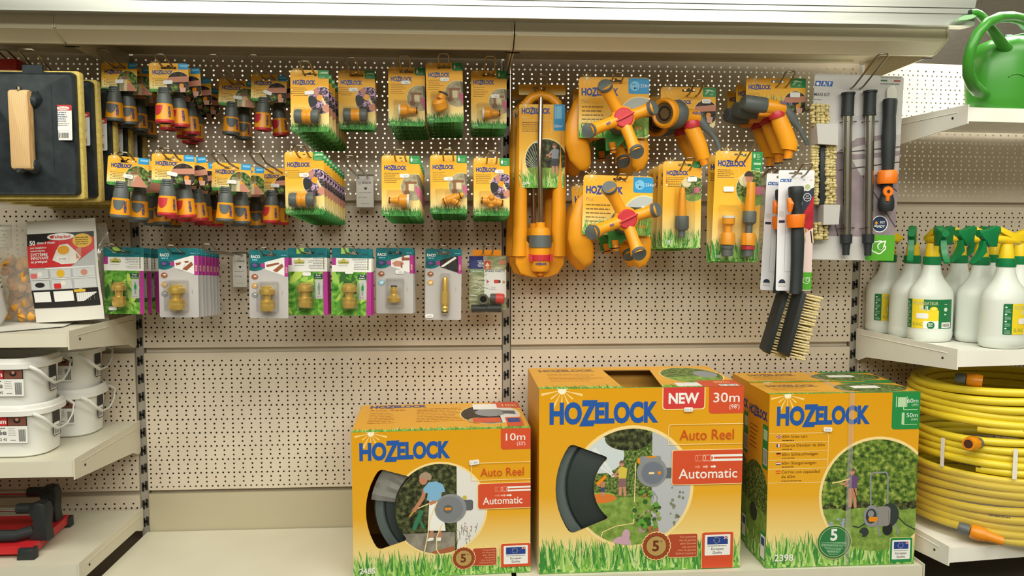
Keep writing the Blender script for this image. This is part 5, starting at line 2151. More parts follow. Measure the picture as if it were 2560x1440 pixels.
# oscillating sprinklers
def oscillating(label):
    P = Px(1346, 216, -.13)
    root = thing('oscillating_sprinkler', label, 'sprinkler', P.loc, (0, 0, 0), 'oscillating sprinklers by the middle upright')
    mb = MB()
    path = [P(*p) for p in ((1299, 640), (1300, 520), (1303, 400), (1306, 300), (1313, 262), (1330, 244), (1352, 238), (1374, 243), (1392, 258), (1400, 300),
                            (1399, 400), (1397, 520), (1396, 640))]
    mb.tube(path, [.021, .0185, .016, .015, .0135, .0125, .012, .0125, .0135, .016, .017, .0185, .021], YPL, 14, flat=1.1)
    out = [P(*p) for p in ((1283, 560), (1288, 660), (1300, 684), (1330, 693), (1368, 693), (1394, 684), (1409, 660), (1413, 560), (1395, 590), (1375, 612), (1325, 612), (1303, 590))]
    mb.pillow([(p[0], p[2]) for p in out][::-1] if False else [(p[0], p[2]) for p in out], -.014, .022, YPL, .006)
    mb.tube([P(1350, 240), P(1350, 218)], .004, YPL, 8)
    mb.build('base_frame', root, smooth=45)
    mb = MB()
    x, _, zt = P(1351, 556, -.022)
    prof = [(0, 0), (.012, 0), (.012, -.012), (.024, -.016), (.026, -.030)]
    z2 = P(1351, 640, -.022)[2]-zt
    z3 = P(1351, 678, -.022)[2]-zt
    mb.lathe(prof+[(.027, z2), (.026, z3+.008), (.022, z3), (0, z3)], YPL, (x, -.022, zt), n=26)
    mb.build('motor_housing', root, smooth=40)
    mb = MB()
    za, zb = P(1351, 588, -.022)[2]-zt, P(1351, 618, -.022)[2]-zt
    mb.lathe([(.0255, za), (.0285, za), (.0295, zb), (.0265, zb)], GPL, (x, -.022, zt), n=26, cap=False)
    mb.build('grey_band', root)
    mb = MB()
    za, zb = P(1351, 636, -.022)[2]-zt, P(1351, 652, -.022)[2]-zt
    mb.lathe([(.0262, za), (.0292, za-.001), (.0292, zb+.001), (.0262, zb)], RPL, (x, -.022, zt), n=26, cap=False)
    for s in (-1, 1):
        mb.box(x+s*.026-.004, -.046, zt+zb-.001, x+s*.026+.004, -.024, zt+za+.001, RPL)
    mb.build('flow_control', root)
    mb = MB()
    zc = P(1351, 678, -.022)[2]
    mb.lathe([(0, .010), (.009, .010), (.009, .0), (.007, -.003), (.0085, -.008), (.0085, -.012), (.006, -.016), (0, -.016)], YPD, (x, -.022, zc), n=18)
    mb.lathe([(0, -.0115), (.0092, -.0115), (.0092, -.0135), (0, -.0135)], M('seal_red', '7c2018', .5), (x, -.022, zc), n=18)
    mb.build('hose_inlet', root)
    mb = MB()
    mb.tube([P(1352, 244, -.018), P(1351, 300, -.026), P(1349, 400, -.033), P(1351, 480, -.033), P(1352, 558, -.024)], .0062, STEELT, 14)
    mb.build('spray_bar', root)
    g = G()
    W, H = 114*P.s*1000, 206*P.s*1000
    sunburst(g, 16, -3, 8)
    g.l = 2
    g.logo(6, -23, 74, NAVY)
    g.text('Plus', 7, -36, 6, PALE, 0)
    g.l = 3
    g.line([(5, -40), (82, -40), (82, -72), (5, -72)], .7, PALE)
    g.bars(7, -47, 68, 5, 5.4, 1.6, BROWN)
    g.rr(88, -66, W, 0, 4, SKY, (1, 0, 0, 0))
    g.l = 4
    g.rect(95, -36, 109, -4, M('tab_pale_blue', '7cc3e6'))
    g.line([(92, -36), (92, -4)], 1, WHT)
    g.text('200m²', 89.5, -58, 7, WHT, 0, w=23)
    g.clip = [(0, -H), (W, -H), (W, 0), (0, 0)]
    g.grass(0, W, -H, 44, 150, GRASS, .35)
    g.l = 5
    g.circ(68, -140, 55, PALE, 44)
    g.l = 6
    g.clip = clip_to(circ(68, -140, 52, 44), [(0, -H), (W, -H), (W, 0), (0, 0)])
    g.rect(0, -H, W, 0, TREE)
    g.l = 7
    g.rect(0, -H, W, -160, LAWN)
    for i in range(9):
        a = radians(100+i*7)
        g.line([(56, -172), (56+70*cos(a), -172+90*sin(a))], .7, M('spray_white', 'dfe6e6'))
    g.l = 8
    person_print(g, 92, -176, 78, M('shirt_grey', '8d95a0', .5), M('shorts_dark', '3d4048', .5))
    g.rr(24, -98, 48, -88, 2, STICK)
    g.clip = None
    g.l = 9
    g.text('2974', 8, -H+8, 6.5, WHT, .01)
    print_card(P, 1297, 263, 1411, 469, g, root, 'picture_sleeve', None, -.0175, 4)
    g2 = G()
    print_card(P, 1298, 208, 1416, 234, g2, root, 'header_card', (1350-1298)*P.s*1000, .014, 3)
    g = G()
    g.logo(0, 0, 30, NAVY)
    MB().g(g, curve=lambda u, y, z: (x+(.0275)*sin((u-.015)/.0275), -.022-.0278*cos((u-.015)/.0275)+y, P(1351, 661, -.022)[2]+z)).build('lettering', root, smooth=0)
    return root


a = oscillating('front oscillating sprinkler with long steel tube hanging right of the middle upright')
dup(a, label='oscillating sprinkler hanging directly behind the front one', loc=(a.location.x-.012, a.location.y+.072, a.location.z-.002))
wire_hook('wire hook holding the two oscillating sprinklers', a.location.x+.004, a.location.z-.004, .205, -.13)


# three-legged rotary sprinklers with four arms
def rotary(label, ox, oy, Y, dx, dy, rot=0.):
    """dx, dy = shift of this sprinkler against the drawing made for the upper one"""
    P = Px(1540-0, 200, Y)
    P.loc = Px(ox, oy, Y).loc
    root = thing('rotary_sprinkler', label, 'sprinkler', P.loc, (0, 0, 0), 'rotary sprinklers on two hooks')
    W, H = 178*P.s*1000, 150*P.s*1000
    g = G()
    sunburst(g, 20, -3, 10)
    g.l = 2
    g.logo(7, -44, 92, NAVY)
    g.text('Plus', 8, -63, 8, M('pale_mauve', 'b98f7a', .5), 0)
    g.l = 3
    g.line([(3, -50), (75, -50)], .8, PALE)
    g.line([(3, -67), (75, -67)], .8, PALE)
    g.bars(8, -74, 72, 5, 10, 2.4, BROWN)
    g.rr(124, -40, W, -2, 6, SKY, (1, 0, 1, 0))
    g.l = 4
    g.circ(140, -21, 12, M('tab_pale_blue', '7cc3e6'), 28)
    for i in range(6):
        g.circ(135+i % 3*5, -17-i//3*9, 2, SKY, 10)
    g.text('254m²', 154, -24, 7.5, WHT, 0, w=26)
    g.clip = [(0, -H), (W, -H), (W, 0), (0, 0)]
    g.grass(0, W, -H, 40, 130, GRASS, .3)
    g.l = 5
    g.circ(152, -98, 52, PALE, 40)
    g.clip = clip_to(circ(152, -98, 49, 40), [(0, -H), (W, -H), (W, 0), (0, 0)])
    g.l = 6
    g.rect(90, -150, W, -40, LAWN)
    g.l = 7
    g.rect(90, -86, W, -40, M('sky_grey', 'b7c0bd'))
    g.rect(90, -98, W, -76, TREE)
    for i in range(3):
        g.circ(128+i*12, -78, 6, WHT, 10)
        g.rect(124+i*12, -98, 131+i*12, -84, [BLUE, SKIN, WHT][i])
    g.rr(140, -128, 158, -120, 3, YPD)
    g.clip = None
    c = print_card(P, 1447, 187, 1625, 337, g, root, 'backing_card', (1540-1447)*P.s*1000, .0, 8)
    hub = P(1556, 291, -.055)
    mb = MB()
    # sled base: two curved side runners and a cross bar behind the card
    for pts, rs in (([(1470, 225), (1450, 260), (1440, 310), (1441, 350), (1450, 385), (1462, 412), (1468, 420)], [.014, .020, .027, .031, .029, .018, .006]),
                    ([(1580, 300), (1596, 330), (1602, 360), (1600, 390), (1594, 412), (1590, 424)], [.012, .017, .021, .022, .018, .006])):
        mb.tube([P(px, py, .024) for px, py in pts], rs, YPL, 14, flat=.55)
    mb.tube([P(1452, 300, .03), P(1556, 300, .03), P(1600, 340, .03)], [.012, .02, .012], YPL, 12, flat=.6)
    mb.build('sled_base', root, smooth=60)
    mb = MB()
    mb.lathe([(0, .0), (.027, 0), (.029, -.012), (.024, -.030), (.02, -.045), (.0, -.045)], GPL, (hub[0], -.002, hub[2]-.006), 'Y', 28)
    mb.build('swivel', root)
    arms = [((1512, 212), -.070), ((1628, 266), -.060), ((1472, 322), -.085), ((1590, 374), -.080)]
    mb = MB()
    mb.lathe([(0, -.040), (.024, -.040), (.029, -.050), (.029, -.064), (.026, -.068), (0, -.068)], YPL, (hub[0], 0, hub[2]), 'Y', 32)
    mb.build('hub', root)
    for (px, py), yy in arms:
        am = MB()
        tip = Vector(P(px, py, yy))
        h0 = Vector((hub[0], -.054, hub[2]))
        d = tip-h0
        d.normalize()
        L = (tip-h0).length
        am.tube([h0+d*(L*k) for k in (.12, .35, .6, .8, .92, 1.)], [.0160, .0145, .0138, .0150, .0180, .0200], YPL, 16)
        o = am.build('spray_arm', root, smooth=60)
        q = MB()
        nn = (d*.62+Vector((0, -.78, 0))).normalized()
        q.tube([tip-d*.006+nn*.004, tip-d*.003+nn*.0105, tip-d*.003+nn*.0125], [.0175, .0178, .0165], GPL, 20)
        q.build('nozzle_disc', o, smooth=30)
    g = G()
    g.logo(-15, -3, 30, NAVY)
    h0 = Vector((hub[0], -.054, hub[2]))
    t0 = Vector(P(1472, 322, -.085))
    mid = h0.lerp(t0, .55)
    ang = math.atan2(h0.z-t0.z, h0.x-t0.x)
    MB().g(g, T=Matrix.Translation(mid+Vector((0, -.0124, 0))) @ Matrix.Rotation(-ang, 4, 'Y') @ Matrix.Rotation(-.25, 4, 'Z')).build('lettering', root, smooth=0)
    mb = MB()
    mb.lathe([(0, -.066), (.0235, -.066), (.0235, -.073), (.021, -.075), (0, -.075)], RPL, (hub[0], 0, hub[2]), 'Y', 36)
    ridge = Vector((cos(radians(28)), 0, sin(radians(28))))
    c0 = Vector((hub[0], -.076, hub[2]))
    mb.tube([c0-ridge*.022, c0-ridge*.010, c0+ridge*.010, c0+ridge*.027], [.0018, .0030, .0036, .0022], RPL, 10)
    mb.build('red_dial', root)
    mb = MB()
    g = G()
    tri = [P.mm(1512, 330), P.mm(1573, 330), P.mm(1550, 357), P.mm(1536, 372), P.mm(1514, 372)]
    mb.prism([(p[0]*.001, p[1]*.001) for p in [tri[0], tri[4], tri[3], tri[2], tri[1]]], -.003, -.0022, GRASS[2])
    mb.build('card_tail', root, smooth=0)
    mb = MB()
    cx = P(1528, 352)
    mb.T = Matrix.Translation((cx[0], -.012, cx[2])) @ Matrix.Rotation(radians(-8), 4, 'Y')
    mb.lathe([(0, 0), (.008, 0), (.0085, -.010), (.007, -.013), (.0085, -.018), (.0085, -.022), (.006, -.027), (0, -.027)], YPD, n=18)
    mb.lathe([(0, -.0185), (.0092, -.0185), (.0092, -.021), (0, -.021)], BPL, n=18)
    mb.build('hose_inlet', root)
    return root


a = rotary('upper front rotary sprinkler with red dial and four yellow arms', 1540, 205, -.215, 0, 0)
b = dup(a, label='upper rotary sprinkler hanging behind the front one', loc=(a.location.x+.004, -.085, a.location.z-.0098), rot=(0, radians(3), 0))
wire_hook('wire hook holding the upper rotary sprinklers', a.location.x, a.location.z-.002, .26, -.215)
a = rotary('lower front rotary sprinkler with red dial and four yellow arms', 1551, 451, -.245, 0, 0)
a.rotation_euler = (0, radians(1.5), 0)
b = dup(a, label='lower rotary sprinkler hanging behind the front one', loc=(a.location.x-.010, -.100, a.location.z-.011), rot=(0, radians(-4), 0))
wire_hook('wire hook holding the lower rotary sprinklers', a.location.x, a.location.z-.002, .28, -.245)


def gun_handle(mb, P, pts, rs, mat=YPL):
    mb.tube([P(*p) for p in pts], rs, mat, 16, flat=.82)


def trigger(P, root, pts, rs):
    mb = MB()
    mb.tube([P(*p) for p in pts], rs, GPL, 12, flat=.7)
    return mb.build('trigger', root, smooth=60)


def gun_card(g, W, H, kind, num):
    sunburst(g, 22, -3, 10)
    g.l = 2
    if kind == 'multi':
        g.logo(28, -42, 52, NAVY)
        g.text('Multi Spray', 44, -57, 6, M('pale_olive', 'c9a23a', .5), 0, w=36)
    else:
        g.logo(6, -28, 58, NAVY)
        g.text('Jet Spray', 5, -42, 7, M('pale_olive', 'c9a23a'), 0, w=30)
    x0 = W-34 if kind == 'multi' else W-40
    g.rr(x0, -24, W, -1, 4, GRN, (1, 0, 0, 0))
    g.l = 3
    g.poly([(x0+6, -8), (x0+14, -5), (x0+30, -9), (x0+30, -11), (x0+16, -10), (x0+8, -18), (x0+5, -17), (x0+12, -10)], M('tab_pale_green', 'b9d8ae'))
    g.text('x5' if kind == 'multi' else 'x3', x0+19, -20, 5, WHT, 0)
    g.clip = [(0, -H), (W, -H), (W, 0), (0, 0)]
    if kind == 'jet':
        g.grass(0, W, -72, 28, 90, GRASS, .3)
    g.l = 5
    photo_disc(g, W-26, -64, 31, W, H, 'kitchen')


def multi_gun(label):
    P = Px(1728, 236, -.17)
    root = thing('spray_gun', label, 'spray gun', P.loc, (0, 0, 0), 'multi spray guns on yellow cards')
    g = G()
    W, H = 140*P.s*1000, 98*P.s*1000
    gun_card(g, W, H, 'multi', '')
    print_card(P, 1652, 217, 1792, 315, g, root, 'hang_tag', (1723-1652)*P.s*1000, .0, 7)
    sticker(root, (1766-1728)*P.s*1000, -(253-236)*P.s*1000, -.003, 23, 11, 0, '21110')
    yb = -.045
    mb = MB()
    ax = Matrix.Translation(P(1662, 283, yb-.012)) @ Matrix.Rotation(radians(40), 4, 'Z') @ Matrix.Rotation(radians(-9), 4, 'Y')
    mb.T = ax
    mb.lathe([(.026, -.004), (.031, -.0085), (.0365, -.006), (.0375, .004), (.034, .018), (.030, .024), (.026, .022)], YPL, axis='X', n=36, cap=False)
    mb.build('spray_ring', root, smooth=50)
    mb = MB()
    mb.T = ax
    mb.lathe([(0, .001), (.020, .0), (.0275, -.002), (.0285, .01)], M('spray_face', '6d5a3c', .5), axis='X', n=30, cap=False)
    for i in range(16):
        a = 2*pi*i/16
        mb.box(-.0018, .016*cos(a)-.002, .016*sin(a)-.002, .0012, .016*cos(a)+.002, .016*sin(a)+.002, BPL)
    mb.build('spray_face', root, smooth=30)
    mb = MB()
    mb.tube([P(1672, 284, yb-.004), P(1684, 286, yb+.002), P(1702, 288, yb+.004), P(1708, 289, yb+.006)], [.0325, .036, .033, .026], GPL, 24)
    mb.build('selector_collar', root, smooth=40)
    mb = MB()
    mb.tube([P(1704, 289, yb+.004), P(1716, 291, yb+.006), P(1738, 294, yb+.006), P(1748, 293, yb+.006)], [.028, .0205, .019, .017], YPL, 20)
    gun_handle(mb, P, [(1727, 316, yb+.004), (1736, 334, yb+.004), (1748, 362, yb+.003), (1758, 392, yb+.002), (1759, 398, yb+.002)], [.0195, .020, .0195, .0175, .016])
    mb.tube([P(1757, 398, yb), P(1760, 408, yb), P(1762, 412, yb)], [.0105, .0095, .0095], YPD, 14)
    mb.build('gun_body', root, smooth=50)
    mb = MB()
    mb.tube([P(1728, 303, yb+.004), P(1729, 312, yb+.004), P(1731, 320, yb+.004)], [.0195, .0215, .0200], RPL, 16)
    mb.build('red_collar', root, smooth=50)
    trigger(P, root, [(1744, 285, yb), (1752, 302, yb), (1764, 318, yb), (1777, 332, yb), (1790, 350, yb), (1797, 366, yb), (1798, 374, yb)],
            [.008, .0125, .011, .0070, .0058, .0058, .0048])
    g = G()
    g.logo(-13, -2, 26, NAVY)
    c = P(1727, 291)
    MB().g(g, T=Matrix.Translation((c[0], yb-.0155, c[2])) @ Matrix.Rotation(radians(5), 4, 'Y')).build('lettering', root, smooth=0)
    return root


a = multi_gun('front spray gun with wide round yellow head on the yellow card')
dup(a, label='spray gun with wide round head hanging behind the front one', loc=(a.location.x-.008, -.085, a.location.z-.0064), rot=(0, radians(-3), radians(3)))
wire_hook('wire hook holding the round headed spray guns', a.location.x, a.location.z-.002, .245, -.17, up=.02)


def jet_gun(label):
    P = Px(1952, 213, -.20)
    root = thing('spray_gun', label, 'spray gun', P.loc, (0, 0, 0), 'jet spray guns on yellow cards')
    g = G()
    W, H = 152*P.s*1000, 86*P.s*1000
    gun_card(g, W, H, 'jet', '')
    print_card(P, 1866, 194, 2018, 280, g, root, 'hang_tag', (1946-1866)*P.s*1000, .0, 5)
    sticker(root, (1988-1952)*P.s*1000, -(237-213)*P.s*1000, -.003, 26, 13, 0)
    yb = -.04
    mb = MB()
    mb.tube([P(1857, 255, yb-.004), P(1862, 256, yb-.003), P(1880, 260, yb), P(1912, 265, yb), P(1917, 266, yb)], [.0155, .0185, .0205, .0205, .017], GPL, 22)
    mb.build('jet_nozzle', root, smooth=40)
    mb = MB()
    mb.tube([P(1914, 266, yb), P(1922, 267, yb), P(1950, 272, yb), P(1960, 272, yb)], [.0195, .0200, .0195, .017], YPL, 20)
    mb.tube([P(1896, 285, yb), P(1912, 284, yb), P(1926, 280, yb)], [.006, .009, .012], YPD, 12)
    gun_handle(mb, P, [(1946, 292, yb), (1952, 310, yb), (1964, 340, yb), (1974, 366, yb), (1972, 376, yb)], [.0195, .0215, .0220, .0215, .0195])
    mb.tube([P(1972, 376, yb), P(1971, 388, yb), P(1969, 399, yb)], [.0120, .0105, .0100], YPD, 14)
    mb.build('gun_body', root, smooth=50)
    mb = MB()
    mb.tube([P(1969, 397, yb), P(1969, 400, yb)], .0108, BPL, 14)
    mb.build('seal', root)
    mb = MB()
    mb.tube([P(1940, 279, yb), P(1941, 287, yb), P(1943, 295, yb)], [.0185, .0205, .0195], RPL, 16)
    mb.build('red_collar', root, smooth=50)
    trigger(P, root, [(1958, 262, yb), (1968, 280, yb), (1980, 296, yb), (1994, 314, yb), (2008, 338, yb), (2018, 358, yb), (2019, 364, yb)],
            [.008, .0135, .0115, .0072, .0058, .0056, .0045])
    g = G()
    g.logo(-15, -2, 30, NAVY)
    c = P(1940, 268)
    MB().g(g, T=Matrix.Translation((c[0], yb-.0198, c[2])) @ Matrix.Rotation(radians(12), 4, 'Y')).build('lettering', root, smooth=0)
    return root


a = jet_gun('front slim jet spray gun with grey nozzle, right of the round headed guns')
for i, (dy, dx, dz) in enumerate(((.060, -.020, -.006), (.118, -.030, -.012))):
    dup(a, label=f'{ORD[i+1]} slim jet spray gun from the front on the same hook', loc=(a.location.x+dx*.35, -.20+dy, a.location.z-SLOPE*dy), rot=(0, radians(-2-i), radians(4)))
wire_hook('wire hook holding the slim jet spray guns', a.location.x, a.location.z-.002, .26, -.20, up=.02)


# single nozzle cards 2292
def nozzle_card(label):
    P = Px(1708, 419, -.20)
    root = thing('nozzle_card', label, 'hose nozzle', P.loc, (0, 0, 0), 'straight nozzles on narrow yellow cards')
    W, H = 98*P.s*1000, 217*P.s*1000
    g = G()
    sunburst(g, 18, -3, 8)
    g.l = 2
    g.logo(9, -34, 56, NAVY)
    g.bars(13, -42, 42, 6, 4.4, 1.5, BROWN)
    for i in range(5):
        g.rect(8, -42.5-i*4.4, 11.5, -40-i*4.4, [REDP, BLUE, BLK, REDP, WHT][i])
    g.rr(W-24, -16, W, 0, 5, GRN, (1, 0, 0, 0))
    g.l = 3
    g.text('x3', W-13, -13, 5, WHT, 0)
    g.clip = [(0, -H), (W, -H), (W, 0), (0, 0)]
    g.grass(0, W, -H, 44, 170, GRASS, .4)
    g.l = 5
    photo_disc(g, W-22, -69, 32, W, H, 'garden')
    g.l = 9
    g.text('2292', 7, -H+13, 6.5, WHT, .01)
    print_card(P, 1658, 403, 1756, 620, g, root, 'backing_card', (1712-1658)*P.s*1000, 0, 7)
    mb = MB()
    x0, z0 = P.mm(1686, 466)
    x1, z1 = P.mm(1728, 600)
    blister_mb(x0, z1, x1, z0, 38).build('blister', root, (0, -.001, 0), 25)
    c = P(1705, 540, -.0195)
    mb = MB()
    zt = P(1705, 468, -.0195)[2]
    mb.lathe([(0, 0), (.0062, 0), (.0068, -.004), (.0115, P(1705, 540, -.0195)[2]-zt), (.0115, P(1705, 541, -.0195)[2]-zt), (0, P(1705, 541, -.0195)[2]-zt)], YPL, (c[0], c[1], zt), n=20)
    mb.build('nozzle_cone', root)
    mb = MB()
    zt = P(1705, 540, -.0195)[2]
    mb.lathe([(0, 0), (.0165, 0), (.0172, -.004), (.0172, -.030), (.013, -.036), (.0085, -.037), (.0085, -.054), (0, -.055)], GPL, (c[0], c[1], zt), n=22)
    mb.build('nozzle_collar', root)
    sticker(root, (1727-1708)*P.s*1000+4, -(448-419)*P.s*1000, -.003, 24, 12, .05)
    return root


a = nozzle_card('front narrow card with one straight yellow nozzle below the round headed guns')
for i in range(3):
    dup(a, label=f'{ORD[i+1]} narrow straight nozzle card from the front', loc=(a.location.x-.003*i, -.155+.045*i, a.location.z-SLOPE*.045*(i+1)), rot=(0, radians(1), radians(-3+2*i)))
wire_hook('wire hook holding the narrow straight nozzle cards', a.location.x+.004, a.location.z-.004, .25, -.20, up=.02)


# nozzle and connector sets
def nozzle_set(label):
    P = Px(1846, 396, -.22)
    root = thing('nozzle_set_card', label, 'hose nozzle set', P.loc, (0, radians(1.5), 0), 'nozzle and connector sets')
    W, H = 120*P.s*1000, 276*P.s*1000
    g = G()
    sunburst(g, 28, -3, 11)
    g.l = 2
    g.logo(7, -37, 72, NAVY)
    g.line([(5, -43), (62, -43), (62, -68), (5, -68)], .7, PALE)
    g.bars(7, -48, 48, 5, 4.6, 1.6, BROWN)
    g.rr(W-28, -52, W, 0, 4, GRN, (1, 0, 0, 0))
    g.l = 3
    g.circ(W-21, -10, 3, M('tab_pale_green', 'b9d8ae'), 14, rz=6)
    g.bars(W-15, -7, 11, 4, 4, 1.2, M('tab_pale_green', 'b9d8ae'))
    g.rect(W-22, -32, W-4, -27, M('tab_pale_green', 'b9d8ae'))
    g.poly([(W-22, -42), (W-6, -44), (W-6, -40)], M('tab_pale_green', 'b9d8ae'))
    g.text('x3', W-12, -50, 4.5, WHT, 0)
    g.clip = [(0, -H), (W, -H), (W, 0), (0, 0)]
    g.grass(0, W, -H, 52, 170, GRASS, .3)
    g.l = 5
    photo_disc(g, W-20, -92, 44, W, H, 'garden')
    g.l = 9
    g.circ(W-32, -66, 10, SKIN, 18, rz=13)
    g.poly(circ(W-33, -62, 12, 14, 0, pi, 14), M('photo_hair_dark', '3a241c', .6))
    g.text('2352', 9, -H+10, 6, WHT, .01)
    print_card(P, 1789, 378, 1909, 654, g, root, 'backing_card', (1851-1789)*P.s*1000, 0, 8)
    for (l, t, r, b) in ((1800, 512, 1846, 646), (1858, 440, 1898, 646)):
        x0, z0 = P.mm(l, t)
        x1, z1 = P.mm(r, b)
        blister_mb(x0, z1, x1, z0, 40, 6).build('blister', root, (0, -.001, 0), 25)
    yc = -.0205
    xa, xb = P(1825, 560, yc)[0], P(1877, 560, yc)[0]
    zt = P(1850, 455, yc)[2]
    mb = MB()
    k = P(1850, 528, yc)[2]-zt
    mb.lathe([(0, 0), (.0095, 0), (.0105, -.006), (.0125, k), (0, k)], YPL, (xb, yc, zt), n=20)
    mb.build('nozzle_cone', root)
    zt = P(1850, 527, yc)[2]
    mb = MB()
    mb.lathe([(0, 0), (.0155, 0), (.017, -.004), (.017, -.028), (.010, -.034), (.0085, -.036), (.009, -.058), (0, -.058)], GPL, (xb, yc, zt), n=22)
    mb.build('nozzle_collar', root)
    for x_, col in ((xa, GPL), (xb, RPL)):
        zt = P(1850, 582, yc)[2]
        mb = MB()
        mb.lathe([(0, 0), (.015, 0), (.0178, -.006), (.0182, -.030), (0, -.032)], YPL, (x_, yc, zt), n=24)
        mb.build('snap_connector', root)
        mb = MB()
        mb.lathe([(0, -.0322), (.016, -.0322), (.016, -.040), (.0135, -.040), (.014, -.058), (0, -.060)], col if col is GPL else GPL, (x_, yc, zt), n=24)
        if col is RPL:
            mb.lathe([(.0162, -.0322), (.0166, -.0325), (.0166, -.041), (.0162, -.0412)], RPL, (x_, yc, zt), n=24, cap=False)
        mb.build('connector_ring', root)
    zt = P(1850, 546, yc)[2]
    mb = MB()
    mb.lathe([(0, 0), (.0155, 0), (.0155, -.014), (.0095, -.020), (.0085, -.030), (.0095, -.034), (.0075, -.04), (0, -.04)], YPL, (xa, yc, zt), n=20)
    mb.build('tap_adaptor', root)
    mb = MB()
    mb.lathe([(0, .006), (.016, .006), (.016, 0), (0, 0)], WPL, (xa, yc, zt), n=20)
    mb.build('washer', root)
    sticker(root, (1824-1846)*P.s*1000, -(473-396)*P.s*1000, -.003, 27, 13, .03)
    return root


a = nozzle_set('front yellow card with nozzle and two snap connectors below the jet guns')
dup(a, label='nozzle and connector set card hanging behind the front one', loc=(a.location.x-.002, -.165, a.location.z-.004), rot=(0, radians(0), radians(2)))
wire_hook('wire hook holding the nozzle and connector sets', a.location.x+.004, a.location.z-.002, .30, up=.034, bend=.08)


def leaf_drop(g, x, z, r, w=1.3):
    """white flower-and-drop outline"""
    pts = []
    for i in range(61):
        a = 2*pi*i/60
        rr = r*(.82+.16*abs(cos(2.5*a+.3)))
        pts.append((x+rr*cos(a), z+rr*.88*sin(a)))
    g.line(pts, w, WHT)
    g.l += 1
    d = [(x+r*.95, z+r*.85), (x+r*.2, z+r*.62), (x-.12*r, z+.25*r), (x-.02*r, z-.15*r), (x+.35*r, z-.28*r), (x+.68*r, z-.05*r), (x+.78*r, z+.3*r)]
    g.poly(d[::1] if sum(d[i][0]*d[(i+1) % 7][1]-d[(i+1) % 7][0]*d[i][1] for i in range(7)) > 0 else d[::-1], M('kit_green', '55a62a', .45))
    g.line(d+[d[0]], w, WHT)


def ale_logo(g, x, z, w):
    for i, ch in enumerate('dAF'):
        x0 = x+i*w/3
        k = w/3
        g.poly([(x0, z), (x0+k*.9, z), (x0+k*1.05, z+k*.82), (x0+k*.15, z+k*.82)], BLUE)
    g.l += 1
    k = w/3
    g.circ(x+k*.5, z+k*.38, k*.24, WHT, 16)
    g.text('A', x+k*1.3, z+k*.14, k*.55, WHT, .03)
    g.text('F', x+k*2.35, z+k*.14, k*.55, WHT, .03)


# brush on a white card
PRED = ramp_mat('print_red_photo', [(.3, '8f1a24'), (.6, 'c22a34')], scale=30, rough=.45)
BRIS = ramp_mat('bristle_cream', [(.3, 'b39f6e'), (.6, 'd9c894'), (.8, 'e9dcb4')], scale=300, rough=.8)


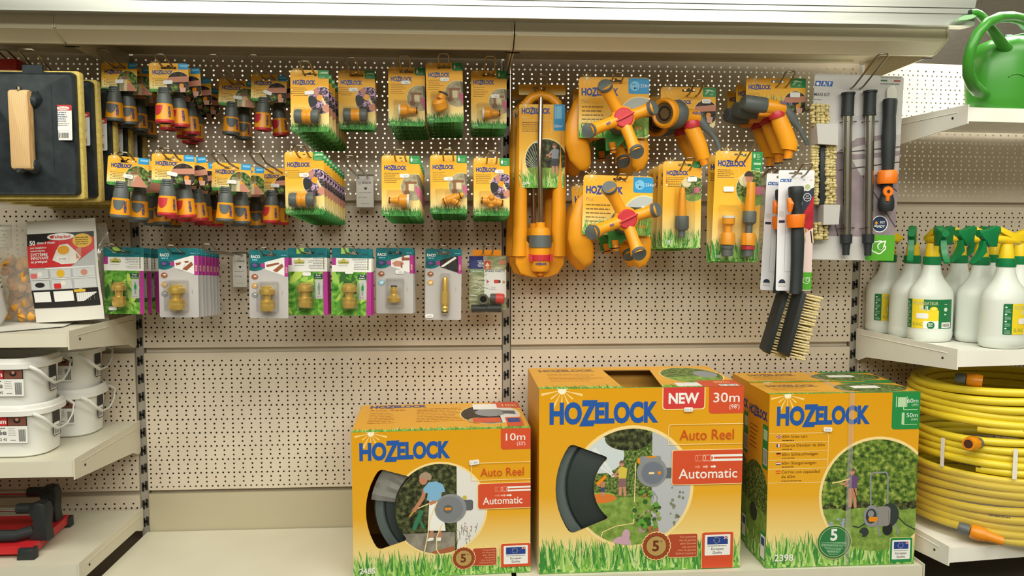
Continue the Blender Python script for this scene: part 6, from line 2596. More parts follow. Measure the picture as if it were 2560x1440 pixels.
def hand_brush(label):
    P = Px(1999, 437, -.285)
    root = thing('cleaning_brush', label, 'brush', P.loc, (0, 0, 0), 'washing brushes on white cards')
    W, H = 92*P.s*1000, 300*P.s*1000
    g = G()
    g.poly([(62, -52), (W, -42), (W, -250), (56, -250)], PRED)
    g.l = 2
    g.poly([(62, -52), (W, -42), (W, -60), (64, -108), (60, -100)], M('print_navy', '2c3347', .45))
    g.poly([(60, -160), (W, -140), (W, -250), (40, -250), (48, -200)], M('print_blush', 'e6cdc8', .5))
    for i in range(6):
        g.line([(68+i*4, -140-i*2), (72+i*4, -178)], 2.6, BRIS)
    ale_logo(g, 4, -29, 28)
    g.l = 3
    g.line([(60, -24), (67, -24)], 1, BLK)
    g.line([(78, -24), (85, -24)], 1, REDP)
    g.circ(73, -41, 9.5, WHT, 26)
    g.circ(73, -66, 10, WHT, 26)
    g.line([(20, -58), (20, -248), (72, -248)], .6, STKT)
    g.rect(3, -112, 15, -100, M('print_palegrey', 'd5d3d0', .5))
    g.rect(3, -128, 18, -122, M('print_navy', '2c3347'))
    g.l = 4
    g.circ(73, -41, 7, M('leaf_pale', 'b9c48e'), 20)
    g.circ(73, -66, 8.6, M('print_navy', '2c3347'), 26)
    g.rect(61, -H, W, -250, M('kit_green', '55a62a', .45))
    g.circ(15, -275, 8.5, M('print_navy', '2c3347'), 24)
    g.l = 5
    g.text('KIT', 73, -65, 3.6, WHT, 0, 'C')
    g.text('READY', 73, -70, 3.2, WHT, 0, 'C')
    leaf_drop(g, 76, -270, 9, 1.2)
    g.rect(6, -284, 24, -276, M('print_palegrey', 'd5d3d0'))
    print_card(P, 1947, 425, 2039, 727, g, root, 'backing_card', (1990-1947)*P.s*1000, 0, 4, M('card_white', 'e9e8ec', .45), M('card_grey_back', 'cfcdc8', .6))
    y0 = -.022
    mb = MB()
    mb.tube([P(1990, 466, y0), P(1990, 470, y0), P(1990, 486, y0), P(1990, 500, y0), P(1990, 512, y0), P(1994, 540, y0)], [.0165, .0185, .018, .015, .0135, .014], RUBB, 18)
    mb.build('neck', root)
    mb = MB()
    mb.tube([P(1989, 536, y0), P(1989, 540, y0), P(1988, 564, y0), P(1988, 569, y0)], [.0215, .0225, .0200, .0190], ORN, 22)
    mb.build('orange_ring', root)
    mb = MB()
    mb.tube([P(1972, 496, y0-.012), P(1976, 510, y0-.016), P(1974, 530, y0-.014)], [.005, .0085, .005], ORN, 12)
    mb.lathe([(0, 0), (.003, 0), (.003, -.002), (0, -.002)], BPL, (P(1970, 518)[0], y0-.026, P(1970, 518)[2]), 'Y', 10)
    mb.build('tap_lever', root)
    mb = MB()
    mb.tube([P(1993, 568, y0), P(1994, 600, y0), P(1993, 650, y0), P(1991, 700, y0), P(1989, 735, y0-.002)], [.0150, .0165, .0155, .0150, .0155], RUBB, 16, flat=.8)
    mb.build('handle', root)
    # brush head: slanted rubber block with bristles pointing right
    mb = MB()
    a, b = Vector(P(1999, 730, y0)), Vector(P(1956, 888, y0))
    d = (b-a).normalized()
    nrm = Vector((-d.z, 0, d.x))
    if nrm.x < 0:
        nrm = -nrm
    L = (b-a).length
    pts = [a-nrm*.006+d*.0, a+nrm*.006, b+nrm*.006, b-nrm*.006-d*.006]
    mb.pillow([(p.x, p.z) for p in (pts[3], pts[2], pts[1], pts[0])], y0-.028, y0+.028, RUBB, .004)
    mb.build('brush_block', root)
    mb = MB()
    nrow = 23
    for i in range(nrow):
        for j in range(5):
            base = a+d*(L*(i+.5)/nrow)+nrm*.006+Vector((0, -.022+.011*j, 0))
            Lb = .040+random.uniform(-.003, .003)
            dd = (nrm+d*random.uniform(-.06, .06)+Vector((0, (j-2)*.05, 0))).normalized()
            mb.tube([base, base+dd*Lb*.55, base+dd*Lb], [.0016, .0029, .0036], BRIS, 6)
    mb.build('bristles', root, smooth=60)
    return root


a = hand_brush('front washing brush with black handle and orange ring on a white card')
dup(a, label='second washing brush hanging behind the front one, further left', loc=(a.location.x-.004, -.222, a.location.z-.005), rot=(0, radians(2.), radians(-3)))
wire_hook('wire hook holding the washing brushes', a.location.x-.006, a.location.z-.002, .345, -.285, up=.02)


# large brush and tube kit
P = Px(2132, 215, -.245)
root = thing('brush_kit', 'large grey card kit with rope brush, two steel tubes and orange ringed handle', 'brush kit', P.loc, (0, radians(1.2), 0))
l, t_, r, b_ = 2033, 187, 2263, 650
W, H = (r-l)*P.s*1000, (b_-t_)*P.s*1000
q = lambda px, py: ((px-l)*P.s*1000, -(py-t_)*P.s*1000)
g = G()
KITG = M('kit_card_grey', 'c9c6c4', .45)
KITS = ramp_mat('kit_stone_photo', [(.3, '7d7178'), (.55, '94868a'), (.75, 'a89a9a')], scale=14, rough=.45)
g.clip = [(0, -H), (W, -H), (W, 0), (0, 0)]
g.poly([q(2033, 590), q(2263, 590), q(2263, 340), q(2180, 320), q(2100, 380), q(2033, 400)], KITS)
g.l = 2
g.poly([q(2100, 380), q(2263, 330), q(2263, 372), q(2150, 384)], M('kit_stone_light', 'b5b0ae', .5))
g.poly([q(2140, 398), q(2263, 384), q(2263, 430), q(2165, 436)], M('kit_stone_light', 'b5b0ae'))
for p0, p1 in (((2105, 425), (2263, 400)), ((2145, 400), (2263, 565)), ((2092, 520), (2114, 590)), ((2150, 398), (2262, 474)), ((2100, 382), (2263, 362))):
    g.line([q(*p0), q(*p1)], 3.2, M('kit_joint', '4a3f44', .5))
g.poly([q(2135, 290), q(2240, 270), q(2240, 330), q(2140, 345)], M('kit_wall', 'b9b7b8', .5))
g.l = 3
ale_logo(g, *q(2029+5, 218), 46)
g.l = 3
x_, z_ = q(2034, 242)
g.text('MAXI KIT', x_, z_, 7.5, M('kit_text', '4b4a4c', .5), .015, w=40)
x_, z_ = q(2034, 252)
g.bars(x_, z_, 20, 1, 3, 1.6, STKT, .02)
for k, (px0, px1, c) in enumerate(((2203, 2220, M('flag_green', '3f6b45', .5)), (2237, 2254, M('flag_red', 'a84a48', .5)))):
    g.rect(*q(px0, 201), *q(px1, 197), c)
x_, z_ = q(2203, 193)
g.text('MADE IN ITALY', x_, z_, 3, BLK, 0, w=52)
x_, z_ = q(2203, 208)
g.bars(x_, z_, 50, 1, 3, 1.8, BLK, .02)
x_, z_ = q(2221, 557)
g.circ(x_, z_, 21, WHT, 36)
g.l = 4
g.circ(x_, z_, 19, M('kit_navy', '1f3557', .45), 36)
g.l = 5
g.poly([(x_-14, z_+1), (x_-9, z_+8), (x_-4, z_+1), (x_-7.5, z_+1), (x_-7.5, z_-2), (x_-11, z_-2), (x_-11, z_+1)], YPL)
g.text('KIT', x_+1, z_+1.5, 6, WHT, .02)
g.text('READY', x_, z_-9, 6, WHT, .02, 'C')
g.l = 3
g.rect(*q(2188, 650), *q(2263, 585), M('kit_green', '55a62a'))
g.l = 4
x_, z_ = q(2221, 616)
leaf_drop(g, x_, z_, 19, 3)
card = MB()
base = rrect(0, -H, W, 0, 8)
hole = q(2225, 226)
T_ = Matrix.Translation(((l-2132)*P.s, 0, -(t_-215)*P.s))
for tri in tess(base):
    card.add([tuple(T_ @ Vector((x*.001, 0, z*.001))) for x, z in tri], [(0, 1, 2)], KITG)
    card.add([tuple(T_ @ Vector((x*.001, .0012, z*.001))) for x, z in tri], [(2, 1, 0)], KITG)
card.add([tuple(T_ @ Vector((x*.001, y, z*.001))) for y in (0, .0012) for x, z in base],
         [(i, i+len(base), (i+1) % len(base)+len(base), (i+1) % len(base)) for i in range(len(base))], KITG)
card.g(g, T=T_)
card.build('backing_card', root, smooth=0)
y0 = -.016
for x_, (ta, tb, tc, td) in ((2121, (232, 290, 592, 638)), (2176, (226, 288, 590, 638))):
    mb = MB()
    mb.tube([P(x_, ta, y0), P(x_, ta+5, y0), P(x_, ta+6, y0), P(x_-1, tb-5, y0), P(x_-1, tb-4, y0), P(x_-1, tb, y0)], [.0165, .0165, .0145, .0145, .0155, .0155], RUBB, 18)
    mb.build('grip', root)
    mb = MB()
    mb.tube([P(x_, tb, y0), P(x_+1, (tb+tc)/2, y0), P(x_+2, tc, y0)], .0108, STEELT, 18)
    mb.build('steel_tube', root)
    mb = MB()
    mb.tube([P(x_+2, tc-6, y0), P(x_+2, tc+16, y0), P(x_+2, tc+18, y0), P(x_+2, td-12, y0), P(x_+2, td, y0)], [.0145, .0140, .0105, .0085, .0085], RUBB, 16)
    mb.build('tube_socket', root)
    mb = MB()
    for yy in (tb+14, tc-22):
        mb.tube([P(x_-20, yy+3, -.0015), P(x_, yy, y0-.0108), P(x_+22, yy-1, -.0015)], .0009, BPL, 6)
    mb.build('tie_wire', root)
mb = MB()
mb.pillow([(P(px, py)[0], P(px, py)[2]) for px, py in ((2213, 245), (2236, 245), (2236, 224), (2231, 216), (2224, 213), (2217, 217), (2213, 224))], -.010, -.006, WPL, .001)
mb.build('hang_eye', root)
mb = MB()
mb.tube([P(2226, 246, y0), P(2226, 252, y0), P(2225, 290, y0), P(2224, 340, y0), P(2224, 390, y0), P(2224, 424, y0)], [.0160, .0172, .0150, .0168, .0155, .0140], RUBB, 18)
mb.build('handle', root)
mb = MB()
mb.tube([P(2223, 424, y0), P(2223, 428, y0), P(2222, 452, y0), P(2222, 458, y0)], [.0200, .0230, .0245, .0225], ORN, 24)
mb.build('orange_ring', root)
mb = MB()
mb.tube([P(2222, 456, y0), P(2222, 480, y0), P(2222, 492, y0), P(2221, 500, y0), P(2221, 518, y0), P(2221, 526, y0)], [.014, .0125, .0165, .0190, .0190, .0150], RUBB, 18)
mb.build('valve', root)
mb = MB()
o = P(2224, 477, y0-.015)
mb.lathe([(0, 0), (.0125, 0), (.0125, -.005), (0, -.005)], ORN, o, 'Y', 20)
mb.tube([(o[0], o[1]-.0025, o[2]-.010), (o[0], o[1]-.0025, o[2]-.024)], [.006, .0035], ORN, 10)
mb.lathe([(0, -.0052), (.004, -.0052), (.004, -.0062), (0, -.0062)], BPL, o, 'Y', 12)
mb.build('valve_lever', root)
# rope-like brush with two grey sleeves
ROPE = ramp_mat('rope_cream', [(.3, '9c8a58'), (.55, 'cdbd84'), (.75, 'dfd3a4')], scale=220, rough=.85)
for (ya, yb2, cols) in ((266, 318, (2034, 2046, 2058, 2070)), (370, 514, (2036, 2044)), (368, 510, (2072, 2080, 2088)), (562, 600, (2044, 2056, 2068))):
    mb = MB()
    for ci, cx_ in enumerate(cols):
        yy = ya
        while yy < yb2:
            c = P(cx_+random.uniform(-2, 2)+(yy-370)*.012, yy, -.020+random.uniform(-.004, .004))
            mb.ball(c, .0068*random.uniform(.85, 1.15), ROPE, (1, 1.2, .8), 7, 5)
            yy += 7.
    mb.build('rope_bristles', root, smooth=60)
mb = MB()
mb.pillow([(P(px, py)[0], P(px, py)[2]) for px, py in ((2046, 512), (2072, 512), (2070, 368), (2044, 368))], -.022, -.002, RUBB, .003)
mb.build('brush_block', root)
for pts in (((2031, 366), (2080, 368), (2078, 316), (2026, 316)), ((2048, 564), (2086, 562), (2088, 514), (2048, 514))):
    mb = MB()
    mb.prism([(P(px, py)[0], P(px, py)[2]) for px, py in pts], -.038, -.001, M('sleeve_grey', 'b9b6b2', .5))
    mb.build('grey_sleeve', root, smooth=0)
wire_hook('wire hook at the upper right holding the large brush kit', P.loc[0]+.006, P.loc[2]-.004, .375, -.245, up=.045, bend=.12)

# two loose pieces of card behind the hanging goods
x, z = at(1921, 446, -.07)
root = thing('paper_tag', 'pale grey paper tag with red mark, hanging behind the nozzle sets', 'paper tag', (x, -.07, z), (0, radians(14), 0))
mb = MB()
mb.prism([(-.018, -.105), (.020, -.105), (.020, 0), (-.018, 0)], -.0008, 0, M('tag_grey', 'cfcac0', .6))
mb.build('paper', root, smooth=0)
g = G()
g.frame(circ(4, -26, 9, 24), circ(4, -26, 7.4, 24), M('mark_red', 'b5483c', .5))
g.bars(-3, -25, 14, 2, 4, 2, M('mark_red', 'b5483c'), .1)
g.bars(-14, -46, 28, 5, 6, 1.4, STKT, .3)
MB().g(g, y=-.0009).build('print', root, smooth=0)
wire_hook('short wire hook behind the washing brushes holding the grey paper tag', x-.006, z+.006, .12, -.07)
x, z = at(1868, 268, -.06)
mb = MB()
mb.prism([(-.036, -.050), (.034, -.072), (.044, 0), (-.020, .010)], -.0008, 0, M('tag_grey', 'cfcac0'))
tag(mb.build('paper_tag', loc=(x, -.055, z), smooth=0), 'plain grey card piece behind the slim jet spray guns', 'paper tag')

# ---------------------------------------------------------------- left bay: floats, bags, tubs, tile cutter
SPON = ramp_mat('sponge_yellow', [(.3, 'cdb25a'), (.6, 'dcc672'), (.8, 'e6d48c')], scale=120, rough=.9, bump=.3)
TRAY = ramp_mat('float_black', [(.4, '20272b'), (.6, '2b3337')], scale=40, rough=.5)
PINE = ramp_mat('pine_wood', [(.25, 'c79b66'), (.5, 'dcb682'), (.75, 'e8c998')], kind='wave', scale=26, dist=2.5, stretch=(6, 2, .6), rough=.5)


def sponge_float(label):
    P = Px(75, 166, -.362)
    root = thing('sponge_float', label, 'sponge float', P.loc, (0, 0, 0), 'black sponge floats on one hook')
    l, r, t, b = -92, 185, 181, 487
    x0, _, z0 = P(l, b)
    x1, _, z1 = P(r, t)
    mb = MB()

    def ring(y, i, rr=.008):
        return [(px*.001, y, pz*.001) for px, pz in rrect((x0+i)*1000, (z0+i)*1000, (x1-i)*1000, (z1-i)*1000, rr*1000, 4)]
    a0, _, c0 = P(-10, 415)
    a1, _, c1 = P(104, 232)
    inner = [(px*.001, -.024, pz*.001) for px, pz in rrect(a0*1000, c0*1000, a1*1000, c1*1000, 4, 4)]
    mb.loft([ring(.012, 0), ring(-.001, 0), ring(-.004, .002), ring(-.003, .006), inner], TRAY)
    e = P(126, 0)[0]
    mb.box(e-.0012, -.0155, P(0, 430)[2], e+.0012, -.0085, P(0, 215)[2], TRAY)
    mb.box(P(50, 0)[0], -.004, P(0, 184)[2], P(100, 0)[0], .002, P(0, 167)[2]+.004, TRAY)
    mb.build('tray', root, smooth=30)
    mb = MB()
    x0s, x1s, z0s, z1s = x0-.004, x1+.006, z0-.009, z1+.005
    rings = [[(px*.001, y, pz*.001) for px, pz in rrect((x0s+i)*1000, (z0s+i)*1000, (x1s-i)*1000, (z1s-i)*1000, 6, 4)] for y, i in ((.0122, .001), (.014, 0), (.029, 0), (.031, .002))]
    mb.loft(rings, SPON)
    mb.build('sponge', root, smooth=30)
    for (ya, yb, yc) in ((229, 268, 1), (400, 432, -1)):
        mb = MB()
        mb.tube([P(88, (ya+yb)/2, -.016), P(78, (ya+yb)/2+3*yc, -.030), P(58, (ya+yb)/2, -.038), P(48, ya-3 if yc > 0 else yb-4, -.042)],
                [.019, .016, .012, .009], TRAY, 10)
        a_, b_ = P(100, yb, -.018), P(56, ya, -.018)
        mb.box(b_[0], -.026, a_[2], a_[0], -.014, b_[2], TRAY)
        mb.build('handle_bracket', root, smooth=40)
    mb = MB()
    a_, b_ = P(26, 423, -.052), P(67, 223, -.052)
    pts = rrect(a_[0]*1000, a_[2]*1000, b_[0]*1000, b_[2]*1000, 4)
    mb.pillow([(p[0]*.001, p[1]*.001) for p in pts], -.052, -.026, PINE, .008)
    mb.build('wooden_handle', root, smooth=40)
    mb = MB()
    for yy in (221, 427):
        mb.lathe([(0, -.003), (.005, -.003), (.005, .003), (0, .003)], CHROME, P(47, yy, -.04), 'Z', 12)
    mb.build('handle_screw', root, smooth=30)
    W, H = 40, 76
    g = G()
    g.rr(0, -H, W, 0, 3, STICK)
    g.l = 2
    g.rr(0, -12, W, 0, 3, M('label_red', 'c8443c', .5), (0, 0, 1, 1))
    g.l = 3
    g.circ(W/2, -7, 15, STICK, 24, rz=4)
    g.text('Taliaplast', W/2, -9, 4, M('label_red', 'c8443c'), .01, 'C', w=22)
    g.bars(4, -17, 30, 5, 4.6, 1.7, M('label_navy', '5a6a86', .6), .3)
    g.bars(6, -41, 28, 2, 4, 1.3, STKT, .2)
    g.rr(6, -55, 33, -46, 2, M('label_white2', 'fbfaf8', .5))
    for i in range(16):
        g.rect(9+i*1.5, -71, 9+i*1.5+random.choice((.5, 1.)), -60, BLK)
    T = Matrix.Translation((P(131, 0)[0], -.0105, P(0, 263)[2])) @ Matrix.Rotation(radians(-10), 4, 'Z') @ Matrix.Rotation(radians(1), 4, 'Y')
    MB().g(g, T=T).build('product_label', root, smooth=0)
    return root


a = sponge_float('front black float with wooden handle and yellow sponge, hanging at the upper left')
for i in range(4):
    dup(a, label=f'{ORD[i+1]} black float from the front on the upper left hook', loc=(a.location.x+.002*i, -.362+.0815*(i+1), a.location.z-SLOPE*.0815*(i+1)*.5))
wire_hook('thick wire hook at the far upper left holding the black floats', a.location.x-.002, a.location.z+.004, .372, -.362, w=.034, up=.03, bend=.09)
x, z = at(2, 156, -.12)
mb = MB()
mb.pillow([(p[0]*.001, p[1]*.001) for p in rrect(-32, -14, 30, 13, 4)], -.02, .03, M('red_plastic_pack', 'c22a2a', .4), .004)
tag(mb.build('red_packet', loc=(x, -.085, z), smooth=40), 'small red packet above the black floats at the left edge', 'packet')
wire_hook('short wire hook carrying the small red packet', x, z+.018, .11, -.085)

# clear bag of yellow screw heads with its printed label
ZS = .0885
x, z = at(150, 800, -.15)
CAPY = M('cap_yellow', 'dfa03a', .45)
root = thing('tile_head_bag', 'clear plastic bag of yellow tile heads with red printed label', 'bag', (x, -.15, ZS))
root.scale = (1.05, 1, 1.05)
mb = MB()
for i in range(120):
    u = random.uniform(-.112, -.012)
    w = random.uniform(.014, .150)
    e = sin(pi*(u+.135)/.25)**.5
    c = (u, random.uniform(-.030, .030)*e, w)
    mb.T = Matrix.Translation(c) @ Matrix.Rotation(random.uniform(0, 6), 4, 'X') @ Matrix.Rotation(random.uniform(0, 6), 4, 'Y')
    mb.lathe([(0, .008), (.005, .008), (.008, .003), (.012, -.003), (.012, -.006), (.0095, -.006), (.007, -.002), (0, 0)], CAPY, n=12)
o = mb.build('yellow_heads', root, smooth=40)
o['kind'] = 'stuff'
mb = MB()
rng = random.Random(3)
nx, nz = 22, 22
for sgn in (-1, 1):
    vs, fs = [], []
    for j in range(nz+1):
        v = j/nz
        for i in range(nx+1):
            u = i/nx
            edge = (sin(pi*u)*sin(pi*min(1, v*.93+.03)))**.5
            bulge = (.050 if v < .7 else .050*(1-v)/.3+.004)*edge
            wob = .006*sin(u*17+v*9+sgn)*sin(v*13-u*5)+rng.uniform(-.0022, .0022)
            xx = -.135+.250*u+.012*sin(v*7)*(.5-u)
            zz = .002+.235*v
            vs.append((xx, sgn*(bulge+wob*edge)-.0+.012*v, max(.001, zz)))
    for j in range(nz):
        for i in range(nx):
            k = j*(nx+1)+i
            fs.append((k, k+1, k+nx+2, k+nx+1) if sgn < 0 else (k, k+nx+1, k+nx+2, k+1))
    mb.add(vs, fs, clear_mat('bag_film', 'f7f4ec', .25, .12, .24))
mb.build('clear_film', root, smooth=60)
W, H = 150, 172
g = G()
g.rr(0, -H, W, 0, 3, M('label_silver', 'b7b9ba', .45))
g.l = 2
g.rect(0, -78, 62, -10, M('label_red2', 'cf2f33', .42))
g.poly([(62, -78), (62, -10), (W, -10), (W, -40), (100, -78)], M('label_red2', 'cf2f33'))
g.poly([(0, -28), (0, 0), (W, 0), (W, -12), (60, -16)], M('label_black', '1f1b1c', .45))
g.rect(0, -H, W, -130, M('label_black', '1f1b1c'))
g.rect(2, -82, W-2, -79, WHT)
g.rect(2, -106, W-2, -104, WHT)
g.l = 3
g.circ(80, -9, 30, WHT, 30, rz=8)
g.circ(126, -20, 20, M('label_yellow', 'e3b52c', .45), 26, rz=16)
g.poly([(112, -40), (118, -34), (124, -37), (122, -60), (112, -62)], SKIN)
g.poly([(60, -62), (70, -40), (78, -28), (96, -26), (112, -44), (122, -58), (110, -72), (80, -72)], M('egg_white', 'e9e4da', .4))
g.l = 4
g.circ(86, -40, 13, M('egg_yolk', 'e5a52a', .3), 22, rz=10)
g.text('Taliaplast', 82, -12, 6.5, M('label_red2', 'cf2f33'), .02, 'C', w=42)
g.poly([(55, -8), (62, -5), (66, -9), (60, -13)], M('label_red2', 'cf2f33'))
g.text('50', 6, -26, 10, WHT, .04)
g.text('têtes à visser', 25, -24, 5.6, WHT, .02, w=44)
g.text('pour installations', 8, -34, 4.6, WHT, .02, w=40)
g.text('autonivelantes', 8, -41, 4.4, WHT, .02, w=36)
g.text('SYSTÈME', 8, -51, 6.4, WHT, .02, w=42)
g.text('INNOVANT', 8, -59, 6.4, WHT, .02, w=44)
g.text('et pratique!', 8, -67, 6, WHT, .02, w=40)
g.bars(112, -14, 28, 4, 5, 2, BROWN, .2)
for i in range(3):
    g.rect(3+i*50, -103, 48+i*50, -83, M('label_lightgrey', 'cfd1d2', .45))
    g.rect(3+i*50, -129, 48+i*50, -108, M('label_lightgrey', 'cfd1d2'))
g.rect(5, -158, 46, -134, WHT)
g.rect(54, -158, 98, -134, WHT)
g.rect(104, -160, 146, -140, WHT)
g.rect(100, -138, 124, -132, M('label_yellow', 'e3b52c'))
g.l = 5
g.circ(76, -93, 9, M('label_yellow', 'e3b52c'), 18)
g.circ(28, -93, 6, M('egg_white', 'e9e4da'), 16)
g.circ(126, -93, 7, SKIN, 16)
g.circ(24, -118, 12, BLK, 18, rz=6)
g.circ(80, -116, 6, M('egg_white', 'e9e4da'), 16)
g.rr(4, -102, 20, -91, 2, M('label_pink', 'dc6a6a', .5))
g.rr(58, -128, 74, -116, 2, M('label_red2', 'cf2f33'))
for i in range(9):
    g.rect(105+i*4.4, -159, 105.6+i*4.4, -141, STKT)
g.tris([[(118, -160), (146, -160), (146, -142)]], BLK)
g.bars(8, -80.5, 36, 1, 3, 1, STKT, .1)
T = Matrix.Translation((-.043, -.0, .210)) @ Matrix.Rotation(radians(-3), 4, 'Y')


def bulge(u, y, w):
    return (u, y-.046-.012*sin(pi*max(0, min(1, u/.15)))-.008*sin(pi*max(0, min(1, -w/.172))), w)


q = G()
for p, m, l in g.p:      # cut into strips so that the sheet can bend
    for k in range(6):
        r_ = clip_to(p, [(k*25, -H), (k*25+25, -H), (k*25+25, 0), (k*25, 0)])
        for kk in range(4):
            r2 = clip_to(r_, [(0, -H+kk*43), (W, -H+kk*43), (W, -H+kk*43+43), (0, -H+kk*43+43)]) if len(r_) > 2 else []
            if len(r2) > 2:
                q.p.append((r2, m, l))
MB().g(q, T=T, curve=bulge, step=.00025).build('printed_label', root, smooth=0)
mb = MB()
mb.add([tuple(T @ Vector(bulge(.0+.155*i/6-.0, .0016, .03-.235*j/6))) for j in range(7) for i in range(7)],
       [(j*7+i, j*7+7+i, j*7+8+i, j*7+1+i) for j in range(6) for i in range(6)], M('paper_white', 'dedbd2', .6))
mb.build('paper_back', root, smooth=40)
sticker(root, 43, 155, -.066, 27, 12, .02, '81580')

# second bag cut by the picture edge
x2, z2 = at(10, 800, -.26)
root = thing('tile_wedge_bag', 'black and white printed bag cut by the left picture edge', 'bag', (x2-.085, -.255, ZS))
mb = MB()
pts = [(-.14, 0), (.062, 0), (.078, .03), (.066, .09), (.045, .13), (.05, .19), (-.14, .19)]
mb.pillow(pts, -.035, .035, M('bag_grey_print', 'c9c9c7', .35), .02)
mb.build('bag_body', root, smooth=50)
g = G()
g.poly([(-20, 12), (62, 12), (60, 40), (42, 88), (34, 120), (-20, 60)], M('label_black', '1f1b1c'))
g.l = 2
g.circ(22, 152, 34, M('label_yellow', 'e3b52c'), 26, rz=17)
g.poly([(-20, 130), (46, 130), (46, 136), (-20, 140)], M('label_black', '1f1b1c'))
g.rr(10, 20, 40, 48, 4, M('bag_window', '4f5f6c', .25))
g.l = 3
g.circ(24, 156, 22, M('egg_yolk', 'e5a52a'), 20, rz=8)
g.rr(8, 44, 42, 54, 3, M('label_yellow', 'e3b52c'))
MB().g(g, y=-.0355).build('printed_front', root, smooth=0)
mb = MB()
mb.add([(-.20, -.355, .0025), (-.075, -.355, .0025), (.04, -.25, .003), (.02, -.12, .004), (-.2, -.12, .004)], [(0, 1, 2, 3, 4)], M('paper_white', 'dedbd2'))
mb.add([(-.20, -.355, .0015), (-.075, -.355, .0015), (.04, -.25, .002), (.02, -.12, .003), (-.2, -.12, .003)], [(4, 3, 2, 1, 0)], M('paper_white', 'dedbd2'))
xx, zz = at(70, 820, -.3)
tag(mb.build('paper_sheet', loc=(-1.11, -.003, ZS-.0005), smooth=0), 'white paper sheet lying under the bags on the left shelf', 'paper')

# rectangular white tubs, two stacks of two
TUB = M('tub_white', 'e9e9e4', .35, 0, .5, 0, .15)


def tub(label):
    root = thing('plastic_tub', label, 'tub', (0, 0, 0), (0, 0, 0), 'stacked white plastic tubs')
    Wb, Db, Ht = .34, .138, .124

    def ring(z, dx, r):
        return [(px*.001, pz*.001, z) for px, pz in rrect(-(Wb/2+dx)*1000, -(Db/2+dx)*1000, (Wb/2+dx)*1000, (Db/2+dx)*1000, r*1000, 6)]
    mb = MB()
    mb.loft([ring(0, -.012, .045), ring(.004, -.006, .05), ring(.10, .001, .055), ring(Ht-.022, .002, .056), ring(Ht-.022, -.002, .053), ring(.10, -.003, .05),
             ring(.006, -.01, .045)], TUB)
    mb.build('tub_body', root, smooth=40)
    mb = MB()
    mb.loft([ring(Ht-.026, .002, .056), ring(Ht-.024, .009, .06), ring(Ht-.012, .0095, .06), ring(Ht-.010, .006, .058), ring(Ht-.002, .005, .057), ring(Ht, .003, .056),
             ring(Ht, -.001, .054), ring(Ht-.02, -.0015, .054)], TUB, True, False, False)
    mb.build('rim', root, smooth=40)
    mb = MB()
    e = Wb/2+.010
    mb.tube([(e-.02, -Db/2-.008, Ht-.018), (e-.002, -Db/2-.004, Ht-.028), (e+.004, -Db/2+.02, Ht-.05), (e+.005, -.02, Ht-.066), (e+.005, .02, Ht-.066), (e+.004, Db/2-.02, Ht-.05),
             (e-.002, Db/2+.004, Ht-.028), (e-.02, Db/2+.008, Ht-.018)], .0042, TUB, 8, flat=.5)
    mb.build('bail_handle', root, smooth=50)
    g = G()
    W, H = 120, 66
    g.rr(0, -H, W, 0, 4, WHT)
    g.l = 2
    g.rr(0, -26, W, 0, 4, M('label_black', '1f1b1c'), (0, 0, 1, 1))
    g.l = 3
    g.rect(78, -25, 118, -3, M('label_brown_photo', '7a4a3a', .5))
    g.rect(20, -25, 76, -3, M('label_red2', 'cf2f33'))
    g.rr(20, -22, 76, -9, 1, M('label_red2', 'cf2f33'))
    g.l = 4
    g.circ(98, -14, 8, BLK, 16, rz=6)
    g.circ(98, -11, 4, SKIN, 12)
    g.text('3 mm', 74, -20, 10, WHT, .02, 'R', w=34)
    g.bars(44, -32, 28, 1, 3, 2, BLK, .05)
    g.text('galée', 74, -46, 11, M('label_grey_text', '5a5a5c', .5), .02, 'R', w=42)
    g.bars(78, -32, 20, 5, 4, 1, STKT, .3)
    g.text('42 45', 74, -60, 6, BLK, .0, 'R')
    for i in range(7):
        g.rect(101+i*2.2, -62, 102.2+i*2.2, -34, BLK)
    g.line([(82, -59), (94, -59)], .8, BLK)
    MB().g(g, T=Matrix.Translation((.022, -Db/2-.0012, .103))).build('product_label', root, smooth=0)
    mb = MB()
    g = G()
    g.rr(-16, -66, 16, 0, 3, M('label_black', '1f1b1c'))
    g.l = 2
    g.rect(-13, -64, 13, -34, WHT)
    g.l = 3
    for i in range(7):
        g.rect(-11+i*3.2, -62, -9.4+i*3.2, -40, BLK)
    MB().g(g, T=Matrix.Translation((Wb/2+.0016, 0, .103)) @ Matrix.Rotation(pi/2, 4, 'Z')).build('end_label', root, smooth=0)
    return root


xr = at(163, 1100, -.25)[0]
xq = at(262, 1050, -.09)[0]
t1 = tub('lower white tub of the front stack on the left shelf')
t1.location = (xr-.182, -.265, -.2045)
dup(t1, label='upper white tub of the front stack on the left shelf', loc=(xr-.186, -.264, -.204+.108))
dup(t1, label='lower white tub of the rear stack, half hidden behind the front stack', loc=(xq-.180, -.092, -.2045))
dup(t1, label='upper white tub of the rear stack, half hidden behind the front stack', loc=(xq-.182, -.092, -.204+.108))

